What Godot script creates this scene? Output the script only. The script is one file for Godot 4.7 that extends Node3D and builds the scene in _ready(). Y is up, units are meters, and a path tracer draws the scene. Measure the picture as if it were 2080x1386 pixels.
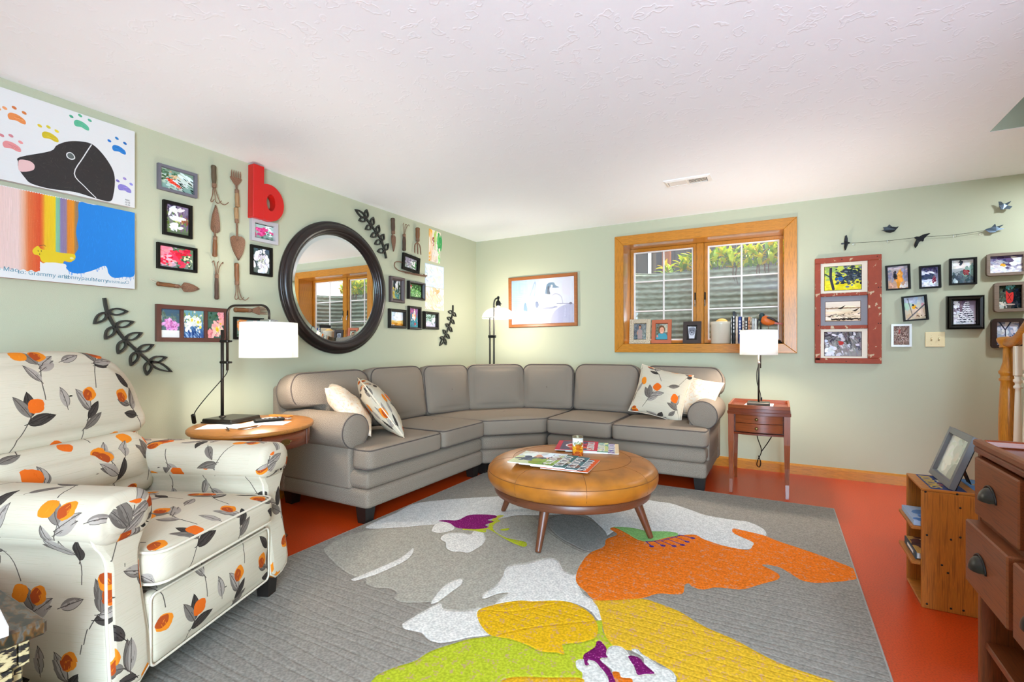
extends Node3D
# A basement sitting room: corner sofa, patterned recliner, round leather ottoman on a flowered rug, walls of pictures, a window on a corrugated well.
# Room axes: x along the back wall (to the right), z along the left wall (towards the viewer), y up, origin in the far corner on the floor.

const H := 2.44
var names := {}
var M := {}
var rng := RandomNumberGenerator.new()
var atlas: Image
var atlas_tex: ImageTexture
var atlas_n := 0
const CELL := 200
const AW := 2000
const AH := 1200

# ---------------------------------------------------------------- mesh builder
class MB:
	var st := SurfaceTool.new()
	var smooth := false
	func _init(s := false) -> void:
		st.begin(Mesh.PRIMITIVE_TRIANGLES)
		smooth = s
	func tri(a: Vector3, b: Vector3, c: Vector3, ua := Vector2.ZERO, ub := Vector2.ZERO, uc := Vector2.ZERO) -> void:   # counter-clockwise seen from outside
		st.set_smooth_group(0 if smooth else -1)
		st.set_uv(ua); st.add_vertex(a)
		st.set_smooth_group(0 if smooth else -1)
		st.set_uv(uc); st.add_vertex(c)
		st.set_smooth_group(0 if smooth else -1)
		st.set_uv(ub); st.add_vertex(b)
	func quad(a: Vector3, b: Vector3, c: Vector3, d: Vector3, ua := Vector2(0, 1), ub := Vector2(1, 1), uc := Vector2(1, 0), ud := Vector2(0, 0)) -> void:
		tri(a, b, c, ua, ub, uc)
		tri(a, c, d, ua, uc, ud)
	func face(p: Array, center: Vector3) -> void:   # a convex face, turned away from center
		var m := Vector3.ZERO
		for q in p: m += q
		m /= p.size()
		var n: Vector3 = (p[1] - p[0]).cross(p[2] - p[0])
		if n.dot(m - center) < 0: p.reverse()
		for i in range(1, p.size() - 1): tri(p[0], p[i], p[i + 1])
	func box(c: Vector3, s: Vector3, b := 0.0, t := Transform3D.IDENTITY) -> MB:
		var h := s / 2
		b = minf(b, minf(h.x, minf(h.y, h.z)) * 0.9)
		var o: Vector3 = t * c
		if b <= 0.0:
			for ax in 3:
				for sg in [-1, 1]:
					var pts := []
					for k in [[-1, -1], [1, -1], [1, 1], [-1, 1]]:
						var v := Vector3.ZERO
						v[ax] = sg * h[ax]; v[(ax + 1) % 3] = k[0] * h[(ax + 1) % 3]; v[(ax + 2) % 3] = k[1] * h[(ax + 2) % 3]
						pts.append(t * (c + v))
					face(pts, o)
			return self
		for ax in 3:
			var u := (ax + 1) % 3
			var w := (ax + 2) % 3
			for sg in [-1, 1]:
				var pts := []
				for k in [[-1, -1], [1, -1], [1, 1], [-1, 1]]:
					var v := Vector3.ZERO
					v[ax] = sg * h[ax]; v[u] = k[0] * (h[u] - b); v[w] = k[1] * (h[w] - b)
					pts.append(t * (c + v))
				face(pts, o)
			for su in [-1, 1]:
				for sw in [-1, 1]:
					var pts := []
					for k in [[-1, 0], [1, 0], [1, 1], [-1, 1]]:
						var v := Vector3.ZERO
						v[ax] = k[0] * (h[ax] - b)
						v[u] = su * (h[u] - (b if k[1] else 0.0)); v[w] = sw * (h[w] - (0.0 if k[1] else b))
						pts.append(t * (c + v))
					face(pts, o)
		for sx in [-1, 1]:
			for sy in [-1, 1]:
				for sz in [-1, 1]:
					face([t * (c + Vector3(sx * h.x, sy * (h.y - b), sz * (h.z - b))), t * (c + Vector3(sx * (h.x - b), sy * h.y, sz * (h.z - b))), t * (c + Vector3(sx * (h.x - b), sy * (h.y - b), sz * h.z))], o)
		return self
	func tube(pts: Array, r, sides := 8, closed := false, caps := true, flat := 1.0) -> MB:
		var n := pts.size()
		var rings := []
		var last := Vector3.ZERO
		for i in n:
			var d: Vector3
			if closed: d = pts[(i + 1) % n] - pts[(i - 1 + n) % n]
			else: d = pts[mini(i + 1, n - 1)] - pts[maxi(i - 1, 0)]
			d = d.normalized()
			var a := last
			if i == 0: a = d.cross(Vector3(0.31, 0.87, 0.22)).normalized()
			a = (a - d * a.dot(d)).normalized()
			last = a
			var bb := d.cross(a)
			var rad: float = r[i] if r is Array else r
			var ring := []
			for k in sides:
				var w := TAU * k / sides
				ring.append(pts[i] + (a * cos(w) + bb * sin(w) * flat) * rad)
			rings.append(ring)
		for i in (n if closed else n - 1):
			var p: Array = rings[i]
			var q: Array = rings[(i + 1) % n]
			for k in sides:
				var k2 := (k + 1) % sides
				quad(p[k], p[k2], q[k2], q[k])
		if caps and not closed:
			for k in range(1, sides - 1):
				tri(rings[0][0], rings[0][k + 1], rings[0][k])
				tri(rings[n - 1][0], rings[n - 1][k], rings[n - 1][k + 1])
		return self
	func lathe(prof: Array, sides := 24, t := Transform3D.IDENTITY, sx := 1.0, sz := 1.0) -> MB:   # [radius, height] pairs, the outside going up
		for i in prof.size() - 1:
			for k in sides:
				var w := TAU * k / sides
				var w2 := TAU * (k + 1) / sides
				var p := func(j, ang): return t * Vector3(prof[j][0] * cos(ang) * sx, prof[j][1], prof[j][0] * sin(ang) * sz)
				quad(p.call(i, w), p.call(i + 1, w), p.call(i + 1, w2), p.call(i, w2), Vector2(k / float(sides), 1.0 - i / float(prof.size() - 1)), Vector2(k / float(sides), 1.0 - (i + 1) / float(prof.size() - 1)), Vector2((k + 1) / float(sides), 1.0 - (i + 1) / float(prof.size() - 1)), Vector2((k + 1) / float(sides), 1.0 - i / float(prof.size() - 1)))
		return self
	func extrude(poly: PackedVector2Array, z0: float, z1: float, t := Transform3D.IDENTITY, bevel := 0.0) -> MB:
		if area(poly) < 0: poly.reverse()
		var n := poly.size()
		var top := inset(poly, bevel) if bevel > 0 else poly
		var idx := Geometry2D.triangulate_polygon(poly)
		for i in range(0, idx.size(), 3):
			var a := top[idx[i]]; var b := top[idx[i + 1]]; var c := top[idx[i + 2]]
			if (b - a).cross(c - a) < 0:
				var s := b; b = c; c = s
			tri(t * Vector3(a.x, a.y, z1), t * Vector3(b.x, b.y, z1), t * Vector3(c.x, c.y, z1))
			a = poly[idx[i]]; b = poly[idx[i + 1]]; c = poly[idx[i + 2]]
			if (b - a).cross(c - a) < 0:
				var s2 := b; b = c; c = s2
			tri(t * Vector3(a.x, a.y, z0), t * Vector3(c.x, c.y, z0), t * Vector3(b.x, b.y, z0))
		for i in n:
			var p := poly[i]; var q := poly[(i + 1) % n]
			quad(t * Vector3(p.x, p.y, z0), t * Vector3(q.x, q.y, z0), t * Vector3(q.x, q.y, z1 - bevel), t * Vector3(p.x, p.y, z1 - bevel))
			if bevel > 0:
				var p2 := top[i]; var q2 := top[(i + 1) % n]
				quad(t * Vector3(p.x, p.y, z1 - bevel), t * Vector3(q.x, q.y, z1 - bevel), t * Vector3(q2.x, q2.y, z1), t * Vector3(p2.x, p2.y, z1))
		return self
	func ring(outer: PackedVector2Array, inner: PackedVector2Array, z0: float, z1: float, t := Transform3D.IDENTITY) -> MB:   # both counter-clockwise, same count
		var n := outer.size()
		for i in n:
			var j := (i + 1) % n
			var a := outer[i]; var b := outer[j]; var c := inner[j]; var d := inner[i]
			quad(t * Vector3(a.x, a.y, z1), t * Vector3(b.x, b.y, z1), t * Vector3(c.x, c.y, z1), t * Vector3(d.x, d.y, z1))
			quad(t * Vector3(a.x, a.y, z0), t * Vector3(d.x, d.y, z0), t * Vector3(c.x, c.y, z0), t * Vector3(b.x, b.y, z0))
			quad(t * Vector3(a.x, a.y, z0), t * Vector3(b.x, b.y, z0), t * Vector3(b.x, b.y, z1), t * Vector3(a.x, a.y, z1))
			quad(t * Vector3(c.x, c.y, z0), t * Vector3(d.x, d.y, z0), t * Vector3(d.x, d.y, z1), t * Vector3(c.x, c.y, z1))
		return self
	func frame(w: float, h: float, prof: Array, t := Transform3D.IDENTITY) -> MB:   # mitred picture-frame ring; profile of [inset, height] from the outer back over the front to the inner back
		for i in prof.size() - 1:
			for k in 4:
				var c := [Vector2(-1, -1), Vector2(1, -1), Vector2(1, 1), Vector2(-1, 1)]
				var p := func(j, e): return t * Vector3(c[e].x * (w / 2 - prof[j][0]), c[e].y * (h / 2 - prof[j][0]), prof[j][1])
				quad(p.call(i, k), p.call(i, (k + 1) % 4), p.call(i + 1, (k + 1) % 4), p.call(i + 1, k))
		return self
	func pad(poly: PackedVector2Array, z0: float, z1: float, r: float, crown: float, t := Transform3D.IDENTITY, back_crown := 0.0, bend = null, wrap := 0.0) -> MB:   # upholstered cushion: outline in xy, thickness along z
		if area(poly) < 0: poly.reverse()
		poly = resample(poly, 0.05)
		var n := poly.size()
		var mid := Vector2.ZERO
		for p in poly: mid += p
		mid /= n
		var rings := []
		var uvs := []   # the cloth runs on from the face over the edges; with wrap it runs round the outline instead
		var nrm := inset(poly, -1.0)
		var per := [0.0]
		for i in n: per.append(per[i] + poly[i].distance_to(poly[(i + 1) % n]))
		var lay := func(q: PackedVector2Array, out: float):
			var u := []
			for i in n:
				var g: Vector2 = q[i] + (nrm[i] - poly[i]).limit_length(1.0) * out
				u.append(Vector2(g.x, -g.y))
			uvs.append(u)
		var put := func(q: PackedVector2Array, z: float, out := 0.0):
			var ring := []
			lay.call(q, out)
			for p in q:
				var v := Vector3(p.x, p.y, z)
				if bend != null: v = bend.call(v)
				ring.append(t * v)
			rings.append(ring)
		var lo := Vector2(1e9, 1e9); var hi := -lo
		for p in poly:
			lo = lo.min(p); hi = hi.max(p)
		var cen := (lo + hi) / 2
		var hs := (hi - lo) / 2
		var shrink := func(d: float) -> PackedVector2Array:   # towards the middle of its box, so that small corner radii never fold over
			var q := PackedVector2Array()
			for p in poly: q.append(cen + (p - cen) * (Vector2.ONE - Vector2(d, d) / hs))
			return q
		var ins: PackedVector2Array = shrink.call(r)
		var puff := func(k: float, base: float, amount: float):
			var ring := []
			var flat := PackedVector2Array()
			for p in ins: flat.append(mid + (p - mid) * k)
			lay.call(flat, 0.0)
			for p in ins:
				var q: Vector2 = mid + (p - mid) * k
				var e: Vector2 = (q - cen) / (hs - Vector2(r, r))
				var v := Vector3(q.x, q.y, base + amount * pow(maxf(0.0, 1.0 - e.x * e.x), 0.7) * pow(maxf(0.0, 1.0 - e.y * e.y), 0.7))
				if bend != null: v = bend.call(v)
				ring.append(t * v)
			rings.append(ring)
		for k in [0.02, 0.18, 0.34, 0.5, 0.64, 0.76, 0.86, 0.94]: puff.call(k, z0, -back_crown)
		for k in 6:
			var w := PI / 2 * k / 5.0
			put.call(shrink.call(r * (1 - sin(w))), z0 + r * (1 - cos(w)), r * (PI - w - sin(w)) + z1 - z0 - 2 * r)
		for k in 6:
			var w := PI / 2 * k / 5.0
			put.call(shrink.call(r * (1 - cos(w))), z1 - r * (1 - sin(w)), r * (PI / 2 - w - cos(w)))
		for k in [0.94, 0.86, 0.76, 0.64, 0.5, 0.34, 0.18, 0.02]: puff.call(k, z1, crown)
		for i in rings.size() - 1:
			for k in n:
				var k2 := (k + 1) % n
				if wrap != 0.0 and i >= 8 and i < 19:
					var za: float = rings[i][k].distance_to(rings[8][k])
					var zb: float = rings[i + 1][k].distance_to(rings[8][k])
					quad(rings[i][k], rings[i][k2], rings[i + 1][k2], rings[i + 1][k], Vector2(za, -wrap * per[k]), Vector2(za, -wrap * per[k + 1]), Vector2(zb, -wrap * per[k + 1]), Vector2(zb, -wrap * per[k]))
				else:
					quad(rings[i][k], rings[i][k2], rings[i + 1][k2], rings[i + 1][k], uvs[i][k], uvs[i][k2], uvs[i + 1][k2], uvs[i + 1][k])
		return self
	func bag(w: float, h: float, d: float, t := Transform3D.IDENTITY, n := 18) -> MB:   # a stuffed square pillow with drawn-out corners
		for sg in [1, -1]:
			for i in n:
				for j in n:
					var c := []
					for k in [[0, 0], [1, 0], [1, 1], [0, 1]]:
						var u: float = sin(((i + k[0]) * 2.0 / n - 1) * PI / 2)
						var v: float = sin(((j + k[1]) * 2.0 / n - 1) * PI / 2)
						var th := pow(maxf(0.0, (1 - u * u) * (1 - v * v)), 0.42) * d / 2
						th *= 1.0 + 0.06 * sin(u * 7 + v * 4) * (1 - absf(u)) + 0.05 * cos(v * 9 - u * 3)
						c.append(t * Vector3(w / 2 * u * (1 - 0.09 * (1 - v * v)), h / 2 * v * (1 - 0.09 * (1 - u * u)), sg * th))
					var f := func(q): return Vector2(((i + q[0]) * 2.0 / n - 1) * w / 2 + sg * 0.3, -((j + q[1]) * 2.0 / n - 1) * h / 2)
					if sg > 0: quad(c[0], c[1], c[2], c[3], f.call([0, 0]), f.call([1, 0]), f.call([1, 1]), f.call([0, 1]))
					else: quad(c[0], c[3], c[2], c[1], f.call([0, 0]), f.call([0, 1]), f.call([1, 1]), f.call([1, 0]))
		return self
	func done() -> ArrayMesh:
		st.generate_normals()
		st.index()
		return st.commit()
	static func area(p: PackedVector2Array) -> float:
		var a := 0.0
		for i in p.size(): a += p[i].cross(p[(i + 1) % p.size()])
		return a / 2
	static func inset(p: PackedVector2Array, d: float) -> PackedVector2Array:
		var n := p.size()
		var out := PackedVector2Array()
		for i in n:
			var e1 := (p[i] - p[(i - 1 + n) % n]).normalized()
			var e2 := (p[(i + 1) % n] - p[i]).normalized()
			var m := (Vector2(-e1.y, e1.x) + Vector2(-e2.y, e2.x)).normalized()
			var k := m.dot(Vector2(-e1.y, e1.x))
			out.append(p[i] + m * d / maxf(k, 0.45))
		return out
	static func resample(p: PackedVector2Array, step: float) -> PackedVector2Array:
		var out := PackedVector2Array()
		for i in p.size():
			var a := p[i]; var b := p[(i + 1) % p.size()]
			var k := maxi(1, int(ceil(a.distance_to(b) / step)))
			for j in k: out.append(a.lerp(b, j / float(k)))
		return out

func rounded(x0: float, y0: float, x1: float, y1: float, r, seg := 5) -> PackedVector2Array:   # rounded rectangle; r is one radius or four (bottom left, bottom right, top right, top left)
	var rr: Array = r if r is Array else [r, r, r, r]
	var out := PackedVector2Array()
	var c := [Vector2(x0 + rr[0], y0 + rr[0]), Vector2(x1 - rr[1], y0 + rr[1]), Vector2(x1 - rr[2], y1 - rr[2]), Vector2(x0 + rr[3], y1 - rr[3])]
	for k in 4:
		for j in seg + 1:
			var w := PI + PI / 2 * k + PI / 2 * j / seg
			out.append(c[k] + Vector2(cos(w), sin(w)) * rr[k])
	return out

func soften(p: PackedVector2Array, r: float, seg := 4) -> PackedVector2Array:   # rounds the corners of a polygon
	var out := PackedVector2Array()
	var n := p.size()
	for i in n:
		var a := p[(i - 1 + n) % n]; var b := p[i]; var c := p[(i + 1) % n]
		var d := minf(r, minf(a.distance_to(b), b.distance_to(c)) * 0.45)
		var s := b + (a - b).normalized() * d
		var e := b + (c - b).normalized() * d
		for k in seg + 1:
			var t := k / float(seg)
			out.append(s.lerp(b, t).lerp(b.lerp(e, t), t))
	return out

func spline(p: Array, per := 6, closed := false) -> Array:   # Catmull-Rom through Vector2 or Vector3 points
	var out := []
	var n := p.size()
	for i in (n if closed else n - 1):
		var a = p[(i - 1 + n) % n] if closed or i > 0 else p[0]
		var b = p[i]
		var c = p[(i + 1) % n]
		var d = p[(i + 2) % n] if closed or i < n - 2 else p[n - 1]
		for k in per:
			out.append(b.cubic_interpolate(c, a, d, k / float(per)))
	if not closed: out.append(p[n - 1])
	return out

func ellipse(cx: float, cy: float, rx: float, ry: float, n := 24, turn := 0.0) -> PackedVector2Array:
	var out := PackedVector2Array()
	for k in n: out.append(Vector2(cx, cy) + Vector2(rx * cos(TAU * k / n), ry * sin(TAU * k / n)).rotated(turn))
	return out

func at(x: float, y: float, z: float, ry := 0.0, rx := 0.0, rz := 0.0) -> Transform3D:
	return Transform3D(Basis.from_euler(Vector3(rx, ry, rz)), Vector3(x, y, z))

func loop3(poly: PackedVector2Array, z: float, t: Transform3D, bend = null) -> Array:
	var out := []
	for p in MB.resample(poly, 0.06):
		var v := Vector3(p.x, p.y, z)
		if bend != null: v = bend.call(v)
		out.append(t * v)
	return out

# ---------------------------------------------------------------- the scene tree
func numbered(n: String) -> String:
	if not names.has(n):
		names[n] = 0
		return n
	names[n] += 1
	return "%s_%03d" % [n, names[n]]

func tag(o: Node, label: String, category: String, group := "") -> void:
	o.set_meta("label", label); o.set_meta("category", category)
	if group: o.set_meta("group", group)

func thing(called: String, label: String, category: String, t := Transform3D.IDENTITY, group := "") -> Node3D:
	var o := Node3D.new()
	o.name = numbered(called); add_child(o, true)
	o.transform = t
	tag(o, label, category, group)
	return o

func part(called: String, mesh, m: Material, parent: Node, t := Transform3D.IDENTITY, label := "") -> MeshInstance3D:
	var o := MeshInstance3D.new()
	o.name = called
	o.mesh = mesh.done() if mesh is MB else mesh
	o.material_override = m
	o.transform = t
	parent.add_child(o, true)
	if label: o.set_meta("label", label)
	return o

func solo(called: String, label: String, category: String, mesh, m: Material, t := Transform3D.IDENTITY, group := "") -> MeshInstance3D:
	var o := part(numbered(called), mesh, m, self, t)
	tag(o, label, category, group)
	return o

func struct(called: String, mesh, m: Material, t := Transform3D.IDENTITY) -> MeshInstance3D:
	var o := part(called, mesh, m, self, t)
	o.set_meta("kind", "structure")
	return o

# ---------------------------------------------------------------- materials
func plain(col: Color, rough := 0.6, metal := 0.0) -> StandardMaterial3D:
	var m := StandardMaterial3D.new()
	m.albedo_color = col; m.roughness = rough; m.metallic = metal
	return m

func hex(s: String) -> Color:
	return Color.html(s)

func noise(freq: float, octaves := 3, kind := FastNoiseLite.TYPE_SIMPLEX_SMOOTH, sd := 1) -> FastNoiseLite:
	var n := FastNoiseLite.new()
	n.noise_type = kind; n.frequency = freq; n.fractal_octaves = octaves; n.seed = sd
	return n

func ntex(n: FastNoiseLite, stops: Array, size := 512) -> NoiseTexture2D:   # stops: [offset, colour] pairs
	var g := Gradient.new()
	var off := PackedFloat32Array(); var col := PackedColorArray()
	for s in stops:
		off.append(s[0]); col.append(s[1])
	g.offsets = off; g.colors = col
	var t := NoiseTexture2D.new()
	t.width = size; t.height = size; t.seamless = true; t.noise = n; t.color_ramp = g
	return t

func tri(m: StandardMaterial3D, scale: Vector3, world := false, sharp := 8.0) -> StandardMaterial3D:
	m.uv1_triplanar = true; m.uv1_scale = scale; m.uv1_world_triplanar = world; m.uv1_triplanar_sharpness = sharp
	return m

func wood(col: Color, axis: int, rough := 0.4, along := 0.9, across := 20.0) -> StandardMaterial3D:   # grain runs along that axis of the object
	var m := plain(col, rough)
	m.albedo_texture = M.grain
	var s := Vector3(across, across, across)
	s[axis] = along
	return tri(m, s)

func make_materials() -> void:
	var g := func(v): return Color(v, v, v)
	M.grain = ntex(noise(0.012, 4, FastNoiseLite.TYPE_SIMPLEX_SMOOTH, 5), [[0.0, g.call(0.72)], [0.35, g.call(0.88)], [0.5, g.call(1.0)], [0.62, g.call(0.9)], [1.0, g.call(1.0)]])
	M.mottle = ntex(noise(0.02, 4, FastNoiseLite.TYPE_SIMPLEX_SMOOTH, 7), [[0.0, g.call(0.8)], [1.0, g.call(1.0)]])
	M.fine = ntex(noise(0.22, 2, FastNoiseLite.TYPE_SIMPLEX, 9), [[0.0, g.call(0.0)], [1.0, g.call(1.0)]])
	M.wall = plain(hex("b8ba9f"), 0.75)
	M.wall.heightmap_enabled = true; M.wall.heightmap_texture = M.fine; M.wall.heightmap_scale = 0.05
	tri(M.wall, Vector3(2, 2, 2), true)
	M.ceiling = plain(hex("f6fafd"), 0.9)
	M.ceiling.heightmap_enabled = true; M.ceiling.heightmap_scale = 0.07
	M.ceiling.heightmap_texture = ntex(noise(0.016, 3, FastNoiseLite.TYPE_SIMPLEX_SMOOTH, 21), [[0.0, g.call(0.0)], [0.66, g.call(0.0)], [0.70, g.call(1.0)], [0.73, g.call(1.0)], [0.77, g.call(0.1)], [1.0, g.call(0.0)]])
	tri(M.ceiling, Vector3(1.1, 1.1, 1.1), true)
	M.floor = plain(hex("cc430d"), 0.34)
	M.floor.albedo_texture = ntex(noise(0.16, 3, FastNoiseLite.TYPE_SIMPLEX, 33), [[0.0, g.call(0.8)], [0.5, g.call(0.97)], [1.0, g.call(1.0)]])
	tri(M.floor, Vector3(1.2, 1.2, 1.2), true)
	M.oak = []; M.cherry = []; M.walnut = []; M.pine = []; M.antique = []; M.mahog = []
	for ax in 3:
		M.oak.append(wood(hex("cd8526"), ax, 0.3, 1.1, 24.0))
		M.cherry.append(wood(hex("97491f"), ax, 0.28))
		M.walnut.append(wood(hex("6d3d24"), ax, 0.35))
		M.pine.append(wood(hex("c0741f"), ax, 0.5, 0.8, 20.0))
		M.antique.append(wood(hex("8a4a22"), ax, 0.42, 1.0, 24.0))
		M.mahog.append(wood(hex("7a3417"), ax, 0.3))
	M.oak_top = wood(hex("bd7a34"), 2, 0.38, 0.9, 14.0)
	M.white = plain(hex("f2efe8"), 0.45)
	M.cream = plain(hex("efe3cd"), 0.4)
	M.vinyl = plain(hex("f4eee8"), 0.4)
	M.almond = plain(hex("e6d3a0"), 0.35)
	M.black = plain(hex("14120e"), 0.5)
	M.black.metallic_specular = 0.3
	M.black_soft = plain(hex("1a1815"), 0.6)
	M.black_soft.metallic_specular = 0.3
	M.iron = plain(hex("2b2a27"), 0.42, 0.6)
	M.bronze = plain(hex("35302a"), 0.34, 0.7)
	M.chrome = plain(hex("c9c9cc"), 0.15, 1.0)
	M.brass = plain(hex("8d7747"), 0.32, 0.9)
	M.paper = plain(hex("f4f3f0"), 0.8)
	M.cover_glass = plain(Color(1, 1, 1, 0.04), 0.02)
	M.cover_glass.transparency = BaseMaterial3D.TRANSPARENCY_ALPHA
	M.sofa = plain(Color.WHITE, 0.95)
	M.sofa.albedo_texture = ntex(noise(0.19, 2, FastNoiseLite.TYPE_SIMPLEX, 40), [[0.0, hex("40352c")], [0.36, hex("706355")], [0.5, hex("897a6b")], [0.66, hex("a59684")], [1.0, hex("d4c7b5")]])
	M.sofa.heightmap_enabled = true; M.sofa.heightmap_texture = M.fine; M.sofa.heightmap_scale = 0.06
	M.sofa.metallic_specular = 0.25
	tri(M.sofa, Vector3(2.6, 2.6, 2.6))
	M.piping = plain(hex("5b5049"), 0.95)
	M.sofa_leg = plain(hex("1d1713"), 0.4)
	M.leather = plain(hex("b66f20"), 0.36)
	M.leather.albedo_texture = ntex(noise(0.009, 4, FastNoiseLite.TYPE_SIMPLEX_SMOOTH, 51), [[0.0, g.call(0.78)], [0.5, g.call(0.93)], [1.0, g.call(1.0)]])
	M.leather.heightmap_enabled = true; M.leather.heightmap_texture = M.mottle; M.leather.heightmap_scale = 0.15
	tri(M.leather, Vector3(1.3, 1.3, 1.3))
	M.peach = plain(hex("ecd2b0"), 0.9)
	M.peach.albedo_texture = ntex(noise(0.03, 3, FastNoiseLite.TYPE_SIMPLEX_SMOOTH, 55), [[0.0, hex("e9b884")], [0.4, hex("f5e0c4")], [1.0, hex("f6ead8")]])
	M.peach.albedo_color = Color.WHITE
	tri(M.peach, Vector3(2, 2, 2))
	M.rust = plain(hex("8a5a3c"), 0.75)
	M.rust.albedo_texture = ntex(noise(0.05, 4, FastNoiseLite.TYPE_SIMPLEX_SMOOTH, 61), [[0.0, hex("553a2a")], [0.5, hex("805a42")], [1.0, hex("a08368")]])
	M.rust.albedo_color = Color.WHITE
	tri(M.rust, Vector3(6, 6, 6))
	M.galv = plain(hex("b3b7a4"), 0.45, 0.15)
	M.galv.vertex_color_use_as_albedo = true
	M.galv.albedo_texture = ntex(noise(0.02, 4, FastNoiseLite.TYPE_SIMPLEX_SMOOTH, 71), [[0.0, hex("8f947a")], [0.4, hex("b3b8ab")], [0.6, hex("c6ccc2")], [1.0, hex("e0e4de")]])
	tri(M.galv, Vector3(0.9, 2.2, 0.9))
	M.shade = plain(hex("f8f8f6"), 0.85)
	M.shade.backlight_enabled = true; M.shade.backlight = Color(0.9, 0.9, 0.89)
	M.shade.cull_mode = BaseMaterial3D.CULL_DISABLED

func bulb_mat(c: Color, e: float) -> StandardMaterial3D:
	var m := plain(Color.WHITE, 0.5)
	m.emission_enabled = true; m.emission = c; m.emission_energy_multiplier = e
	return m

# ---------------------------------------------------------------- painting prints
func fill(im: Image, poly, col: Color) -> void:   # scan-line fill
	var n: int = poly.size()
	var y0 := 1e9; var y1 := -1e9
	for p in poly:
		y0 = minf(y0, p.y); y1 = maxf(y1, p.y)
	var w := im.get_width()
	for y in range(maxi(0, int(y0)), mini(im.get_height() - 1, int(y1)) + 1):
		var xs := []
		var yy := y + 0.5
		for i in n:
			var a: Vector2 = poly[i]
			var b: Vector2 = poly[(i + 1) % n]
			if (a.y <= yy) != (b.y <= yy): xs.append(a.x + (yy - a.y) / (b.y - a.y) * (b.x - a.x))
		xs.sort()
		for k in range(0, xs.size() - 1, 2):
			var xa := maxi(0, int(round(xs[k]))); var xb := mini(w, int(round(xs[k + 1])))
			if xb > xa: im.fill_rect(Rect2i(xa, y, xb - xa, 1), col)

func stroke(im: Image, pts: Array, width: float, col: Color) -> void:
	for i in pts.size() - 1:
		var a: Vector2 = pts[i]; var b: Vector2 = pts[i + 1]
		var n := (b - a).orthogonal().normalized() * width / 2
		fill(im, [a + n, b + n, b - n, a - n], col)
		fill(im, ellipse(b.x, b.y, width / 2, width / 2, 8), col)

func ints(a: Array, s := Vector2.ONE, o := Vector2.ZERO) -> Array:   # flat list to points
	var out := []
	for i in range(0, a.size(), 2): out.append(Vector2(a[i], a[i + 1]) * s + o)
	return out

func jit(c: Color, k: float) -> Color:
	var d := rng.randf_range(-k, k)
	return Color(clampf(c.r + d + rng.randf_range(-k, k) * 0.4, 0, 1), clampf(c.g + d, 0, 1), clampf(c.b + d + rng.randf_range(-k, k) * 0.4, 0, 1))

func backdrop(im: Image, top: Color, bottom: Color, j := 0.02) -> void:
	for y in im.get_height():
		im.fill_rect(Rect2i(0, y, im.get_width(), 1), jit(top.lerp(bottom, y / float(im.get_height())), j))

func scatter(im: Image, s: Array) -> void:   # [colour, count, cx, cy, spread x, spread y, radius, stretch, turn], fractions of the picture
	var w := im.get_width(); var h := im.get_height()
	for k in int(s[1]):
		var x: float = (s[2] + rng.randfn() * s[4]) * w
		var y: float = (s[3] + rng.randfn() * s[5]) * h
		var r: float = s[6] * w * rng.randf_range(0.6, 1.35)
		var e: float = s[7] if s.size() > 7 else rng.randf_range(0.6, 1.6)
		var t: float = s[8] + rng.randf_range(-0.25, 0.25) if s.size() > 8 else rng.randf() * PI
		fill(im, ellipse(x, y, r * e, r / sqrt(e), 9, t), jit(hex(s[0]), 0.09))

func print_photo(top: String, bottom: String, marks: Array, extra = null) -> Rect2:   # paints one print into the atlas and returns where it is
	var im := Image.create(CELL, CELL, false, Image.FORMAT_RGB8)
	backdrop(im, hex(top), hex(bottom), 0.035)
	for s in marks: scatter(im, s)
	if extra != null: extra.call(im)
	var per := AW / CELL
	var p := Vector2i(atlas_n % per, atlas_n / per) * CELL
	atlas_n += 1
	atlas.blit_rect(im, Rect2i(0, 0, CELL, CELL), p)
	return Rect2((p.x + 1.5) / AW, (p.y + 1.5) / AH, (CELL - 3.0) / AW, (CELL - 3.0) / AH)

func tex_mat(im: Image, rough: float, coat := 0.0) -> StandardMaterial3D:
	var m := plain(Color.WHITE, rough)
	m.albedo_texture = ImageTexture.create_from_image(im)
	if coat > 0:
		m.clearcoat_enabled = true; m.clearcoat = coat; m.clearcoat_roughness = 0.05
	return m

func sheet(w: float, h: float, d: float, uv := Rect2(0, 0, 1, 1), t := Transform3D.IDENTITY) -> MB:   # thin board in xy whose front carries the print
	var b := MB.new()
	var x := w / 2; var y := h / 2
	var u0 := uv.position; var u1 := uv.end
	b.quad(t * Vector3(-x, -y, d), t * Vector3(x, -y, d), t * Vector3(x, y, d), t * Vector3(-x, y, d), Vector2(u0.x, u1.y), u1, Vector2(u1.x, u0.y), u0)
	var e := u0 + (u1 - u0) * 0.02
	for q in [[Vector3(-x, -y, 0), Vector3(x, -y, 0), Vector3(x, -y, d), Vector3(-x, -y, d)], [Vector3(x, -y, 0), Vector3(x, y, 0), Vector3(x, y, d), Vector3(x, -y, d)], [Vector3(x, y, 0), Vector3(-x, y, 0), Vector3(-x, y, d), Vector3(x, y, d)], [Vector3(-x, y, 0), Vector3(-x, -y, 0), Vector3(-x, -y, d), Vector3(-x, y, d)], [Vector3(-x, y, 0), Vector3(x, y, 0), Vector3(x, -y, 0), Vector3(-x, -y, 0)]]:
		b.quad(t * q[0], t * q[1], t * q[2], t * q[3], e, e, e, e)
	return b

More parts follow.
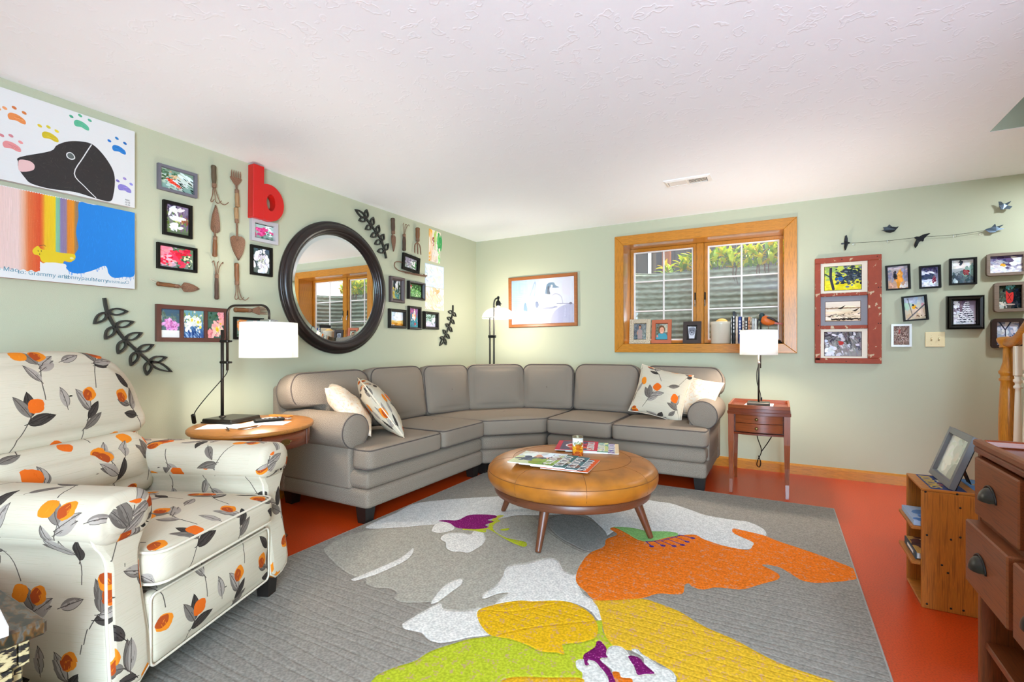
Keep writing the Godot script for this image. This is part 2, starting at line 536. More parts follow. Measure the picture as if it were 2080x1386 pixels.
# the rug: one picture in units of 5 mm, drawn to scale (2.645 x 3.66 m), with a relief of the carved pile
const RW := 1480
const RH := 2048
func make_rug_prints() -> void:
	var k := Vector2(RW / 529.0, RH / 732.0)
	var im := Image.create(RW, RH, false, Image.FORMAT_RGB8)
	im.fill(hex("928b80"))
	var hm := Image.create(RW / 2, RH / 2, false, Image.FORMAT_L8)
	hm.fill(Color(0.6, 0.6, 0.6))
	var z := 0.0
	while z < 740:   # combed lines across the grey ground
		var pts := []
		for i in 24: pts.append(Vector2(i * 24, z + 1.8 * sin(i * 0.7 + z * 0.09) + 1.5 * sin(i * 0.31 + z)) * k * 0.5)
		stroke(hm, pts, 2.4, Color(0.25, 0.25, 0.25))
		z += 8.5
	var shapes := [
		["a8a294",[23,441,14,429,9,402,18,375,43,346,70,318,90,294,139,253,177,233,209,263,235,283,262,300,281,304,285,296,290,326,288,352,305,392,266,444,241,456,224,468,211,473,199,467,193,468,183,475,170,481,160,479,156,471,144,468,131,473,118,472,110,465,91,466,60,457]],
		["cdccc7",[12,369,6,341,6,305,4,265,39,223,83,186,205,91,251,75,300,88,325,87,354,102,376,115,408,117,427,115,444,131,449,149,448,158,438,203,402,217,373,202,347,205,319,215,288,226,281,247,260,216,230,193,183,222,155,238,142,258,113,291,73,323,46,348]],  # paler zone; its border with the beige follows a shadow line
		["8f8c84",[197,231,210,203,245,205,271,229,284,251,290,279,285,296,275,300,257,292,234,279,211,256]],
		["dcd8cf",[229,441,226,432,228,418,225,398,219,381,221,370,232,360,240,345,251,336,261,342,272,356,283,360,288,358,296,377,307,391,320,398,328,410,335,423,331,424,322,415,310,410,296,410,283,419,268,427,258,434,245,446,244,433,245,421,237,428,232,439]],
		["dcd8cf",[195,508,194,502,200,468,209,472,219,470,230,464,237,456,249,471,264,483,251,496,245,504,236,512,226,513,216,509,207,510,200,511]],
		["dedad1",[194,470,190,459,186,441,188,426,193,421,198,430,198,446,198,464,196,470]],
		["dedad1",[99,473,100,467,103,450,108,417,105,396,103,387,111,397,117,417,113,450,108,465,104,473]],
		["dedad1",[89,336,81,321,81,309,92,303,107,314,110,324,102,337,95,338]],
		["dedad1",[115,352,110,341,114,330,126,324,137,323,134,308,138,303,157,321,165,338,166,353,164,367,155,369,147,373,136,369,126,357]],
		["b9c22c",[132,254,140,247,140,263,146,267,145,280,152,295,165,305,180,311,195,311,205,311,211,318,210,324,198,322,179,314,156,302,145,299,149,309,132,312,120,315,121,309,136,303,144,294,138,280]],
		["b9c22c",[161,291,168,283,170,290,164,294]],
		["7d1a62",[76,305,83,298,96,291,98,269,112,258,129,252,135,259,130,272,140,273,136,288,144,293,136,304,122,311,109,313,93,305]],
		["b4bd2d",[234,588,224,574,221,566,221,560,226,549,233,538,236,524,244,510,253,497,266,485,289,459,330,426,335,424,340,438,351,449,358,467,349,494,355,522,336,532]],
		["dfae1a",[242,469,237,460,241,450,250,438,261,428,271,424,283,416,296,410,309,411,321,417,330,426,336,438,337,449,330,459,319,468,320,472,324,479,318,480,308,484,295,482,280,482,265,485,253,479]],
		["dcae2b",[317,395,332,388,354,373,366,373,387,378,403,388,413,393,432,399,447,407,460,413,474,416,496,418,510,423,512,438,403,498,402,470,399,462,391,457,376,452,370,447,367,450,362,452,352,451,342,440,334,423,325,406]],
		["83b56a",[280,218,301,208,321,209,346,198,356,202,350,220,335,244,319,248,303,235]],
		["e2731f",[318,395,306,385,294,375,287,360,282,335,281,304,289,280,285,258,292,238,279,225,283,218,301,229,318,242,332,239,349,215,372,194,385,203,404,211,419,213,432,211,436,196,435,184,415,167,412,151,420,150,446,156,461,167,482,178,500,188,517,200,529,211,529,232,517,246,495,262,482,264,473,254,463,243,451,242,447,246,454,252,462,261,461,273,449,289,433,310,421,315,410,319,400,329,391,328,387,323,384,328,385,345,378,351,365,357,354,372,332,388]],
		["d8d4ca",[335,484,335,480,338,478,342,476,347,476,352,479,358,486,362,491,367,501,352,510,346,500,343,492,338,489]],
		["d8d4ca",[349,472,351,466,350,458,352,452,358,450,363,453,367,458,372,467,376,472,383,468,378,461,376,455,370,452,367,451,366,449,369,447,374,451,379,453,388,458,396,459,400,464,401,470,402,484,369,502,361,481,359,478,353,475]],
		["74185c",[338,477,337,472,339,466,341,459,340,453,342,451,345,453,349,457,351,464,353,467,349,470,350,473,356,477,360,481,366,490,369,500,366,502,362,492,359,486,352,480,347,476,342,476,342,479,344,481,342,483,339,478]],
		["74185c",[366,458,370,456,374,457,379,462,386,467,386,469,381,472,378,475,376,474,373,468,368,462]],
		["d9701c",[361,481,365,479,368,483,374,481,376,484,380,495,370,500,366,490]],
		["dba621",[299,528,299,523,307,516,325,507,344,497,348,503,350,513,307,537]],
	]
	for s in shapes:
		var p := spline(ints(s[1], k), 5, true)
		var half := []
		for q in p: half.append(q * 0.5)
		half.append(half[0])
		fill(im, p, hex(s[0]))
		if s[0] != "dfae1a" and s[0] != "dcae2b" and s[0] != "e2731f": fill(hm, half, Color(0.72, 0.72, 0.72))
		stroke(hm, half, 3.0, Color(0.1, 0.1, 0.1))
	var heads := ints([336,253,347,245,358,240,366,232,369,220,373,206], k)
	var roots := ints([327,242,335,237,342,232,347,223,354,212,359,203], k)
	for i in 6:
		fill(im, ellipse(heads[i].x, heads[i].y, 8, 8, 12), hex("43307f"))
		stroke(im, [roots[i], heads[i]], 4.0, hex("43307f"))
	stroke(im, spline(roots, 4), 4.0, hex("43307f"))
	# pile: fine tonal noise everywhere, grey flecks in the yellow and orange wool
	var n1 := noise(0.11, 3, FastNoiseLite.TYPE_SIMPLEX, 3).get_image(RW, RH).get_data()
	var n2 := noise(0.035, 4, FastNoiseLite.TYPE_SIMPLEX_SMOOTH, 4).get_image(RW, RH).get_data()
	var d := im.get_data()
	for i in RW * RH:
		var j := i * 3
		var r := d[j]; var g := d[j + 1]; var b := d[j + 2]
		var f := 202 + (n1[i] >> 2) + (n2[i] >> 3)
		if b < 60 and r > 170:
			if n2[i] > 158 and n1[i] > 128:
				r = (r * 3 + 480) / 6; g = (g * 2 + 520) / 6; b = (b * 2 + 480) / 6
		elif b > 80 and r < 130 and g < 60 and n1[i] > 205:
			r += 60; g += 70; b += 50
		d[j] = mini(255, r * f >> 8); d[j + 1] = mini(255, g * f >> 8); d[j + 2] = mini(255, b * f >> 8)
	im = Image.create_from_data(RW, RH, false, Image.FORMAT_RGB8, d)
	M.rug = tex_mat(im, 0.97)
	M.rug.heightmap_enabled = true; M.rug.heightmap_texture = ImageTexture.create_from_image(hm); M.rug.heightmap_scale = 0.26
	M.rug.metallic_specular = 0.2

# upholstery: sprigs of charcoal leaves and orange poppies on cream, a tile that repeats
const FT := 1200
func leaf_shape(a: Vector2, b: Vector2, w: float) -> Array:
	var d := b - a
	var n := d.orthogonal().normalized()
	var out := []
	for i in 13:
		var t := i / 12.0
		out.append(a + d * t + n * w * pow(sin(PI * pow(t, 0.85)), 0.8))
	for i in range(11, 0, -1):
		var t := i / 12.0
		out.append(a + d * t - n * w * pow(sin(PI * pow(t, 0.85)), 0.8))
	return out

func wrapped(im: Image, poly: Array, col: Color) -> void:
	for ox in [-FT, 0, FT]:
		for oy in [-FT, 0, FT]:
			var p := []
			var lo := Vector2(1e9, 1e9); var hi := -lo
			for q in poly:
				var v: Vector2 = q + Vector2(ox, oy)
				p.append(v); lo = lo.min(v); hi = hi.max(v)
			if hi.x > 0 and hi.y > 0 and lo.x < FT and lo.y < FT: fill(im, p, col)

func wstroke(im: Image, pts: Array, w: float, col: Color) -> void:
	for i in pts.size() - 1:
		var a: Vector2 = pts[i]; var b: Vector2 = pts[i + 1]
		var n := (b - a).orthogonal().normalized() * w / 2
		wrapped(im, [a + n - (b - a) * 0.14, b + n + (b - a) * 0.14, b - n + (b - a) * 0.14, a - n - (b - a) * 0.14], col)

func floral_leaf(im: Image, a: Vector2, b: Vector2, w: float) -> void:
	var dark := rng.randf()
	var body := hex("a2968a") if dark < 0.4 else hex("776d63") if dark < 0.75 else hex("453d37")
	wrapped(im, leaf_shape(a, b, w), body)
	var ink := hex("4a413a") if dark < 0.75 else hex("28221e")
	var half := leaf_shape(a, b, w)
	if rng.randf() < 0.6: wrapped(im, half.slice(0, 13) + leaf_shape(a, b, w * 0.45).slice(0, 13).map(func(q): return q), body.lerp(ink, 0.45))
	for k in 10:   # dry-brush flecks
		var t := rng.randf_range(0.12, 0.88)
		var c := a.lerp(b, t) + (b - a).orthogonal().normalized() * w * rng.randf_range(-0.6, 0.6) * sin(PI * t)
		wstroke(im, [c, c + (b - a) * 0.09], rng.randf_range(1.5, 4.0), ink.lerp(body, rng.randf()))
	wstroke(im, [a, a.lerp(b, 0.88)], 4.0, ink)
	var edge: Array = half.slice(0, 13) if rng.randf() < 0.5 else half.slice(12, 24)
	wstroke(im, edge, 3.0, ink)

func floral_bloom(im: Image, c: Vector2, r: float, up: float) -> void:
	var lit := hex("dd7f1f") if rng.randf() < 0.6 else hex("d8641c")
	var p := []
	for i in 22:
		var w := TAU * i / 22
		p.append(c + Vector2(cos(w) * 0.95, sin(w)).rotated(up) * r * (1.0 + 0.06 * sin(i * 1.1 + r) + 0.025 * sin(i * 2.9)))
	wrapped(im, p, lit)
	if rng.randf() < 0.6:
		var q := []
		for i in 22:
			var w := TAU * i / 22
			q.append(c + Vector2(-0.30, 0.16).rotated(up) * r + Vector2(cos(w) * 0.62, sin(w) * 0.80).rotated(up) * r * (1.0 + 0.05 * sin(i * 1.3)))
		wrapped(im, q, hex("a5461c"))
	for k in 7:
		var v := c + Vector2(rng.randf_range(-0.6, 0.6), rng.randf_range(-0.6, 0.6)) * r
		wstroke(im, [v, v + Vector2(rng.randf_range(-9, 9), 14)], 3.0, jit(lit, 0.04))

func make_floral() -> void:
	rng.seed = 11
	var im := Image.create(FT, FT, false, Image.FORMAT_RGB8)
	im.fill(hex("c9bda6"))
	for k in 900:
		im.fill_rect(Rect2i(rng.randi_range(0, FT), rng.randi_range(0, FT), rng.randi_range(30, 220), 1), jit(hex("bfb298"), 0.03))
	var spots := [[150, 190, -0.2], [520, 130, 0.35], [930, 210, -0.5], [280, 560, 0.5], [690, 520, -0.35], [1080, 600, 0.25], [120, 930, 0.1], [520, 930, -0.6], [900, 960, 0.45]]
	for s in spots:
		var o := Vector2(s[0], s[1])
		var up := Vector2(0, -1).rotated(s[2])
		var foot := o - up * 165
		var bend := up.orthogonal() * rng.randf_range(-30, 30)
		var tip := o + up * 120
		var stem := spline([foot, o - up * 40 + bend, o + up * 60 + bend * 0.6, tip], 5)
		wstroke(im, stem, 6.0, hex("544b44"))
		for k in 4 + int(rng.randf() * 1.6):
			var t := rng.randf_range(0.25, 0.95)
			var a: Vector2 = stem[int(t * (stem.size() - 1))]
			var side := 1 if k % 2 == 0 else -1
			floral_leaf(im, a, a + up.rotated(side * rng.randf_range(0.45, 1.0)) * rng.randf_range(125, 180), rng.randf_range(28, 38))
		if s[0] != 690: floral_bloom(im, tip + up * 62, rng.randf_range(50, 62), s[2])
	for c in [[330, 330], [740, 760], [1010, 420], [360, 1110], [1130, 1090]]:
		floral_bloom(im, Vector2(c[0], c[1]), rng.randf_range(44, 56), rng.randf() * 3)
	for c in [[60, 480], [500, 720], [800, 330], [720, 1120], [1170, 830], [260, 60]]:
		var a := Vector2(c[0], c[1])
		floral_leaf(im, a, a + Vector2(0, -150).rotated(rng.randf_range(-1.4, 1.4)), 30)
	M.floral = tex_mat(im, 0.92)
	M.floral.uv1_scale = Vector3(1.5, 1.5, 1.5)
	M.floral.metallic_specular = 0.25
	M.floral_small = M.floral.duplicate()
	M.floral_small.uv1_scale = Vector3(1.75, 1.75, 1.75)

# ---------------------------------------------------------------- the two canvases and the other pictures
func paw(im: Image, c: Array, toes: Array, col: Color, k: Vector2) -> void:
	var p := Vector2(c[0], c[1]) * k
	fill(im, spline([p + Vector2(-62, -8), p + Vector2(-40, -38), p + Vector2(10, -36), p + Vector2(58, -4), p + Vector2(62, 34), p + Vector2(30, 36), p + Vector2(0, 24), p + Vector2(-50, 30)], 5, true), col)
	for i in 9:
		var a := p + Vector2(rng.randf_range(-42, 20), rng.randf_range(-18, 16))
		stroke(im, [a, a + Vector2(34, rng.randf_range(-4, 16))], 4, jit(col, 0.12))
	for t in ints(toes, k): fill(im, ellipse(t.x, t.y, 19, 14, 10, 0.5), jit(col, 0.1))

func make_canvases() -> void:
	rng.seed = 5
	var k := Vector2(1.2, 0.88)
	var im := Image.create(1200, 880, false, Image.FORMAT_RGB8)
	backdrop(im, hex("efeeec"), hex("ecebe9"), 0.006)
	paw(im, [191, 288], [88,243,123,216,177,180,235,203], hex("f0904a"), k)
	paw(im, [163, 612], [106,522,158,499,214,543], hex("ec9494"), k)
	paw(im, [394, 385], [329,295,383,279,436,298], hex("d9bf1c"), k)
	paw(im, [601, 134], [532,71,592,26,659,45], hex("5fbf96"), k)
	paw(im, [875, 296], [802,222,859,161,922,193], hex("1f7fd0"), k)
	paw(im, [918, 777], [866,701,920,650,971,701], hex("8f83cf"), k)
	var head := spline(ints([211,708,394,553,436,464,502,387,581,341,668,326,734,386,796,493,834,602,844,725,834,878,809,982,710,987,558,964,394,989,280,977,240,928,203,842,199,769], k), 4, true)
	fill(im, head, hex("2b2625"))
	for i in 420:   # brushwork
		var a := Vector2(rng.randf_range(260, 990), rng.randf_range(300, 860))
		if Geometry2D.is_point_in_polygon(a, PackedVector2Array(head)):
			var b := a + Vector2(rng.randf_range(-34, 34), rng.randf_range(-34, 34))
			if Geometry2D.is_point_in_polygon(b, PackedVector2Array(head)): stroke(im, [a, b], rng.randf_range(2, 6), jit(hex("37302d"), 0.035))
	fill(im, spline(ints([201,769,216,734,270,727,297,762,285,824,209,867], k), 4, true), hex("efc4c1"))
	stroke(im, spline(ints([672,335,615,516,552,746,627,876,704,979], k), 4), 9, hex("efeeec"))
	fill(im, spline(ints([500,525,526,500,552,524,556,566,530,588,502,570], k), 4, true), hex("efeeec"))
	fill(im, spline(ints([507,530,526,510,546,529,549,560,530,576,509,564], k), 4, true), hex("5f6663"))
	M.dog = tex_mat(im, 0.7)
	M.dog.albedo_color = Color(0.9, 0.9, 0.9)

	im = Image.create(1200, 880, false, Image.FORMAT_RGB8)
	im.fill(hex("f0efec"))
	var stops := [[0, "f3cfc4"], [200, "f2d3ca"], [236, "f0b08c"], [262, "e8743a"], [330, "e2501c"], [350, "ee8a1e"], [362, "f5c414"], [425, "f3d10f"], [432, "8fc7a0"], [452, "7fbf9a"], [462, "8f7fae"], [498, "9a7f96"], [508, "e88a22"], [545, "ef9412"], [562, "a07f58"], [590, "8a7a70"]]
	for x in range(0, 712):
		var u := x / 1.2
		for i in stops.size() - 1:
			if u >= stops[i][0] and u < stops[i + 1][0]:
				var c := hex(stops[i][1]).lerp(hex(stops[i + 1][1]), (u - stops[i][0]) / float(stops[i + 1][0] - stops[i][0]))
				var low := (900 if u < 330 else 790) * 0.88 + 8 * sin(u * 0.13)
				var y := 6.0 + 4 * sin(u * 0.4)
				while y < low:
					var seg := rng.randf_range(60, 200)
					im.fill_rect(Rect2i(x, int(y), 1, int(minf(seg, low - y))), jit(c, 0.035))
					y += seg
	var sea := spline(ints([586,15,686,8,1010,-8,1010,760,911,856,834,880,796,834,784,763,759,747,686,813,592,871,524,864,485,792,485,753,535,742,558,637,581,551,564,375,581,189], k), 4, true)
	fill(im, sea, hex("0f84dc"))
	for i in 500:
		var a := Vector2(rng.randf_range(590, 1190), rng.randf_range(10, 760))
		if Geometry2D.is_point_in_polygon(a, PackedVector2Array(sea)): stroke(im, [a, a + Vector2(rng.randf_range(-14, 14), 40)], 4, jit(hex("0f86e0"), 0.03))
	fill(im, spline(ints([331,865,355,800,394,778,480,775,500,800,485,830,430,850], k), 4, true), hex("f0efec"))
	fill(im, spline(ints([285,663,316,608,341,640,394,640,474,652,552,648,556,708,524,744,485,743,474,775,426,775,347,782,326,720,295,708], k), 4, true), hex("f0cf16"))
	stroke(im, ints([326,606,352,588,366,598], k), 5, hex("6a4a20"))
	for e in [[318, 655], [338, 650], [328, 690]]: stroke(im, [Vector2(e[0], e[1]) * k, Vector2(e[0] + 1, e[1] + 18) * k], 4, hex("3a2a18"))
	fill(im, ellipse(535 * k.x, 700 * k.y, 16, 12), hex("f3e6a0"))
	M.rainbow = tex_mat(im, 0.7)
	M.rainbow.albedo_color = Color(0.9, 0.9, 0.9)

	# the painted decoy in the oak frame
	im = Image.create(800, 520, false, Image.FORMAT_RGB8)
	for y in 520:
		for xb in 20: im.fill_rect(Rect2i(xb * 40, y, 40, 1), jit(hex("93b6d4").lerp(hex("d3d5e0"), clampf(xb / 11.0, 0, 1)).lerp(hex("b4bcd8"), clampf((y - 360) / 160.0, 0, 1) * 0.8), 0.008))
	for i in 16: stroke(im, [Vector2(0, 110 + i * 22), Vector2(150 - i * 3, 116 + i * 22)], 3, hex("7fa6c9"))
	var q := Vector2(800.0, 520.0) / Vector2(1385, 1000)
	var o := Vector2(-100, -230) * q
	var sh := func(pts, c): fill(im, spline(ints(pts, q, o), 4, true), hex(c))
	sh.call([520,600,560,480,600,360,640,280,660,340,640,460,625,610], "93a9cc")
	sh.call([535,600,600,420,630,330,645,380,610,600], "b3c3dd")
	stroke(im, spline(ints([1000,650,1060,590,1140,600,1210,660,1240,800], q, o), 5), 9, hex("a9a8bb"))
	sh.call([140,1010,230,930,480,945,800,920,1150,900,1020,1040,520,1060,200,1060], "eef2fa")
	sh.call([160,1050,520,1060,1010,1050,1000,1120,500,1130,180,1120], "bcc2dd")
	sh.call([180,1125,1000,1110,1010,1250,120,1260], "c4c6e2")
	sh.call([1020,1040,1180,880,1480,830,1500,1230,1010,1250], "a9aac6")
	stroke(im, ints([1110,800,1440,815], q, o), 7, hex("63627c"))
	fill(im, ellipse(1405 * q.x + o.x, 812 * q.y + o.y, 18, 13), hex("5d5c78"))
	sh.call([560,640,700,610,860,580,980,590,1040,660,1090,800,1120,860,1040,900,800,890,640,930,540,900], "e3e4ea")
	sh.call([820,880,1000,870,1080,850,1130,880,1000,910,840,905], "8f92ae")
	sh.call([440,740,560,730,680,740,720,800,700,860,640,880,620,940,420,940,370,900,390,820], "c6dcea")
	sh.call([400,760,430,750,470,930,400,930,375,890], "5f86a0")
	sh.call([650,745,700,740,720,810,700,870,655,860], "5f7396")
	sh.call([320,650,360,640,470,730,430,745], "f4f5f7")
	sh.call([210,930,270,860,360,890,380,950,240,965], "cfe2ee")
	sh.call([865,560,880,460,900,380,940,340,1010,330,1060,345,1090,400,1165,450,1100,455,1040,450,970,440,955,480,975,585,900,580], "5f809a")
	sh.call([905,560,915,440,935,400,960,440,958,520,970,585,920,580], "36475c")
	sh.call([985,400,1005,380,1030,400,1020,440,990,440], "dfe3dd")
	M.duck = tex_mat(im, 0.35)

func make_prints() -> void:
	rng.seed = 77
	atlas = Image.create(AW, AH, false, Image.FORMAT_RGB8)
	atlas.fill(Color.WHITE)
	var P := {}
	P.berries = print_photo("7f9a83", "8fb0a6", [["b9d0c4", 30, .2, .5, .3, .3, .09], ["4f6f50", 60, .5, .3, .3, .2, .05], ["d9e6de", 22, .7, .45, .18, .2, .1, 2.2, .7], ["2e4034", 30, .7, .7, .2, .2, .03, 2.5, .7], ["dbb98a", 25, .42, .3, .07, .08, .03]], func(im):
		for i in 90:
			var t := rng.randf()
			fill(im, ellipse(50 + t * 62 + rng.randfn() * 5, 108 + t * 46 + rng.randfn() * 7, 5, 5, 8), jit(hex("e8432e"), 0.12)))
	P.lily = print_photo("8f7f9c", "6b7a58", [["4a4558", 40, .15, .2, .2, .2, .05], ["7d5f80", 30, .75, .35, .14, .3, .05, 3.0, 1.55], ["6f8550", 60, .3, .7, .3, .2, .05], ["b9c26a", 30, .6, .5, .2, .06, .04], ["a05a48", 16, .8, .5, .1, .05, .04], ["f7f4f2", 14, .38, .2, .12, .1, .06, 2.2], ["f7f4f2", 14, .45, .45, .13, .04, .06, 2.4, .2], ["fbfafa", 14, .42, .76, .08, .05, .06, 2.0]])
	P.redflowers = print_photo("5f7a5a", "7d8a80", [["3f5a40", 50, .7, .6, .2, .3, .05], ["c9a9bf", 30, .2, .6, .2, .3, .06], ["dfe0b0", 16, .85, .5, .08, .2, .03], ["f08a98", 40, .2, .3, .13, .2, .07], ["e8344a", 40, .45, .4, .08, .12, .07], ["de2b45", 24, .2, .65, .1, .12, .06], ["f2a0a8", 16, .3, .7, .1, .1, .05], ["d6304a", 14, .8, .15, .06, .06, .06], ["e2425a", 16, .7, .8, .07, .06, .06]])
	P.geranium = print_photo("4a6478", "5d7468", [["6b7d70", 40, .5, .35, .3, .1, .05], ["d9e0da", 6, .08, .4, .02, .1, .03, 2.5, 1.5], ["e9a0d2", 70, .5, .55, .18, .09, .06], ["c868a8", 30, .55, .55, .15, .07, .03]], func(im): im.fill_rect(Rect2i(8, 148, 192, 52), hex("f3eee8")))
	P.daffodil = print_photo("7fb0b4", "3c5f96", [["8ea35e", 40, .5, .3, .3, .1, .04, 2.5, 1.5], ["9fb8d8", 40, .5, .85, .3, .1, .03, 3.0, .9], ["2a4a86", 40, .5, .85, .3, .1, .03, 3.0, 1.2], ["fbf7e6", 60, .5, .45, .25, .13, .06], ["f3d646", 7, .5, .5, .25, .13, .05, 1.0]])
	P.daisy = print_photo("4f6f60", "4a6a58", [["375840", 60, .5, .4, .35, .3, .05], ["f29aa2", 24, .75, .12, .1, .06, .06], ["ee8f92", 30, .2, .8, .14, .1, .06], ["f3a49a", 20, .72, .4, .08, .06, .06], ["f6b2a6", 44, .52, .65, .13, .09, .08, 1.8], ["f4e0b0", 14, .52, .65, .1, .07, .05], ["f1c93c", 10, .52, .67, .03, .03, .05, 1.0], ["f1c93c", 4, .7, .42, .03, .02, .03, 1.0]])
	P.orange = print_photo("8fa09a", "6f8a78", [["f0a060", 40, .3, .3, .25, .15, .07], ["e8b8a8", 30, .7, .4, .2, .2, .06], ["4f6a50", 40, .4, .75, .3, .15, .05]])
	P.rose = print_photo("a9c4bf", "8fa89c", [["5f7f70", 40, .7, .6, .2, .3, .06], ["d8e8e6", 24, .75, .3, .15, .2, .06], ["e2508e", 40, .42, .4, .12, .13, .08], ["c9387a", 22, .42, .45, .08, .1, .05], ["e0608e", 12, .06, .8, .05, .1, .06]])
	P.whites = print_photo("4f6070", "5f6a60", [["38484a", 50, .3, .3, .3, .3, .06], ["f3f1f2", 60, .55, .5, .2, .24, .09], ["c2bcc6", 30, .55, .55, .2, .2, .05], ["8a9a6a", 12, .55, .5, .12, .05, .03]])
	P.aster = print_photo("8f8792", "8a9488", [["a59ca8", 60, .35, .3, .2, .25, .06], ["6a5f72", 30, .3, .5, .2, .3, .04], ["4f8a4a", 40, .85, .5, .08, .25, .05], ["f3f3f1", 18, .7, .5, .1, .14, .05], ["ddd9e2", 20, .4, .8, .2, .1, .03]])
	P.creek = print_photo("c9cdd2", "8f9a70", [["2b2f33", 24, .3, .15, .1, .12, .07, 2.0, 1.5], ["3a4436", 30, .7, .4, .2, .2, .06], ["e6e6ea", 14, .55, .25, .08, .1, .06, 2.0, 1.5], ["c9b04a", 30, .25, .75, .15, .12, .06], ["4f7f7a", 24, .6, .8, .15, .1, .06]])
	P.garden = print_photo("4f7a48", "6a9a62", [["37592f", 60, .5, .3, .35, .2, .06], ["7fb56a", 70, .5, .65, .3, .2, .05], ["b9d3a8", 30, .6, .8, .25, .12, .03], ["c8323a", 7, .1, .14, .05, .06, .06], ["f0dcd6", 6, .1, .26, .05, .04, .05]])
	P.sunset = print_photo("b9cfe0", "f2efe8", [["d6e4ee", 30, .25, .3, .2, .15, .12], ["ffffff", 26, .7, .35, .2, .15, .14], ["eac26a", 26, .5, .74, .4, .04, .09, 2.5, 0.0], ["e29a2c", 60, .5, .9, .4, .05, .06, 2.2, 0.0], ["b5702a", 20, .5, .92, .4, .04, .03]])
	P.falls = print_photo("6a5f86", "3f7f8a", [["b8508a", 30, .3, .1, .2, .1, .06], ["8f5a8a", 24, .8, .4, .12, .2, .06], ["3a8a94", 40, .4, .75, .3, .15, .07], ["f0a06a", 16, .5, .45, .08, .08, .07], ["fbeee0", 14, .5, .3, .05, .16, .05, 2.0, 1.55], ["fdf6ee", 8, .38, .5, .08, .04, .05], ["c23a3a", 6, .62, .82, .06, .05, .04]])
	P.brook = print_photo("b9cfc4", "c9c4dc", [["4f6f5a", 50, .4, .3, .3, .2, .05], ["8aa89a", 40, .5, .5, .3, .2, .06], ["d9d2ea", 40, .5, .8, .3, .1, .06], ["f1f4f1", 14, .85, .35, .1, .1, .07]])
	P.oriole = print_photo("a6a0a8", "c79a78", [["8f8ea2", 50, .5, .4, .4, .15, .07], ["d8c6c8", 14, .4, .1, .3, .03, .05, 2.5, 0.0], ["d9a58a", 60, .4, .88, .3, .07, .04], ["efe2da", 30, .8, .9, .15, .05, .05], ["ec9a3c", 40, .52, .6, .07, .14, .06, 1.8, 1.2], ["e8a04a", 20, .62, .35, .05, .05, .06], ["2f2a34", 22, .38, .42, .03, .08, .05]])
	P.chair = print_photo("6a6486", "cdd0e2", [["4c4868", 40, .5, .12, .4, .06, .07], ["e6e8f4", 30, .4, .3, .25, .04, .06, 3.0, .2], ["38405a", 40, .3, .5, .2, .05, .07, 2.5, .1], ["f0f1f7", 40, .5, .85, .4, .07, .07], ["d3d8ec", 20, .4, .66, .2, .02, .05, 3.0, 0.0], ["8f3a4a", 14, .75, .62, .04, .07, .05]])
	P.feeder = print_photo("eae6e2", "5f7078", [["f6f1ea", 30, .5, .15, .3, .06, .1], ["39434f", 8, .42, .13, .04, .03, .05], ["f3ece4", 24, .35, .3, .25, .02, .06, 3.0, 0.0], ["56666c", 60, .5, .75, .35, .14, .09], ["8fb3a6", 20, .85, .45, .1, .1, .08], ["8e3a40", 22, .66, .53, .05, .05, .05], ["c9d6d4", 8, .2, .92, .08, .03, .06]], func(im): stroke(im, spline([Vector2(5, 140), Vector2(50, 105), Vector2(110, 105), Vector2(150, 140)], 6), 3, hex("2f3a40")))
	P.finch = print_photo("c3cdc2", "d9c2a6", [["a8c2ae", 20, .2, .4, .15, .12, .12], ["b9c4d4", 20, .5, .15, .3, .08, .1], ["e3cdb2", 40, .6, .75, .3, .12, .12], ["d89a9a", 5, .88, .35, .04, .02, .04]], func(im):
		stroke(im, [Vector2(20, 200), Vector2(195, 75)], 12, hex("6a6468"))
		stroke(im, [Vector2(38, 10), Vector2(72, 160)], 6, hex("5a5456"))
		for i in 6: fill(im, ellipse(140 + rng.randfn() * 20, 172 + rng.randfn() * 6, 7, 5, 8), hex("7a5a48"))
		fill(im, ellipse(96, 90, 22, 17, 14, -0.3), hex("f0ac24"))
		fill(im, ellipse(86, 72, 12, 10, 12), hex("3a3c40"))
		fill(im, ellipse(116, 98, 16, 6, 10, 0.5), hex("6a6a70")))
	P.snowfir = print_photo("7a6a7e", "e4e2ee", [["6f5a70", 40, .25, .25, .1, .15, .05, 2.0, 1.5], ["f1f0f6", 50, .12, .3, .08, .25, .05], ["edecf4", 60, .4, .9, .3, .06, .06]], func(im):
		for i in 10:
			var y := 22 + i * 17
			var w := 12 + i * 8
			for j in 5 + i:
				var x := 118 + rng.randf_range(-w, w)
				fill(im, ellipse(x, y + rng.randf_range(-5, 5), 13, 5, 8, rng.randf_range(-.4, .4)), hex("3d4250"))
				fill(im, ellipse(x + 2, y - 6 + rng.randf_range(-4, 4), 13, 5, 8, rng.randf_range(-.4, .4)), hex("f1f1f8")))
	P.twigs = print_photo("9a8478", "8f7468", [["6d4c44", 150, .5, .5, .35, .35, .025, 3.0], ["d3c0b4", 110, .5, .5, .35, .35, .02, 3.0], ["4f3230", 90, .5, .6, .3, .3, .02, 2.5], ["a8504a", 10, .35, .3, .05, .05, .03]])
	P.snowbird = print_photo("6f6488", "c9c9dc", [["5a4f74", 50, .6, .3, .3, .2, .07], ["eeeef6", 60, .2, .75, .15, .15, .07], ["f3f3fa", 30, .85, .35, .1, .12, .08], ["dadaea", 30, .6, .9, .25, .06, .06], ["b9b9cc", 16, .2, .35, .14, .06, .05, 3.0, .6], ["f2b03a", 12, .42, .55, .03, .03, .04]])
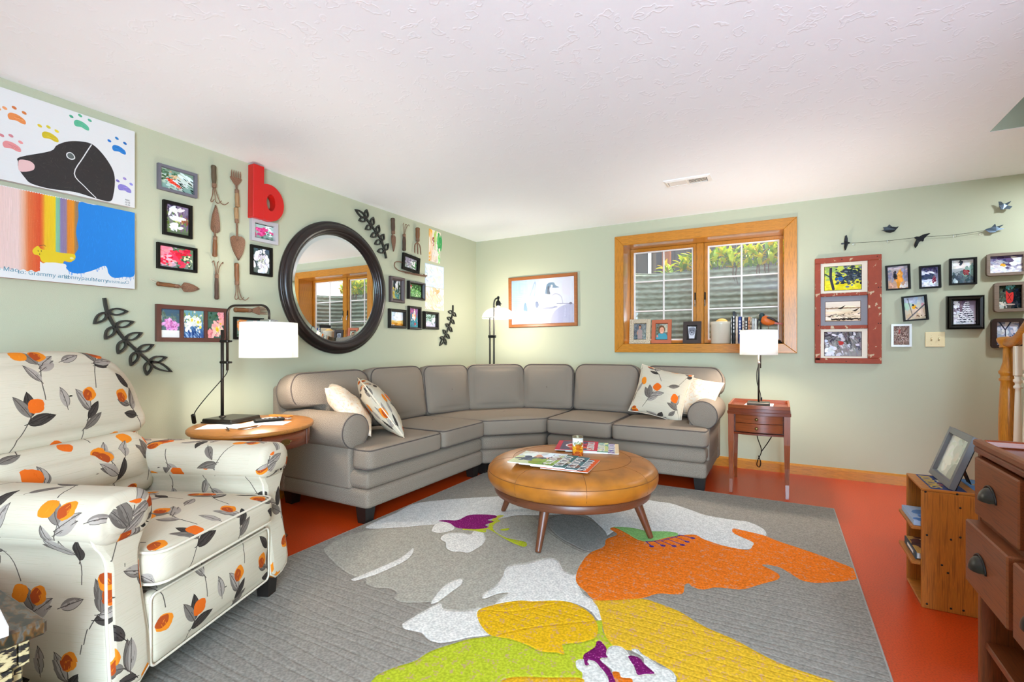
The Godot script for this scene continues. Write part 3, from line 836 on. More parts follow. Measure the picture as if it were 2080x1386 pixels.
	P.redfeeder = print_photo("25352c", "55504a", [["4f5a4a", 50, .2, .5, .15, .3, .06], ["17222a", 50, .75, .5, .15, .25, .08], ["cfd0c8", 24, .2, .85, .12, .1, .05], ["68b6bc", 12, .48, .08, .08, .02, .05]], func(im):
		fill(im, spline([Vector2(66, 50), Vector2(80, 56), Vector2(96, 70), Vector2(118, 60), Vector2(132, 66), Vector2(128, 130), Vector2(104, 150), Vector2(74, 140)], 4, true), hex("d23a36"))
		stroke(im, [Vector2(84, 76), Vector2(112, 130)], 4, hex("4a1a1c")); stroke(im, [Vector2(116, 76), Vector2(82, 120)], 4, hex("4a1a1c"))
		fill(im, ellipse(104, 162, 44, 5), hex("c9b0a8")))
	P.icy = print_photo("8fa2c6", "b9c4dc", [["dfe6f4", 60, .5, .4, .35, .3, .08], ["4a5c90", 20, .5, .8, .3, .1, .06]], func(im):
		stroke(im, [Vector2(30, 0), Vector2(80, 70), Vector2(130, 0)], 10, hex("2c3450")); stroke(im, [Vector2(80, 70), Vector2(88, 200)], 9, hex("2c3450")))
	P.spruce = print_photo("c2cf5a", "e6d42c", [["8fae5a", 30, .2, .2, .1, .15, .06], ["ecdb2e", 60, .4, .85, .35, .08, .09]], func(im):
		stroke(im, [Vector2(36, 10), Vector2(34, 90), Vector2(50, 190)], 15, hex("3a3844"))
		stroke(im, [Vector2(4, 60), Vector2(34, 90)], 8, hex("3a3844"))
		for i in 200:
			var x := 140 + rng.randfn() * 42; var y := 80 + rng.randfn() * 36
			fill(im, ellipse(maxf(66, x), y, rng.randf_range(6, 14), rng.randf_range(5, 9), 9, rng.randf() * 3), jit(hex("353c44" if rng.randf() < .7 else "6f7c86"), .06))
		for i in 12: fill(im, ellipse(88 + rng.randfn() * 8, 105 + rng.randfn() * 8, 8, 6, 8), jit(hex("2f5f9a"), .06)))
	P.geese = print_photo("f3e4d2", "d3b490", [["efd9be", 40, .5, .7, .4, .12, .1, 2.5, 0.0], ["4a3626", 26, .6, .9, .2, .03, .025], ["7a5a40", 40, .5, .72, .3, .08, .015, 2.5, 0.0]], func(im):
		im.fill_rect(Rect2i(0, 62, 200, 12), hex("b79a7e"))
		for i in 60: fill(im, ellipse(rng.randf_range(0, 200), 66 + rng.randfn() * 3, 6, 4, 8), jit(hex("9a7c60"), .05))
		for b in [[90, 64, 1.2], [170, 92, 1.1], [150, 118, .4], [102, 134, .6], [68, 148, .5], [24, 150, .8], [190, 126, .5]]:
			var o := Vector2(b[0], b[1])
			fill(im, [o + Vector2(-16, 6) * b[2], o + Vector2(0, -4) * b[2], o + Vector2(22, -22) * b[2], o + Vector2(8, 4) * b[2], o + Vector2(0, 12) * b[2]], hex("32241a"))
		for i in 16: fill(im, ellipse(40 + i * 10, 182 + rng.randfn() * 4, 7, 8, 8), hex("2e2118")))
	P.cardinal = print_photo("6f6a6c", "9a928e", [["4f4a4e", 90, .4, .3, .35, .25, .04, 3.0], ["c9c6ca", 60, .4, .6, .35, .3, .06], ["8f8886", 60, .6, .6, .3, .3, .04, 3.0, 1.2], ["e8e8ee", 24, .1, .8, .08, .15, .06], ["5a5250", 24, .65, .2, .05, .2, .03, 3.0, 1.5]], func(im):
		fill(im, ellipse(92, 94, 13, 17, 12, .4), hex("b8332f")); fill(im, ellipse(82, 82, 8, 7), hex("c43a32")))
	P.girl = print_photo("7f8080", "6f7a7c", [["5d646a", 60, .25, .6, .15, .3, .07], ["8c9088", 40, .8, .5, .12, .3, .07]], func(im):
		fill(im, spline([Vector2(66, 200), Vector2(62, 120), Vector2(52, 110), Vector2(60, 84), Vector2(84, 72), Vector2(112, 72), Vector2(136, 86), Vector2(140, 112), Vector2(132, 122), Vector2(134, 200)], 4, true), hex("a8938c"))
		fill(im, spline([Vector2(58, 96), Vector2(48, 120), Vector2(60, 150), Vector2(70, 120)], 4, true), hex("b98d76"))
		fill(im, ellipse(98, 42, 24, 30), hex("5a3626")); fill(im, ellipse(97, 46, 14, 19), hex("cf9b80"))
		fill(im, ellipse(98, 70, 10, 8), hex("c8957a")))
	P.child = print_photo("8f9894", "5a5f52", [["6a6f5c", 40, .2, .3, .15, .2, .07], ["b9b4a0", 30, .8, .2, .15, .15, .07]], func(im):
		fill(im, spline([Vector2(20, 200), Vector2(24, 150), Vector2(70, 120), Vector2(100, 130), Vector2(150, 118), Vector2(190, 150), Vector2(196, 200)], 4, true), hex("4f98a8"))
		fill(im, ellipse(32, 156, 14, 16), hex("dc8a86"))
		fill(im, ellipse(100, 70, 54, 52), hex("6b4a32"))
		fill(im, ellipse(104, 84, 38, 42), hex("dfa084"))
		fill(im, ellipse(92, 76, 4, 3), hex("4a3024")); fill(im, ellipse(120, 76, 4, 3), hex("4a3024"))
		fill(im, ellipse(106, 90, 5, 4), hex("cf8a70"))
		fill(im, spline([Vector2(90, 102), Vector2(106, 108), Vector2(122, 102), Vector2(106, 114)], 4, true), hex("f3e4da")))
	P.puppy = print_photo("3c3834", "2e2a28", [["4a4440", 30, .5, .5, .3, .3, .08]], func(im):
		fill(im, [Vector2(8, 8), Vector2(176, 14), Vector2(170, 60), Vector2(150, 190), Vector2(40, 190), Vector2(20, 70)], hex("d3d3d8"))
		fill(im, spline([Vector2(30, 40), Vector2(70, 24), Vector2(130, 24), Vector2(165, 44), Vector2(150, 110), Vector2(120, 140), Vector2(70, 140), Vector2(40, 110)], 4, true), hex("7f7f88"))
		fill(im, ellipse(96, 110, 34, 30), hex("a9a9b2")); fill(im, ellipse(96, 98, 13, 9), hex("1d1c20"))
		fill(im, ellipse(70, 68, 7, 6), hex("1d1c20")); fill(im, ellipse(122, 68, 7, 6), hex("1d1c20"))
		for i in 40: fill(im, ellipse(96 + rng.randfn() * 34, 70 + rng.randfn() * 26, 3, 6, 6, rng.randf() * 3), jit(hex("5f5f68"), .1)))
	P.portrait = print_photo("e6e9e2", "c9cec6", [["f3f5ef", 30, .25, .4, .12, .2, .12], ["b9c4b6", 20, .62, .3, .1, .15, .1]], func(im):  # pale tones carry the reflection in the frame's glass
		fill(im, spline([Vector2(110, 200), Vector2(120, 140), Vector2(150, 120), Vector2(200, 130), Vector2(200, 200)], 4, true), hex("8b9490"))
		fill(im, ellipse(122, 92, 18, 24), hex("d6cfc0")))
	P.art1 = print_photo("f3e6d2", "f0e2da", [["f2b23c", 10, .12, .1, .08, .05, .09], ["f5c8a0", 24, .2, .5, .06, .3, .05, 2.5, 1.5], ["b9d66a", 16, .55, .2, .06, .15, .05, 2.5, 1.5], ["4fb060", 24, .85, .35, .06, .14, .07], ["9fdc8a", 14, .9, .8, .05, .14, .05], ["b8503c", 8, .4, .45, .06, .1, .04], ["a9a29c", 14, .45, .55, .1, .2, .012, 4.0, 1.5], ["e8d0c0", 14, .5, .88, .15, .05, .05], ["efa832", 6, .1, .85, .04, .06, .06]])
	P.art2 = print_photo("e2e9ea", "d9e2ee", [["c9d6ea", 40, .5, .8, .35, .1, .05, 3.0], ["e9ece0", 40, .5, .4, .25, .2, .06, 3.0, 1.2], ["cfdfe8", 30, .5, .5, .3, .3, .04, 3.0]], func(im):
		for r in [Rect2i(0, 0, 200, 5), Rect2i(0, 0, 5, 200), Rect2i(195, 0, 5, 200)]: im.fill_rect(r, hex("a9c4d8")))
	P.art3 = print_photo("f0ebe2", "f1ece4", [["f2c6a2", 70, .5, .45, .22, .2, .04, 3.0, 1.2], ["f4d4b4", 50, .45, .65, .22, .15, .05, 3.0, .9], ["f0b080", 12, .62, .1, .06, .06, .06], ["e4ecc0", 12, .8, .88, .08, .04, .05]])
	P.cover_a = print_photo("b9c49a", "d8dfae", [["e8e6da", 40, .25, .6, .15, .2, .12], ["8f6a5a", 16, .45, .25, .1, .08, .08], ["d89a84", 20, .5, .5, .08, .08, .09], ["4f5a6a", 16, .62, .7, .1, .1, .08], ["8fa84a", 26, .75, .3, .1, .15, .1], ["dfe6ee", 20, .15, .3, .1, .1, .1]])
	P.cover_b = print_photo("3f6a6a", "86a08a", [["c9c0a0", 30, .6, .5, .2, .2, .09], ["4f3a34", 20, .5, .3, .15, .1, .07]])
	P.cover_c = print_photo("4f7478", "6a5a6a", [["8f6a5a", 30, .5, .6, .2, .2, .09], ["2c2a38", 14, .5, .4, .2, .2, .07]])
	P.cover_d = print_photo("3a424c", "3a424c", [["5a6068", 20, .5, .5, .3, .3, .1]], func(im):
		for r in [Rect2i(0, 0, 200, 26), Rect2i(0, 0, 12, 200), Rect2i(188, 0, 12, 200), Rect2i(0, 188, 200, 12)]: im.fill_rect(r, hex("e0602c")))
	P.cover_e = print_photo("56607a", "6a5f6a", [["d8553c", 24, .6, .4, .12, .15, .09], ["b03a44", 20, .4, .3, .12, .1, .07]], func(im):
		for r in [Rect2i(0, 0, 200, 24), Rect2i(0, 0, 12, 200), Rect2i(188, 0, 12, 200), Rect2i(0, 176, 200, 24)]: im.fill_rect(r, hex("c83a4c"))
		fill(im, ellipse(100, 120, 40, 36), hex("efe9e4")); fill(im, ellipse(100, 120, 32, 28), hex("cf4a44")))
	P.cover_f = print_photo("7fb09a", "9fc08a", [["dfe0a0", 30, .5, .5, .25, .25, .1]])
	P.cover_g = print_photo("9a86b4", "c8a8b8", [["6f5a9a", 30, .5, .5, .25, .25, .1]], func(im): im.fill_rect(Rect2i(0, 0, 200, 20), hex("e8cfa6")))
	P.can = print_photo("e9e6dc", "c9781c", [["e9e6dc", 60, .5, .2, .5, .1, .1], ["ecb03a", 60, .5, .55, .4, .05, .08], ["d98a1c", 60, .5, .75, .4, .05, .08], ["a84a1c", 40, .5, .9, .4, .05, .07], ["b8641c", 12, .1, .45, .06, .08, .06]])
	P.crate = print_photo("223a72", "1f3668", [["2f4f8c", 20, .7, .7, .2, .2, .1], ["d9c9b0", 8, .6, .55, .06, .06, .06], ["6a3a4a", 8, .35, .5, .06, .05, .05]])
	P.crate2 = print_photo("4f86c0", "3a4a48", [["8f7a5a", 30, .4, .5, .2, .1, .08], ["2f3a38", 40, .5, .85, .4, .1, .08]])
	P.plan = print_photo("a9c0dc", "e4e6e6", [["5f8fd0", 24, .4, .3, .2, .15, .1], ["d9a9a6", 12, .6, .65, .15, .08, .08]])
	P.book_a = print_photo("c89a4a", "8a4a34", [["e9d9b0", 14, .6, .5, .2, .2, .1], ["5a2a22", 14, .6, .2, .2, .1, .08]])
	P.notice = print_photo("fbfaf8", "f6f3f0", [], func(im):
		im.fill_rect(Rect2i(20, 20, 150, 160), hex("e23a2a"))
		for i in 4: im.fill_rect(Rect2i(30, 32 + i * 36, 120, 24), hex("f3c8c0"))
		for i in 4:
			for j in 6: im.fill_rect(Rect2i(36 + j * 18, 36 + i * 36, 11, 15), hex("d8402f")))
	M.prints = tex_mat(atlas, 0.5)
	M.prints.metallic_specular = 0.2
	M.dull_prints = tex_mat(atlas, 0.8)
	M.P = P

# ---------------------------------------------------------------- camera, sky and lights
func set_view() -> void:
	var cam := Camera3D.new()
	cam.name = "camera"
	add_child(cam)
	cam.position = Vector3(3.285, 1.14, 5.03)
	cam.rotation_degrees = Vector3(0, 28.896, 0)
	var near := 0.05
	cam.set_frustum(2.0 * near * 693.0 / 982.0, Vector2(0, near * 12.0 / 982.0), near, 80.0)
	cam.current = true
	var we := WorldEnvironment.new()
	we.name = "environment"
	var e := Environment.new()
	e.background_mode = Environment.BG_SKY
	var sky := Sky.new()
	var sm := ProceduralSkyMaterial.new()
	sm.sky_top_color = hex("c4d6ee"); sm.sky_horizon_color = hex("f0f3f6"); sm.ground_bottom_color = hex("7d7a70"); sm.ground_horizon_color = hex("b9b6ac")
	sm.sky_energy_multiplier = SKY; sm.ground_energy_multiplier = SKY * 0.35
	sky.sky_material = sm
	e.sky = sky
	e.tonemap_mode = Environment.TONE_MAPPER_LINEAR
	e.tonemap_exposure = 1.12
	e.sdfgi_enabled = true; e.ssao_enabled = true; e.ssil_enabled = true
	we.environment = e
	add_child(we)
	var sun := DirectionalLight3D.new()   # late sun over the garden fence: it lights the plants and grazes the window recess
	sun.name = "sun"
	sun.light_color = hex("fff0d6"); sun.light_energy = SUN; sun.light_angular_distance = 1.5; sun.shadow_enabled = true
	sun.sky_mode = DirectionalLight3D.SKY_MODE_LIGHT_ONLY
	add_child(sun)
	sun.look_at_from_position(Vector3(2.0, 9, -4), Vector3(0.2, 5.2, -2.6))
	# added fill light, placed at an added glazed door behind the viewer
	area("door_daylight", Vector3(4.5, 1.15, 7.05), Vector3(-90, 0, 0), Vector2(1.9, 1.9), DOOR_FILL, hex("c2e3ff"), Vector3(0, 0, 0))
	for p in UNSEEN_LAMP_SPOTS:
		area("recessed_glow", Vector3(p.x, 2.415, p.y), Vector3(-90, 0, 0), Vector2(0.14, 0.14), p.z * UNSEEN_CANS, hex("e6f2ff"), Vector3(-90, 0, 0))

const UNSEEN_LAMP_SPOTS := [Vector3(1.8, 6.4, 0.5), Vector3(3.4, 5.9, 0.5), Vector3(5.0, 6.3, 0.8), Vector3(5.15, 0.62, 1.8)]  # three added ceiling fills, then an unseen lamp brightening the stair corner
const SUN := 2.0
const SKY := 1.9
const DOOR_FILL := 38.0
const UNSEEN_CANS := 1.0
const LAMP_L := 0.46
const LAMP_R := 0.85
const LAMP_F := 0.62

func area(called: String, p: Vector3, _old: Vector3, size: Vector2, energy: float, c: Color, rot: Vector3) -> void:
	var l := AreaLight3D.new()
	l.name = called
	l.area_size = size; l.light_energy = energy; l.light_color = c
	l.shadow_enabled = true; l.area_range = 14.0
	l.position = p; l.rotation_degrees = rot
	add_child(l, true)

func omni(called: String, p: Vector3, energy: float, c: Color, size: float) -> void:
	var l := OmniLight3D.new()
	l.name = called
	l.light_energy = energy; l.light_color = c; l.light_size = size; l.omni_range = 12.0; l.omni_attenuation = 2.0; l.shadow_enabled = true
	l.position = p
	add_child(l, true)

# ---------------------------------------------------------------- the room
func bx(b: MB, x0: float, y0: float, z0: float, x1: float, y1: float, z1: float, bev := 0.0) -> MB:
	return b.box(Vector3((x0 + x1) / 2, (y0 + y1) / 2, (z0 + z1) / 2), Vector3(absf(x1 - x0), absf(y1 - y0), absf(z1 - z0)), bev)

const WX0 := 1.855
const WX1 := 3.324
const WY0 := 1.17
const WY1 := 2.206

func make_room() -> void:
	struct("floor", bx(MB.new(), -0.3, -0.2, -0.3, 5.9, 0, 7.5), M.floor)
	struct("wall_left", bx(MB.new(), -0.25, 0, -0.3, 0, H, 7.5), M.wall)
	var b := MB.new()
	bx(b, 0, 0, -0.3, 5.9, WY0 - 0.018, 0); bx(b, 0, WY1 + 0.018, -0.3, 5.9, H, 0)
	bx(b, 0, WY0 - 0.018, -0.3, WX0 - 0.018, WY1 + 0.018, 0); bx(b, WX1 + 0.018, WY0 - 0.018, -0.3, 5.9, WY1 + 0.018, 0)
	struct("wall_back", b, M.wall)
	struct("wall_right", bx(MB.new(), 5.6, 0, 0, 5.9, 4.7, 7.5), M.wall)
	b = MB.new()
	bx(b, 0, 0, 7.2, 3.4, H, 7.5); bx(b, 5.5, 0, 7.2, 5.6, H, 7.5); bx(b, 3.4, 2.15, 7.2, 5.5, H, 7.5)
	struct("wall_front", b, M.wall)
	b = MB.new()   # ceiling with the stair opening
	bx(b, -0.25, H, -0.3, 4.40, H + 0.3, 7.5); bx(b, 4.40, H, -0.3, 5.9, H + 0.3, 1.075); bx(b, 4.40, H, 4.6, 5.6, H + 0.3, 7.5)
	struct("ceiling", b, M.ceiling)
	b = MB.new()   # walls of the stairwell above the opening
	bx(b, 4.40, H + 0.001, 0.96, 5.6, 4.7, 1.0752); bx(b, 4.28, H + 0.3, 1.075, 4.401, 4.7, 4.6); bx(b, 4.40, H + 0.3, 4.6, 5.6, 4.7, 4.72)
	struct("wall_stairwell", b, M.wall)
	struct("ceiling_stairwell", bx(MB.new(), 4.28, 4.7, 0.96, 5.9, 4.9, 4.72), M.ceiling)
	b = MB.new()
	b.extrude(PackedVector2Array([Vector2(0, 0), Vector2(0.016, 0), Vector2(0.016, 0.075), Vector2(0.010, 0.088), Vector2(0.004, 0.092), Vector2(0, 0.092)]), 0, 5.6, Transform3D(Basis(Vector3(0, 0, 1), Vector3(0, 1, 0), Vector3(-1, 0, 0)), Vector3(5.6, 0, 0)))
	struct("baseboard_back", b, M.oak[0])
	b = MB.new()
	b.extrude(PackedVector2Array([Vector2(0, 0), Vector2(0.016, 0), Vector2(0.016, 0.075), Vector2(0.010, 0.088), Vector2(0.004, 0.092), Vector2(0, 0.092)]), 0.02, 7.2)
	struct("baseboard_left", b, M.oak[2])
	# added glazed door behind the viewer, a setting for the fill light
	var d := Node3D.new()
	d.name = "added_door_1"; d.set_meta("kind", "structure"); add_child(d)
	for x in [3.4, 4.41, 5.42]: part("frame_post", bx(MB.new(), x, 0, 7.26, x + 0.08, 2.15, 7.36, 0.005), M.white, d)
	for y in [0.0, 2.06]: part("frame_rail", bx(MB.new(), 3.48, y, 7.27, 5.42, y + 0.09, 7.35, 0.005), M.white, d)
	for x in [3.48, 4.49]: part("pane", bx(MB.new(), x, 0.09, 7.305, x + 0.93, 2.06, 7.315), M.cover_glass, d)
	struct("ground_outside", bx(MB.new(), -3, -0.3, 7.5, 9, -0.1, 14), plain(hex("8a8a7c"), 0.9))
	make_window()
	make_outside()
	make_ceiling_fittings()

func trapezoid(a: Vector2, b: Vector2, c: Vector2, d: Vector2, z0: float, z1: float) -> MB:
	return MB.new().extrude(PackedVector2Array([a, b, c, d]), z0, z1, Transform3D.IDENTITY, 0.004)

func make_window() -> void:
	var w := Node3D.new()
	w.name = "window_1"; w.set_meta("kind", "structure"); add_child(w)
	var o := [1.762, 1.083, 3.428, 2.305]   # outer edge of the casing
	part("casing", trapezoid(Vector2(o[0], o[1]), Vector2(o[2], o[1]), Vector2(WX1, WY0), Vector2(WX0, WY0), 0, 0.022), M.oak[0], w)
	part("casing", trapezoid(Vector2(WX0, WY1), Vector2(WX1, WY1), Vector2(o[2], o[3]), Vector2(o[0], o[3]), 0, 0.022), M.oak[0], w)
	part("casing", trapezoid(Vector2(o[0], o[1]), Vector2(WX0, WY0), Vector2(WX0, WY1), Vector2(o[0], o[3]), 0, 0.022), M.oak[1], w)
	part("casing", trapezoid(Vector2(WX1, WY0), Vector2(o[2], o[1]), Vector2(o[2], o[3]), Vector2(WX1, WY1), 0, 0.022), M.oak[1], w)
	part("sill", bx(MB.new(), WX0 - 0.018, WY0 - 0.018, -0.3, WX1 + 0.018, WY0, 0.004), M.oak[0], w)
	M.jamb = M.oak[0].duplicate(); M.jamb.clearcoat_enabled = true; M.jamb.clearcoat = 0.8; M.jamb.clearcoat_roughness = 0.12
	M.jamb_up = M.oak[1].duplicate(); M.jamb_up.clearcoat_enabled = true; M.jamb_up.clearcoat = 0.8; M.jamb_up.clearcoat_roughness = 0.12
	part("head_jamb", bx(MB.new(), WX0 - 0.018, WY1, -0.3, WX1 + 0.018, WY1 + 0.018, 0.004), M.jamb, w)
	part("side_jamb", bx(MB.new(), WX0 - 0.018, WY0, -0.3, WX0, WY1, 0.004), M.jamb_up, w)
	part("side_jamb", bx(MB.new(), WX1, WY0, -0.3, WX1 + 0.018, WY1, 0.004), M.jamb_up, w)
	part("mullion", bx(MB.new(), 2.542, WY0, -0.30, 2.614, WY1, -0.235, 0.004), M.oak[1], w)
	for s in [[WX0, 2.542, 2.208], [2.614, WX1, 2.961]]:
		var cx: float = (s[0] + s[1]) / 2
		var cy := (WY0 + WY1) / 2 + 0.004
		var sw: float = s[1] - s[0] - 0.006
		var sh := WY1 - WY0 - 0.012
		var sash := part("sash", MB.new().frame(sw, sh, [[0, 0], [0, 0.04], [0.026, 0.04], [0.032, 0.03], [0.032, 0]], at(cx, cy, -0.29)), M.oak[1], w)
		part("glazing_bead", MB.new().frame(sw - 0.064, sh - 0.064, [[0, 0], [0, 0.016], [0.012, 0.016], [0.014, 0.006], [0.014, 0]], at(cx, cy, -0.285)), M.vinyl, sash)
		var gx0: float = cx - sw / 2 + 0.044
		var gx1: float = cx + sw / 2 - 0.044
		var gy0 := cy - sh / 2 + 0.044
		var gy1 := cy + sh / 2 - 0.044
		part("muntin", bx(MB.new(), s[2] - 0.008, gy0, -0.284, s[2] + 0.008, gy1, -0.270, 0.003), M.vinyl, sash)
		for y in [1.528, 1.848]: part("muntin", bx(MB.new(), gx0, y - 0.007, -0.284, gx1, y + 0.007, -0.271, 0.003), M.vinyl, sash)
		var ys := [gy0, 1.528, 1.848, gy1]
		var xs := [gx0, s[2], gx1]
		for i in 2:
			for j in 3: part("pane", bx(MB.new(), xs[i] + 0.001, ys[j] + 0.001, -0.288, xs[i + 1] - 0.001, ys[j + 1] - 0.001, -0.285), M.cover_glass, sash)
		var hx: float = 2.530 if s[0] < 2 else 2.626   # sash locks on either side of the mullion
		var lock := part("sash_lock", bx(MB.new(), hx - 0.006, 1.60, -0.25, hx + 0.006, 1.70, -0.236, 0.003), M.black_soft, sash)
		part("lever", MB.new().tube([Vector3(hx, 1.62, -0.236), Vector3(hx + 0.004, 1.58, -0.222), Vector3(hx, 1.555, -0.222)], 0.006, 6), M.chrome, lock)
	var crank := part("window_crank", bx(MB.new(), 3.19, WY0, -0.255, 3.31, WY0 + 0.022, -0.205, 0.006), M.black_soft, w)
	part("crank_handle", MB.new(true).tube([Vector3(3.21, WY0 + 0.024, -0.21), Vector3(3.25, WY0 + 0.032, -0.2), Vector3(3.30, WY0 + 0.026, -0.19)], 0.006, 6), M.black_soft, crank)

func make_outside() -> void:
	# corrugated steel window well
	var plan := []
	for i in 6: plan.append(Vector2(1.60, -0.3 - 0.18 * i / 5.0))
	for i in range(1, 13): plan.append(Vector2(2.07, -0.48) + Vector2(-cos(PI / 2 * i / 12), -sin(PI / 2 * i / 12)) * 0.47)
	for i in range(1, 14): plan.append(Vector2(2.07 + 1.26 * i / 14.0, -0.95))
	for i in range(0, 10): plan.append(Vector2(3.33, -0.6) + Vector2(sin(PI / 2 * i / 9), -cos(PI / 2 * i / 9)) * 0.35)
	for i in range(1, 6): plan.append(Vector2(3.68, -0.6 + 0.3 * i / 5.0))
	var b := MB.new(true)
	var pt := func(i, y, off):
		var d: Vector2 = (plan[mini(i + 1, plan.size() - 1)] - plan[maxi(i - 1, 0)]).normalized()
		var n := Vector2(-d.y, d.x)
		var k: float = 0.008 * sin(y * TAU / 0.066) + off
		return Vector3(plan[i].x + n.x * k, y, plan[i].y + n.y * k)
	var rows := 130
	for i in plan.size() - 1:
		for j in rows:
			var y0 := 0.95 + 1.075 * j / rows
			var y1 := 0.95 + 1.075 * (j + 1) / rows
			var alg := smoothstep(0.35, 1.0, (plan[i].x - 1.9) / 1.2 + (1.75 - y0) * 0.9) * (0.45 + 0.55 * sin(y0 * TAU / 0.066 + 2.6)) if y0 < 1.93 else 0.0
			b.st.set_color(Color(1, 1, 1).lerp(Color(0.26, 0.30, 0.09), clampf(alg, 0.0, 0.85)))
			b.quad(pt.call(i + 1, y0, 0.0), pt.call(i, y0, 0.0), pt.call(i, y1, 0.0), pt.call(i + 1, y1, 0.0))
			b.quad(pt.call(i, y0, -0.003), pt.call(i + 1, y0, -0.003), pt.call(i + 1, y1, -0.003), pt.call(i, y1, -0.003))
	var rim := []
	for i in plan.size(): rim.append(pt.call(i, 2.026, 0.0))
	var well := thing("window_well", "corrugated galvanised steel window well with green algae stains outside the window", "window well")
	part("sheet", b, M.galv, well)
	part("rim", MB.new(true).tube(rim, 0.006, 6), M.galv, well)
	struct("well_gravel", bx(MB.new(), 1.5, 0.6, -1.0, 3.8, 0.95, -0.3), plain(hex("77736a"), 0.95))
	b = MB.new()
	bx(b, -4, 1.2, -9, 1.55, 1.99, -0.3); bx(b, 3.72, 1.2, -9, 9, 1.99, -0.3); bx(b, 1.55, 1.2, -9, 3.72, 1.99, -1.0)
	struct("ground_garden", b, tri(plain(hex("5d5140"), 0.95), Vector3.ONE))
	var fence := thing("garden_fence", "weathered grey board fence behind the leafy plants outside the window", "fence")
	for i in 40:
		var x := -3.4 + i * 0.212
		part("board", bx(MB.new(), x, 1.99, -2.66, x + 0.21, 3.5 + 0.01 * (i % 3), -2.63, 0.004), wood_grey(i), fence)
	for y in [2.3, 3.2]: part("rail", bx(MB.new(), -3.4, y, -2.70, 5.1, y + 0.09, -2.66, 0.004), M.fence_a, fence)
	var box := thing("wooden_bin", "grey weathered wooden bin with a pale edge, left of the plants outside the window", "bin")
	part("body", bx(MB.new(), 1.30, 1.99, -1.75, 1.81, 2.55, -1.25, 0.01), M.fence_b, box)
	part("edge", bx(MB.new(), 1.815, 2.02, -1.30, 1.845, 2.56, -1.24, 0.003), M.white, box)
	var post := thing("timber_post", "reddish brown timber post beside the grey bin outside the window", "post")
	part("shaft", bx(MB.new(), 1.93, 1.99, -1.63, 2.03, 3.2, -1.53, 0.004), wood(hex("a8643c"), 1, 0.7), post)
	part("cap", bx(MB.new(), 1.92, 3.2, -1.64, 2.04, 3.23, -1.52, 0.004), M.fence_a, post)
	# plants along the rim, each leaf its own piece
	rng.seed = 31
	var greens := [hex("b9c81c"), hex("8aa81e"), hex("d6cf2a"), hex("e3bd2c"), hex("6a9022"), hex("c4d534")]
	var lm := []
	for c in greens:
		var m := plain(c, 0.5)
		m.backlight_enabled = true; m.backlight = c * 0.8
		lm.append(m)
	var leaf := MB.new(true)
	for i in 8:
		for s in [-1, 1]:
			var t0 := i / 8.0; var t1 := (i + 1) / 8.0
			var w0 := 0.016 * pow(sin(PI * pow(t0, 0.8)), 0.8); var w1 := 0.016 * pow(sin(PI * pow(t1, 0.8)), 0.8)
			var y := func(t): return 0.012 * sin(t * 2.6) - 0.03 * t * t
			var a := Vector3(0, y.call(t0), -t0 * 0.12); var a2 := Vector3(0, y.call(t1), -t1 * 0.12)
			var c := Vector3(s * w0, y.call(t0) + 0.006, -t0 * 0.12); var c2 := Vector3(s * w1, y.call(t1) + 0.006, -t1 * 0.12)
			if s > 0: leaf.quad(a, c, c2, a2)
			else: leaf.quad(c, a, a2, c2)
	var leaf_mesh := leaf.done()
	var spots := [[2.30, 0.14, 26], [2.44, 0.22, 34], [2.57, 0.18, 26], [2.70, 0.22, 32], [2.83, 0.20, 30], [2.96, 0.24, 34], [3.09, 0.22, 32], [3.22, 0.26, 34], [3.36, 0.25, 30], [3.50, 0.24, 20], [2.12, 0.10, 12]]
	var words := ["low plant with yellow and green leaves furthest left along the steel rim", "leafy green plant with hanging roots, left of the window mullion", "small yellow green plant just behind the window mullion", "yellow leaved plant first to the right of the window mullion", "yellow leaved plant second to the right of the window mullion", "tall bright green and yellow plant, third right of the mullion", "green and yellow plant behind the right sash's upright glazing bar", "tall green leafy plant right of the right sash's upright bar", "broad green plant second right of the right sash's upright bar", "leafy green plant at the far right end of the steel rim", "sparse strappy plant beside the timber post outside the window"]
	for n in spots.size():
		var s = spots[n]
		var p := thing("leafy_plant", words[n], "plant", Transform3D(Basis(), Vector3(s[0], 1.99, -1.03)), "plants along the rim of the window well")
		for k in 3:
			var x := rng.randf_range(-0.04, 0.04)
			part("stem", MB.new(true).tube([Vector3(x, 0, 0), Vector3(x * 1.4, s[1] * 0.5, 0.01), Vector3(x * 2.2, s[1] * 0.95, 0.02)], 0.004, 5), lm[4], p)
		for k in s[2]:
			var h: float = s[1] * pow(rng.randf(), 0.8)
			var o := part("leaf", leaf_mesh, lm[rng.randi() % 6], p)
			var sc := rng.randf_range(0.9, 1.5)
			o.transform = Transform3D(Basis.from_euler(Vector3(rng.randf_range(0.35, 1.4), rng.randf_range(-PI, PI), rng.randf_range(-0.5, 0.5))).scaled(Vector3(sc, sc, sc)), Vector3(rng.randf_range(-0.06, 0.06), h, rng.randf_range(-0.03, 0.06)))
	var rm := plain(hex("5b3a22"), 0.9)
	for r in [[2.43, 0.30, 5], [2.47, 0.22, 3], [2.86, 0.20, 2], [2.93, 0.05, 2], [3.08, 0.14, 2], [3.17, 0.10, 2]]:
		var b2 := MB.new(true)
		for k in r[2]:
			var x: float = r[0] + rng.randf_range(-0.025, 0.025)
			b2.tube([Vector3(x, 2.03, -1.0), Vector3(x, 2.045, -0.945), Vector3(x + rng.randf_range(-.01, .01), 2.02 - r[1] * 0.4, -0.93), Vector3(x + rng.randf_range(-.02, .02), 2.02 - r[1] * rng.randf_range(0.7, 1.0), -0.928)], [0.006, 0.006, 0.005, 0.002], 5)
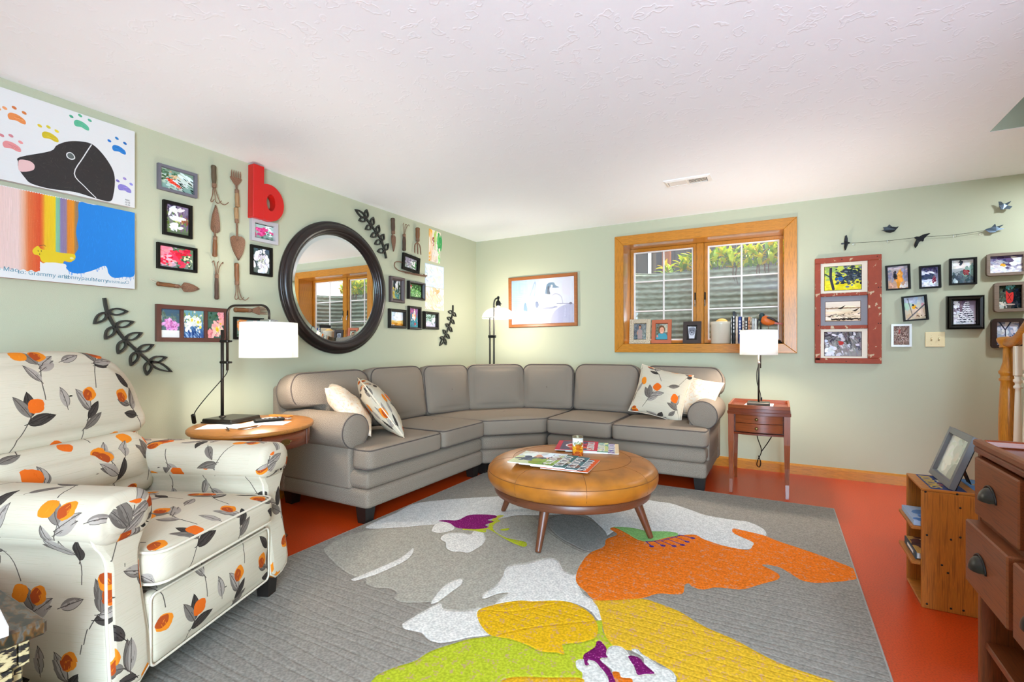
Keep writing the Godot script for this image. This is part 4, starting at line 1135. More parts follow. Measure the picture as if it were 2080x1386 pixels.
		var lab: String = {2.43: "thick bundle of brown roots hanging down the steel well, left of the mullion", 2.47: "thin brown roots beside the thick root bundle on the steel well", 2.86: "forked dead stem hanging on the steel well right of the mullion", 2.93: "short dead stem at the rim right of the mullion", 3.08: "curled brown leaf stem hanging below the rim in the right sash", 3.17: "short brown stem hanging at the rim right of the upright glazing bar"}[r[0]]
		solo("hanging_root", lab, "root", b2, rm, Transform3D.IDENTITY, "roots hanging over the rim")

func wood_grey(i: int) -> StandardMaterial3D:
	if not M.has("fence_a"):
		M.fence_a = wood(hex("4f4c48"), 1, 0.85); M.fence_b = wood(hex("59544c"), 1, 0.85); M.fence_c = wood(hex("474543"), 1, 0.85)
	return [M.fence_a, M.fence_b, M.fence_c][i % 3]

func make_ceiling_fittings() -> void:
	var v := thing("ceiling_vent", "white ceiling air vent with two banks of fine louvres", "vent", at(2.662, H, 1.065))
	part("plate", MB.new().frame(0.34, 0.155, [[0, 0], [0, 0.006], [0.018, 0.014], [0.026, 0.014], [0.026, 0.0]], Transform3D(Basis(Vector3(1, 0, 0), Vector3(0, 0, 1), Vector3(0, -1, 0)), Vector3.ZERO)), M.white, v)
	part("backing", bx(MB.new(), -0.144, -0.003, -0.052, 0.144, -0.001, 0.052), M.black_soft, v)
	for bank in [-1, 1]:
		for i in 15:
			var x: float = bank * 0.072 - 0.062 + i * 0.0088
			part("louvre", MB.new().box(Vector3.ZERO, Vector3(0.0016, 0.012, 0.1), 0.0, Transform3D(Basis.from_euler(Vector3(0, 0, bank * 0.75)), Vector3(x, -0.008, 0))), M.white, v)
	part("divider", bx(MB.new(), -0.005, -0.014, -0.052, 0.005, -0.002, 0.052), M.white, v)
	var names4 := ["added recessed ceiling fill light near the left wall behind the viewer", "added recessed ceiling fill light in the middle behind the viewer", "added recessed ceiling fill light near the right wall behind the viewer", "unseen recessed ceiling light beside the foot of the stairs"]
	for i in UNSEEN_LAMP_SPOTS.size():  # fittings out of view: three added as fill, one lighting the stair foot
		var p = UNSEEN_LAMP_SPOTS[i]
		var r := thing("unseen_recessed_light", names4[i], "ceiling light", at(p.x, H, p.y), "unseen recessed ceiling lights")
		part("trim_ring", MB.new(true).lathe([[0.072, 0.0], [0.074, -0.006], [0.095, -0.006], [0.095, 0.0]].map(func(q): return [q[0], q[1]]), 28), M.white, r)
		part("lens", MB.new(true).lathe([[0.0, -0.003], [0.073, -0.003]], 28), bulb_mat(hex("fff3e2"), 1.5 * UNSEEN_CANS), r)

# ---------------------------------------------------------------- furniture
const FLAT := Transform3D(Basis(Vector3(1, 0, 0), Vector3(0, 0, -1), Vector3(0, 1, 0)), Vector3.ZERO)   # plan outlines: local x, -z, up

func plan(a: Array, swap := false) -> PackedVector2Array:
	var out := PackedVector2Array()
	for p in a: out.append(Vector2(p[1], -p[0]) if swap else Vector2(p[0], -p[1]))
	return out

func make_rug() -> void:
	var r := thing("area_rug", "large grey wool rug with big orange, yellow, lime and white flowers", "rug", at(2.2975, 0, 2.82))
	part("pile", sheet(2.645, 3.66, 0.012, Rect2(0, 0, 1, 1), FLAT), M.rug, r)
	part("binding", MB.new().frame(2.653, 3.668, [[0, 0], [0, 0.010], [0.005, 0.0125], [0.009, 0.011], [0.009, 0.0]], FLAT), plain(hex("a39d92"), 0.95), r)

func cushion(called: String, o: Node3D, poly: PackedVector2Array, y0: float, y1: float, r: float, crown: float, t: Transform3D, back := 0.0) -> void:
	var c := part(called, MB.new(true).pad(poly, y0, y1, r, crown, t, back), M.sofa, o)
	for z in [y0 + r * 0.35, y1 - r * 0.35]:
		part("piping", MB.new(true).tube(loop3(MB.inset(poly, r * 0.22 if MB.area(poly) > 0 else -r * 0.22), z, t), 0.0045, 6, true), M.piping, c)

func make_sofa() -> void:
	var o := thing("corner_sofa", "grey brown tweed corner sofa with rolled arms and loose back cushions", "sofa")
	for sw in [false, true]:
		# the straight wing: along the back wall, or mirrored along the left wall
		var base := soften(plan([[1.415, 0.10], [2.79, 0.10], [2.79, 1.0], [1.415, 1.0]], sw), 0.03)
		part("base", MB.new(true).pad(base, 0.10, 0.222, 0.028, 0.0, FLAT), M.sofa, o)
		part("front_rail", MB.new(true).pad(MB.inset(base, 0.006 if MB.area(base) > 0 else -0.006), 0.215, 0.345, 0.045, 0.0, FLAT), M.sofa, o)
		part("back_frame", MB.new(true).pad(soften(plan([[1.415, 0.06], [2.80, 0.06], [2.80, 0.20], [1.415, 0.20]], sw), 0.03), 0.10, 0.86, 0.03, 0.0, FLAT), M.sofa, o)
		cushion("seat_cushion", o, soften(plan([[1.425, 0.34], [2.025, 0.34], [2.025, 1.03], [1.425, 1.03]], sw), 0.05), 0.347, 0.495, 0.035, 0.022, FLAT)
		cushion("seat_cushion", o, soften(plan([[2.035, 0.34], [2.635, 0.34], [2.635, 0.86], [2.80, 0.86], [2.80, 1.03], [2.035, 1.03]], sw), 0.05), 0.347, 0.49, 0.035, 0.018, FLAT)
		# arm: upright panel and roll
		part("arm_panel", MB.new(true).pad(soften(plan([[2.635, 0.10], [2.795, 0.10], [2.795, 0.845], [2.635, 0.845]], sw), 0.02), 0.21, 0.56, 0.02, 0.0, FLAT), M.sofa, o)
		var disc := ellipse(0, 0, 0.118, 0.118, 28)
		var rt := Transform3D(Basis(Vector3(0, 0, -1), Vector3(0, 1, 0), Vector3(1, 0, 0)), Vector3(0.20, 0.583, 2.742)) if sw else at(2.742, 0.583, 0.20)
		var roll := part("arm_roll", MB.new(true).pad(disc, 0.0, 0.655, 0.022, 0.012, rt), M.sofa, o)
		part("piping", MB.new(true).tube(loop3(ellipse(0, 0, 0.112, 0.112, 40), 0.648, rt), 0.0045, 6, true), M.piping, roll)
		var s := -1.0 if sw else 1.0
		var bt := Transform3D(Basis.from_euler(Vector3(0, PI / 2 if sw else 0.0, 0)) * Basis.from_euler(Vector3(-0.17, 0, 0)), Vector3(0.30, 0, 0) if sw else Vector3(0, 0, 0.30))
		var b1 := rounded(1.43, 0.47, 2.105, 0.955, [0.05, 0.05, 0.10, 0.10])
		var b2 := soften(PackedVector2Array([Vector2(2.115, 0.47), Vector2(2.63, 0.47), Vector2(2.63, 0.685), Vector2(2.845, 0.70), Vector2(2.865, 0.85), Vector2(2.80, 0.945), Vector2(2.20, 0.952), Vector2(2.115, 0.90)]), 0.07)
		for q in [b1, b2]:
			var p := PackedVector2Array()
			for v in q: p.append(Vector2(v.x * s, v.y))
			if s < 0: p.reverse()
			cushion("back_cushion", o, p, 0.0, 0.2, 0.06, 0.045, bt)
		for c in [[1.50, 0.16], [2.70, 0.16], [1.47, 0.92], [2.735, 0.93]]:
			var x: float = c[1] if sw else c[0]
			var z: float = c[0] if sw else c[1]
			part("leg", tapered(0.044, 0.034, 0.0 if x < 0.98 or z < 0.95 else 0.012, 0.105), M.sofa_leg, o, at(x, 0, z))
	# the wedge between the wings
	var w := [[0.10, 1.12], [0.10, 1.405], [1.0, 1.405], [1.405, 1.0], [1.405, 0.10], [1.12, 0.10]]
	var wb := soften(plan(w), 0.03)
	part("base", MB.new(true).pad(wb, 0.10, 0.222, 0.028, 0.0, FLAT), M.sofa, o)
	part("front_rail", MB.new(true).pad(MB.inset(wb, 0.006 if MB.area(wb) > 0 else -0.006), 0.215, 0.345, 0.045, 0.0, FLAT), M.sofa, o)
	part("back_frame", MB.new(true).pad(soften(plan([[0.06, 1.14], [0.06, 1.40], [0.20, 1.40], [0.20, 1.20], [1.20, 0.20], [1.40, 0.20], [1.40, 0.06], [1.14, 0.06]]), 0.02), 0.10, 0.86, 0.02, 0.0, FLAT), M.sofa, o)
	cushion("seat_cushion", o, soften(plan([[0.34, 1.12], [0.34, 1.415], [1.02, 1.415], [1.415, 1.02], [1.415, 0.34], [1.12, 0.34]]), 0.04), 0.347, 0.495, 0.035, 0.02, FLAT)
	cushion("back_cushion", o, rounded(-0.275, 0.47, 0.275, 0.95, [0.05, 0.05, 0.09, 0.09]), 0.0, 0.2, 0.06, 0.045, Transform3D(Basis.from_euler(Vector3(0, deg_to_rad(72), 0)) * Basis.from_euler(Vector3(-0.17, 0, 0)), Vector3(0.385, 0, 1.155)))
	cushion("back_cushion", o, rounded(-0.275, 0.47, 0.275, 0.95, [0.05, 0.05, 0.09, 0.09]), 0.0, 0.2, 0.06, 0.045, Transform3D(Basis.from_euler(Vector3(0, deg_to_rad(18), 0)) * Basis.from_euler(Vector3(-0.17, 0, 0)), Vector3(1.155, 0, 0.385)))
	cushion("back_cushion", o, rounded(-0.315, 0.47, 0.315, 0.95, [0.05, 0.05, 0.09, 0.09]), 0.0, 0.2, 0.06, 0.05, Transform3D(Basis.from_euler(Vector3(0, PI / 4, 0)) * Basis.from_euler(Vector3(-0.17, 0, 0)), Vector3(0.69, 0, 0.69)))
	for c in [[0.95, 1.33], [1.33, 0.95]]: part("leg", tapered(0.044, 0.034, 0.0, 0.105), M.sofa_leg, o, at(c[0], 0, c[1]))
	# throw pillows
	pillow("floral throw pillow", "floral leaf print throw pillow leaning on the sofa's left arm", M.floral_small, Transform3D(Basis.from_euler(Vector3(0, deg_to_rad(140), 0)) * Basis.from_euler(Vector3(-0.62, 0, 0.05)), Vector3(0.70, 0.70, 2.37)), 0.47)
	pillow("peach", "peach and cream pillow squeezed behind the floral one at the sofa's left arm", M.peach, Transform3D(Basis.from_euler(Vector3(0, deg_to_rad(136), 0)) * Basis.from_euler(Vector3(-0.72, 0, 0.0)), Vector3(0.60, 0.70, 2.57)), 0.44)
	pillow("floral", "floral leaf print throw pillow standing at the right end of the sofa", M.floral_small, at(2.36, 0.725, 0.60, 0.12, -0.38, -0.22), 0.46)
	pillow("peach", "peach and cream pillow tucked between the floral one and the sofa's right arm", M.peach, Transform3D(Basis.from_euler(Vector3(0, -0.35, 0)) * Basis.from_euler(Vector3(-0.5, 0, -0.16)), Vector3(2.65, 0.695, 0.52)), 0.37)

func pillow(_k: String, label: String, m: Material, t: Transform3D, s: float) -> void:
	var o := thing("throw_pillow", label, "pillow", t)
	part("cover", MB.new(true).bag(s, s, 0.17), m, o)
	var e := []
	for i in 40:
		var w := TAU * i / 40
		var d := Vector2(cos(w), sin(w))
		d = d / maxf(absf(d.x), absf(d.y))
		var k := Vector2(d.x * (1 - 0.09 * (1 - d.y * d.y)), d.y * (1 - 0.09 * (1 - d.x * d.x))) * s / 2
		e.append(Vector3(k.x, k.y, 0))
	part("seam", MB.new(true).tube(e, 0.004, 5, true), M.peach, o)

func tapered(top: float, bottom: float, y0: float, y1: float) -> MB:
	var b := MB.new()
	var c := Vector3(0, (y0 + y1) / 2, 0)
	var q := func(s, y): return [Vector3(-s, y, -s), Vector3(s, y, -s), Vector3(s, y, s), Vector3(-s, y, s)]
	var lo: Array = q.call(bottom, y0)
	var hi: Array = q.call(top, y1)
	b.face(lo.duplicate(), c); b.face(hi.duplicate(), c)
	for i in 4: b.face([lo[i], lo[(i + 1) % 4], hi[(i + 1) % 4], hi[i]], c)
	return b

func make_ottoman() -> void:
	var o := thing("leather_ottoman", "round tan leather ottoman on a dark wooden ring with four splayed legs", "ottoman", at(2.125, 0, 2.143))
	var prof := []
	for p in spline([Vector2(0.44, 0.284), Vector2(0.505, 0.288), Vector2(0.528, 0.315), Vector2(0.534, 0.345), Vector2(0.528, 0.376), Vector2(0.505, 0.405), Vector2(0.46, 0.424), Vector2(0.38, 0.436), Vector2(0.2, 0.442), Vector2(0.0, 0.443)], 4): prof.append([p.x, p.y])
	var c := part("cushion", MB.new(true).lathe(prof, 72), M.leather, o)
	var seam := plain(hex("7d4a17"), 0.6)
	var surf := func(r): return 0.4435 - 0.0075 * pow(r / 0.38, 2.2)
	var ring := []
	for i in 72: ring.append(Vector3(cos(TAU * i / 72) * 0.37, surf.call(0.37) + 0.0005, sin(TAU * i / 72) * 0.37))
	part("seam", MB.new(true).tube(ring, 0.0016, 5, true), seam, c)
	ring = []
	for i in 72: ring.append(Vector3(cos(TAU * i / 72) * 0.5295, 0.374, sin(TAU * i / 72) * 0.5295))
	part("piping", MB.new(true).tube(ring, 0.0022, 5, true), seam, c)
	for k in 8:
		var a := TAU * (k + 0.32) / 8
		var line := []
		for p in [[0.37, 0.4370], [0.42, 0.4318], [0.46, 0.4245], [0.485, 0.4155], [0.506, 0.4047], [0.519, 0.391], [0.529, 0.376], [0.5345, 0.345], [0.528, 0.314], [0.507, 0.289]]: line.append(Vector3(cos(a) * p[0], p[1], sin(a) * p[0]))
		part("seam", MB.new(true).tube(line, 0.0016, 5), seam, c)
	part("ring", MB.new(true).lathe([[0.40, 0.232], [0.478, 0.232], [0.488, 0.236], [0.490, 0.242], [0.490, 0.276], [0.487, 0.281], [0.48, 0.284], [0.40, 0.284]], 72), M.walnut[0], o)
	for k in 4:
		var a := PI / 2 * k + PI / 2 - 0.01
		var d := Vector3(cos(a), 0, sin(a))
		part("leg", MB.new(true).tube([d * 0.405 + Vector3(0, 0.24, 0), d * 0.412 + Vector3(0, 0.22, 0), d * 0.497 + Vector3(0, 0.02, 0), d * 0.5 + Vector3(0, 0.013, 0)], [0.030, 0.029, 0.0165, 0.015], 20), M.walnut[1], o)
	# magazines fanned on the leather
	var t0 := at(2.003, 0.4425, 2.374, 0.11)
	magazine("orange bordered cooking magazine at the bottom of the front fan on the ottoman", "cover_d", Vector3(0.205, 0.0, 0.0), t0, "COOK'S", hex("e9e6df"), hex("ffffff"))
	magazine("dark teal cooking magazine second from the bottom of the front fan", "cover_c", Vector3(0.14, 0.0055, -0.01), t0, "COOK'S", hex("efece6"), Color.WHITE)
	magazine("green cooking magazine third from the bottom of the front fan", "cover_b", Vector3(0.07, 0.011, -0.006), t0, "COOK'S", hex("efece6"), Color.WHITE)
	magazine("pale green magazine with a portrait on top of the front fan on the ottoman", "cover_a", Vector3(0.0, 0.0165, 0.0), t0, "COOK'S", hex("f4f2ea"), Color.WHITE)
	var t1 := at(2.065, 0.4425, 1.885, 0.3)
	magazine("lilac cooking magazine at the bottom of the back fan behind the can", "cover_g", Vector3(0.14, 0.0, 0.0), t1, "COOK'S", hex("efece6"), Color.WHITE)
	magazine("green cooking magazine in the middle of the back fan behind the can", "cover_f", Vector3(0.07, 0.0055, 0.004), t1, "COOK'S", hex("efece6"), Color.WHITE)
	magazine("red bordered cooking magazine on top of the back fan behind the can", "cover_e", Vector3(0.0, 0.011, 0.0), t1, "COOK'S", hex("f4f2ea"), Color.WHITE)
	var can := thing("printed_can", "old tin can with a white and golden printed label on the ottoman", "can", at(2.165, 0.4445, 2.135))
	part("wall", MB.new(true).lathe([[0.030, 0.0], [0.0345, 0.001], [0.0345, 0.003], [0.0335, 0.004], [0.0335, 0.122], [0.0348, 0.124], [0.0348, 0.127], [0.0325, 0.127], [0.032, 0.122], [0.032, 0.004], [0.0, 0.004]], 32), plain(hex("a49a7c"), 0.35, 0.7), can)
	var lab := MB.new(true)
	var uv: Rect2 = M.P.can
	for k in 32:
		var a := TAU * k / 32; var a2 := TAU * (k + 1) / 32
		var q := func(w, y): return Vector3(cos(w) * 0.0339, y, sin(w) * 0.0339)
		lab.quad(q.call(a2, 0.006), q.call(a, 0.006), q.call(a, 0.119), q.call(a2, 0.119), uv.position + uv.size * Vector2((k + 1) / 32.0, 1), uv.position + uv.size * Vector2(k / 32.0, 1), uv.position + uv.size * Vector2(k / 32.0, 0), uv.position + uv.size * Vector2((k + 1) / 32.0, 0))
	var label := part("label", lab, M.prints, can)
	var bend := part("lettering", text_mesh("efe", 0.028), plain(hex("6a7a2c"), 0.6), label, at(0.0135, 0.088, 0.0315, 0.40))
	bend.scale = Vector3(0.8, 0.8, 0.8)

func text_mesh(s: String, h: float, face := "Droid Sans", weight := 700, depth := 0.0006) -> TextMesh:
	var t := TextMesh.new()
	var f := SystemFont.new()
	f.font_names = PackedStringArray([face]); f.font_weight = weight
	t.font = f; t.text = s; t.font_size = 48; t.depth = depth; t.pixel_size = h / 34.0; t.curve_step = 4.0
	return t

func magazine(label: String, cell: String, off: Vector3, t: Transform3D, title: String, ink: Color, _c: Color) -> void:
	var o := thing("magazine", label, "magazine", t * Transform3D(Basis(), off), "cooking magazines fanned on the ottoman")
	# the top of the cover points to +x
	var turn := Transform3D(Basis(Vector3(0, 0, 1), Vector3(1, 0, 0), Vector3(0, 1, 0)), Vector3.ZERO)
	part("pages", bx(MB.new(), -0.138, 0, -0.158, 0.138, 0.0042, 0.158), M.paper, o)
	part("cover", sheet(0.32, 0.28, 0.0006, M.P[cell], turn * at(0, 0, 0.0044)), M.prints, o)
	var lt := part("title", text_mesh(title, 0.048, "Droid Serif"), plain(ink, 0.5), o, turn * at(0.0, 0.092, 0.0052))
	lt.scale *= 1.0
	part("title_shadow", text_mesh(title, 0.049, "Droid Serif"), plain(hex("1d1f22"), 0.5), o, turn * at(0.004, 0.0885, 0.0049))

# ---------------------------------------------------------------- the recliner
func make_recliner() -> void:
	var o := thing("recliner_armchair", "cream recliner armchair printed with charcoal leaves and orange poppies", "armchair", Transform3D(Basis.from_euler(Vector3(0, deg_to_rad(111.43), 0)), Vector3(1.025, 0, 4.125)))
	var f: Material = M.floral
	part("carcass", bx(MB.new(), -0.30, 0.09, -0.38, 0.30, 0.36, 0.36), M.black_soft, o)
	for s in [-1.0, 1.0]:
		var prof := [Vector2(0.305, 0.135), Vector2(0.425, 0.135), Vector2(0.432, 0.27), Vector2(0.422, 0.40), Vector2(0.418, 0.49), Vector2(0.432, 0.535), Vector2(0.455, 0.57), Vector2(0.462, 0.62), Vector2(0.442, 0.668), Vector2(0.395, 0.694), Vector2(0.335, 0.69), Vector2(0.29, 0.664), Vector2(0.272, 0.62), Vector2(0.28, 0.57), Vector2(0.302, 0.53), Vector2(0.308, 0.45)]
		var poly := PackedVector2Array()
		for p in spline(prof, 3, true): poly.append(Vector2(p.x * s, p.y))
		if s < 0: poly.reverse()
		var lean := func(v: Vector3): return Vector3(v.x, v.y, v.z + (0.035 * smoothstep(0.5, 0.1, v.y) if v.z > 0 else 0.0))
		var arm := part("arm", MB.new(true).pad(poly, -0.44, 0.415, 0.022, 0.006, Transform3D.IDENTITY, 0.0, lean, s), f, o)
		part("piping", MB.new(true).tube(loop3(MB.inset(poly, 0.004), 0.405, Transform3D.IDENTITY, lean), 0.005, 6, true), M.cream_cloth, arm)
		var roll := rounded(0.268, 0.553, 0.468, 0.702, [0.05, 0.06, 0.072, 0.066])
		var rp := PackedVector2Array()
		for p in roll: rp.append(Vector2(p.x * s, p.y))
		if s < 0: rp.reverse()
		part("arm_pad", MB.new(true).pad(rp, -0.30, 0.432, 0.03, 0.012, Transform3D.IDENTITY, 0.0, null, s), f, arm)
		part("leg", tapered(0.036, 0.027, 0.012, 0.16), M.sofa_leg, o, at(s * 0.375, 0, 0.375))
		part("leg", tapered(0.036, 0.027, 0.0, 0.16), M.sofa_leg, o, at(s * 0.36, 0, -0.42))
	var seat := soften(plan([[-0.302, -0.22], [0.302, -0.22], [0.302, 0.475], [-0.302, 0.475]]), 0.06)
	var sc := part("seat_cushion", MB.new(true).pad(seat, 0.372, 0.495, 0.036, 0.035, FLAT), f, o)
	for y in [0.384, 0.484]: part("piping", MB.new(true).tube(loop3(MB.inset(seat, 0.006 if MB.area(seat) > 0 else -0.006), y, FLAT), 0.005, 6, true), M.cream_cloth, sc)
	var fr := part("footrest", MB.new(true).pad(rounded(-0.30, 0.118, 0.30, 0.352, 0.02), 0.33, 0.445, 0.03, 0.02), f, o)
	part("piping", MB.new(true).tube(loop3(rounded(-0.297, 0.121, 0.297, 0.349, 0.02), 0.437, Transform3D.IDENTITY), 0.0045, 6, true), M.cream_cloth, fr)
	var bt := at(0, 0, -0.22, 0, -0.24)
	var shell := [Vector2(-0.36, 0.10), Vector2(0.36, 0.10), Vector2(0.40, 0.40), Vector2(0.415, 0.62), Vector2(0.405, 0.85), Vector2(0.35, 1.04), Vector2(0.24, 1.115), Vector2(0, 1.13), Vector2(-0.24, 1.115), Vector2(-0.35, 1.04), Vector2(-0.405, 0.85), Vector2(-0.415, 0.62), Vector2(-0.40, 0.40)]
	var sp := PackedVector2Array()
	for p in spline(shell, 3, true): sp.append(p)
	var back := part("back_shell", MB.new(true).pad(sp, -0.10, 0.09, 0.045, 0.0, bt, 0.02), f, o)
	part("piping", MB.new(true).tube(loop3(MB.inset(sp, 0.012), 0.077, bt), 0.005, 6, true), M.cream_cloth, back)
	var up := PackedVector2Array()
	for p in spline([Vector2(-0.355, 0.735), Vector2(0, 0.722), Vector2(0.355, 0.735), Vector2(0.372, 0.86), Vector2(0.335, 1.0), Vector2(0.23, 1.10), Vector2(0, 1.122), Vector2(-0.23, 1.10), Vector2(-0.335, 1.0), Vector2(-0.372, 0.86)], 4, true): up.append(p)
	part("head_cushion", MB.new(true).pad(up, 0.06, 0.19, 0.06, 0.05, bt), f, o)
	part("lumbar_cushion", MB.new(true).pad(rounded(-0.335, 0.46, 0.335, 0.745, [0.05, 0.05, 0.09, 0.09]), 0.06, 0.235, 0.075, 0.05, bt), f, o)
	part("seat_back_panel", MB.new(true).pad(rounded(-0.30, 0.30, 0.30, 0.52, 0.03), 0.02, 0.12, 0.03, 0.0, bt), f, o)

# ---------------------------------------------------------------- tables and lamps
func ell(t: float, k: float, y: float) -> Vector3:
	return Vector3(0.40 * k * cos(t), y, 0.332 * k * sin(t))

func make_end_table() -> void:
	var tt := Transform3D(Basis.from_euler(Vector3(0, deg_to_rad(-46.9), 0)), Vector3(0.535, 0, 3.245))
	var o := thing("oval_table", "oval wooden end table with a drawer between the recliner and the sofa", "table", tt)
	part("top", MB.new(true).lathe([[0.0, 0.655], [0.96, 0.655], [0.985, 0.658], [1.0, 0.666], [0.995, 0.675], [0.98, 0.68], [0.0, 0.68]], 72, Transform3D.IDENTITY, 0.40, 0.332), M.oak_top, o)
	var band := func(t0: float, t1: float, k: float, y0: float, y1: float, th: float) -> MB:
		var b := MB.new(true)
		var n := 14
		for i in n:
			var a := lerpf(t0, t1, i / float(n)); var c := lerpf(t0, t1, (i + 1) / float(n))
			b.quad(ell(c, k, y0), ell(a, k, y0), ell(a, k, y1), ell(c, k, y1))
			b.quad(ell(a, k - th, y0), ell(c, k - th, y0), ell(c, k - th, y1), ell(a, k - th, y1))
			b.quad(ell(a, k, y0), ell(c, k, y0), ell(c, k - th, y0), ell(a, k - th, y0))
			b.quad(ell(c, k, y1), ell(a, k, y1), ell(a, k - th, y1), ell(c, k - th, y1))
		for e in [[t0, 1], [t1, -1]]:
			b.face([ell(e[0], k, y0), ell(e[0], k - th, y0), ell(e[0], k - th, y1), ell(e[0], k, y1)], ell((t0 + t1) / 2, k, y0))
		return b
	var d2 := func(v: float) -> float: return deg_to_rad(v)
	part("apron", band.call(d2.call(-22.0), d2.call(280.0), 0.93, 0.56, 0.656, 0.06), M.walnut_red, o)
	var dr := part("drawer", band.call(d2.call(-79.0), d2.call(-23.0), 0.936, 0.563, 0.652, 0.06), M.walnut_red, o)
	for e in [-79.5, -22.5]:
		var p := ell(d2.call(e), 0.935, 0.605)
		part("pilaster", MB.new().box(p, Vector3(0.012, 0.092, 0.012), 0.002), M.walnut[1], o)
	var hp := ell(d2.call(-46.0), 0.945, 0.608)
	var out := Vector3(hp.x / 0.16, 0, hp.z / 0.11).normalized()
	var ht := Transform3D(Basis(Vector3(out.z, 0, -out.x), Vector3(0, 1, 0), out), hp)
	var pl := part("pull_plate", MB.new().extrude(ellipse(0, 0, 0.030, 0.018, 24), 0, 0.003, ht), M.brass, dr)
	part("bail", MB.new(true).tube([Vector3(-0.02, 0.004, 0.004), Vector3(-0.02, -0.004, 0.012), Vector3(-0.012, -0.013, 0.014), Vector3(0.012, -0.013, 0.014), Vector3(0.02, -0.004, 0.012), Vector3(0.02, 0.004, 0.004)].map(func(q): return ht * q), 0.0022, 6), M.brass, dr)
	part("key", MB.new(true).tube([ht * Vector3(0.02, 0.004, 0.0), ht * Vector3(0.024, 0.006, 0.022)], 0.003, 6), M.brass, dr)
	pl.name = "pull_plate"
	part("pedestal", MB.new(true).lathe([[0.0, 0.04], [0.05, 0.05], [0.045, 0.10], [0.030, 0.16], [0.042, 0.24], [0.046, 0.30], [0.034, 0.38], [0.030, 0.50], [0.06, 0.56], [0.10, 0.60], [0.0, 0.60]], 24), M.walnut[1], o)
	for e in [20.0, 110.0, 200.0, 290.0]:
		var p := ell(d2.call(e), 0.62, 0)
		part("foot", MB.new(true).tube(spline([Vector3(0, 0.14, 0), p * 0.4 + Vector3(0, 0.13, 0), p * 0.8 + Vector3(0, 0.05, 0), p + Vector3(0, 0.016, 0)], 4), 0.016, 10), M.walnut[1], o)
	part("floor_cord", MB.new(true).tube(spline([Vector3(-0.30, 0.683, 0.22), Vector3(-0.335, 0.684, 0.245), Vector3(-0.35, 0.64, 0.26), Vector3(-0.35, 0.45, 0.26), Vector3(-0.34, 0.2, 0.27), Vector3(-0.36, 0.01, 0.29)], 6), 0.003, 6), M.black, o, Transform3D.IDENTITY)
	# things on the table
	var y := 0.6805
	var pa := func(label, pts, yy): solo("paper_sheet", label, "paper", MB.new().extrude(plan(pts), 0, 0.0008, FLAT), M.paper, at(0, yy, 0))
	pa.call("white letter under the black lamp base on the oval table", [[0.44, 3.53], [0.33, 3.40], [0.50, 3.27], [0.60, 3.40]], y)
	pa.call("white sheet under the remote control on the oval table", [[0.50, 3.33], [0.44, 3.18], [0.66, 3.08], [0.74, 3.20]], y + 0.001)
	pa.call("folded white sheet beneath the pens at the front of the oval table", [[0.56, 3.42], [0.52, 3.33], [0.66, 3.28], [0.71, 3.40]], y + 0.002)
	pa.call("crumpled white paper beside the wooden brush on the oval table", [[0.36, 3.12], [0.38, 3.02], [0.52, 2.99], [0.55, 3.05], [0.44, 3.12]], y)
	var rt := Transform3D(Basis.from_euler(Vector3(0, deg_to_rad(-24), 0)), Vector3(0.55, y + 0.0025, 3.155))
	var rc := thing("remote_control", "black remote control lying on paper on the oval table", "remote", rt)
	part("body", MB.new().box(Vector3(0, 0.010, 0), Vector3(0.050, 0.019, 0.17), 0.006), M.black, rc)
	for i in 5:
		for j in 3: part("button", MB.new().box(Vector3(-0.013 + j * 0.013, 0.0205, -0.06 + i * 0.024), Vector3(0.008, 0.003, 0.012), 0.001), plain(hex("8a8d92"), 0.5), rc)
	for p in [["dark pen lying across the front paper on the oval table", Vector3(0.575, y + 0.008, 3.43), Vector3(0.665, y + 0.008, 3.47), "3b3a40"], ["wooden pencil lying at the front edge of the papers on the oval table", Vector3(0.68, y + 0.0075, 3.43), Vector3(0.675, y + 0.0075, 3.32), "8a5a2c"]]:
		var pn := thing("pen", p[0], "pen")
		var dir: Vector3 = (p[2] - p[1]).normalized()
		part("barrel", MB.new(true).tube([p[1], p[2]], 0.0042, 10), plain(hex(p[3]), 0.4), pn)
		part("tip", MB.new(true).tube([p[2], p[2] + dir * 0.012], [0.004, 0.0008], 10), M.brass, pn)
	var br := thing("wooden_brush", "wooden backed brush with pale bristles at the far side of the oval table", "brush", Transform3D(Basis.from_euler(Vector3(0, deg_to_rad(10), 0)), Vector3(0.50, y + 0.001, 3.04)))
	part("back", MB.new().box(Vector3(0, 0.018, 0), Vector3(0.16, 0.012, 0.045), 0.005), M.pine[0], br)
	part("bristles", MB.new().box(Vector3(0, 0.006, 0), Vector3(0.14, 0.012, 0.035), 0.002), M.cream, br)
	make_table_lamp()

func drum(called: String, parent: Node, r: float, y0: float, y1: float, t: Transform3D) -> MeshInstance3D:
	var s := part(called, MB.new(true).lathe([[r * 0.985, y0], [r, y0], [r * 0.985, y1], [r * 0.97, y1], [r * 0.985, y0]], 48), M.shade, parent, t)
	return s

func bulb(parent: Node, p: Vector3, c: Color, e: float, r := 0.028) -> void:
	part("bulb", MB.new(true).lathe([[0.0, -r * 1.3], [r * 0.6, -r * 1.1], [r, -r * 0.3], [r * 0.9, r * 0.45], [r * 0.45, r * 1.2], [r * 0.42, r * 1.9], [0.0, r * 1.9]], 20), bulb_mat(c, e), parent, Transform3D(Basis(), p))

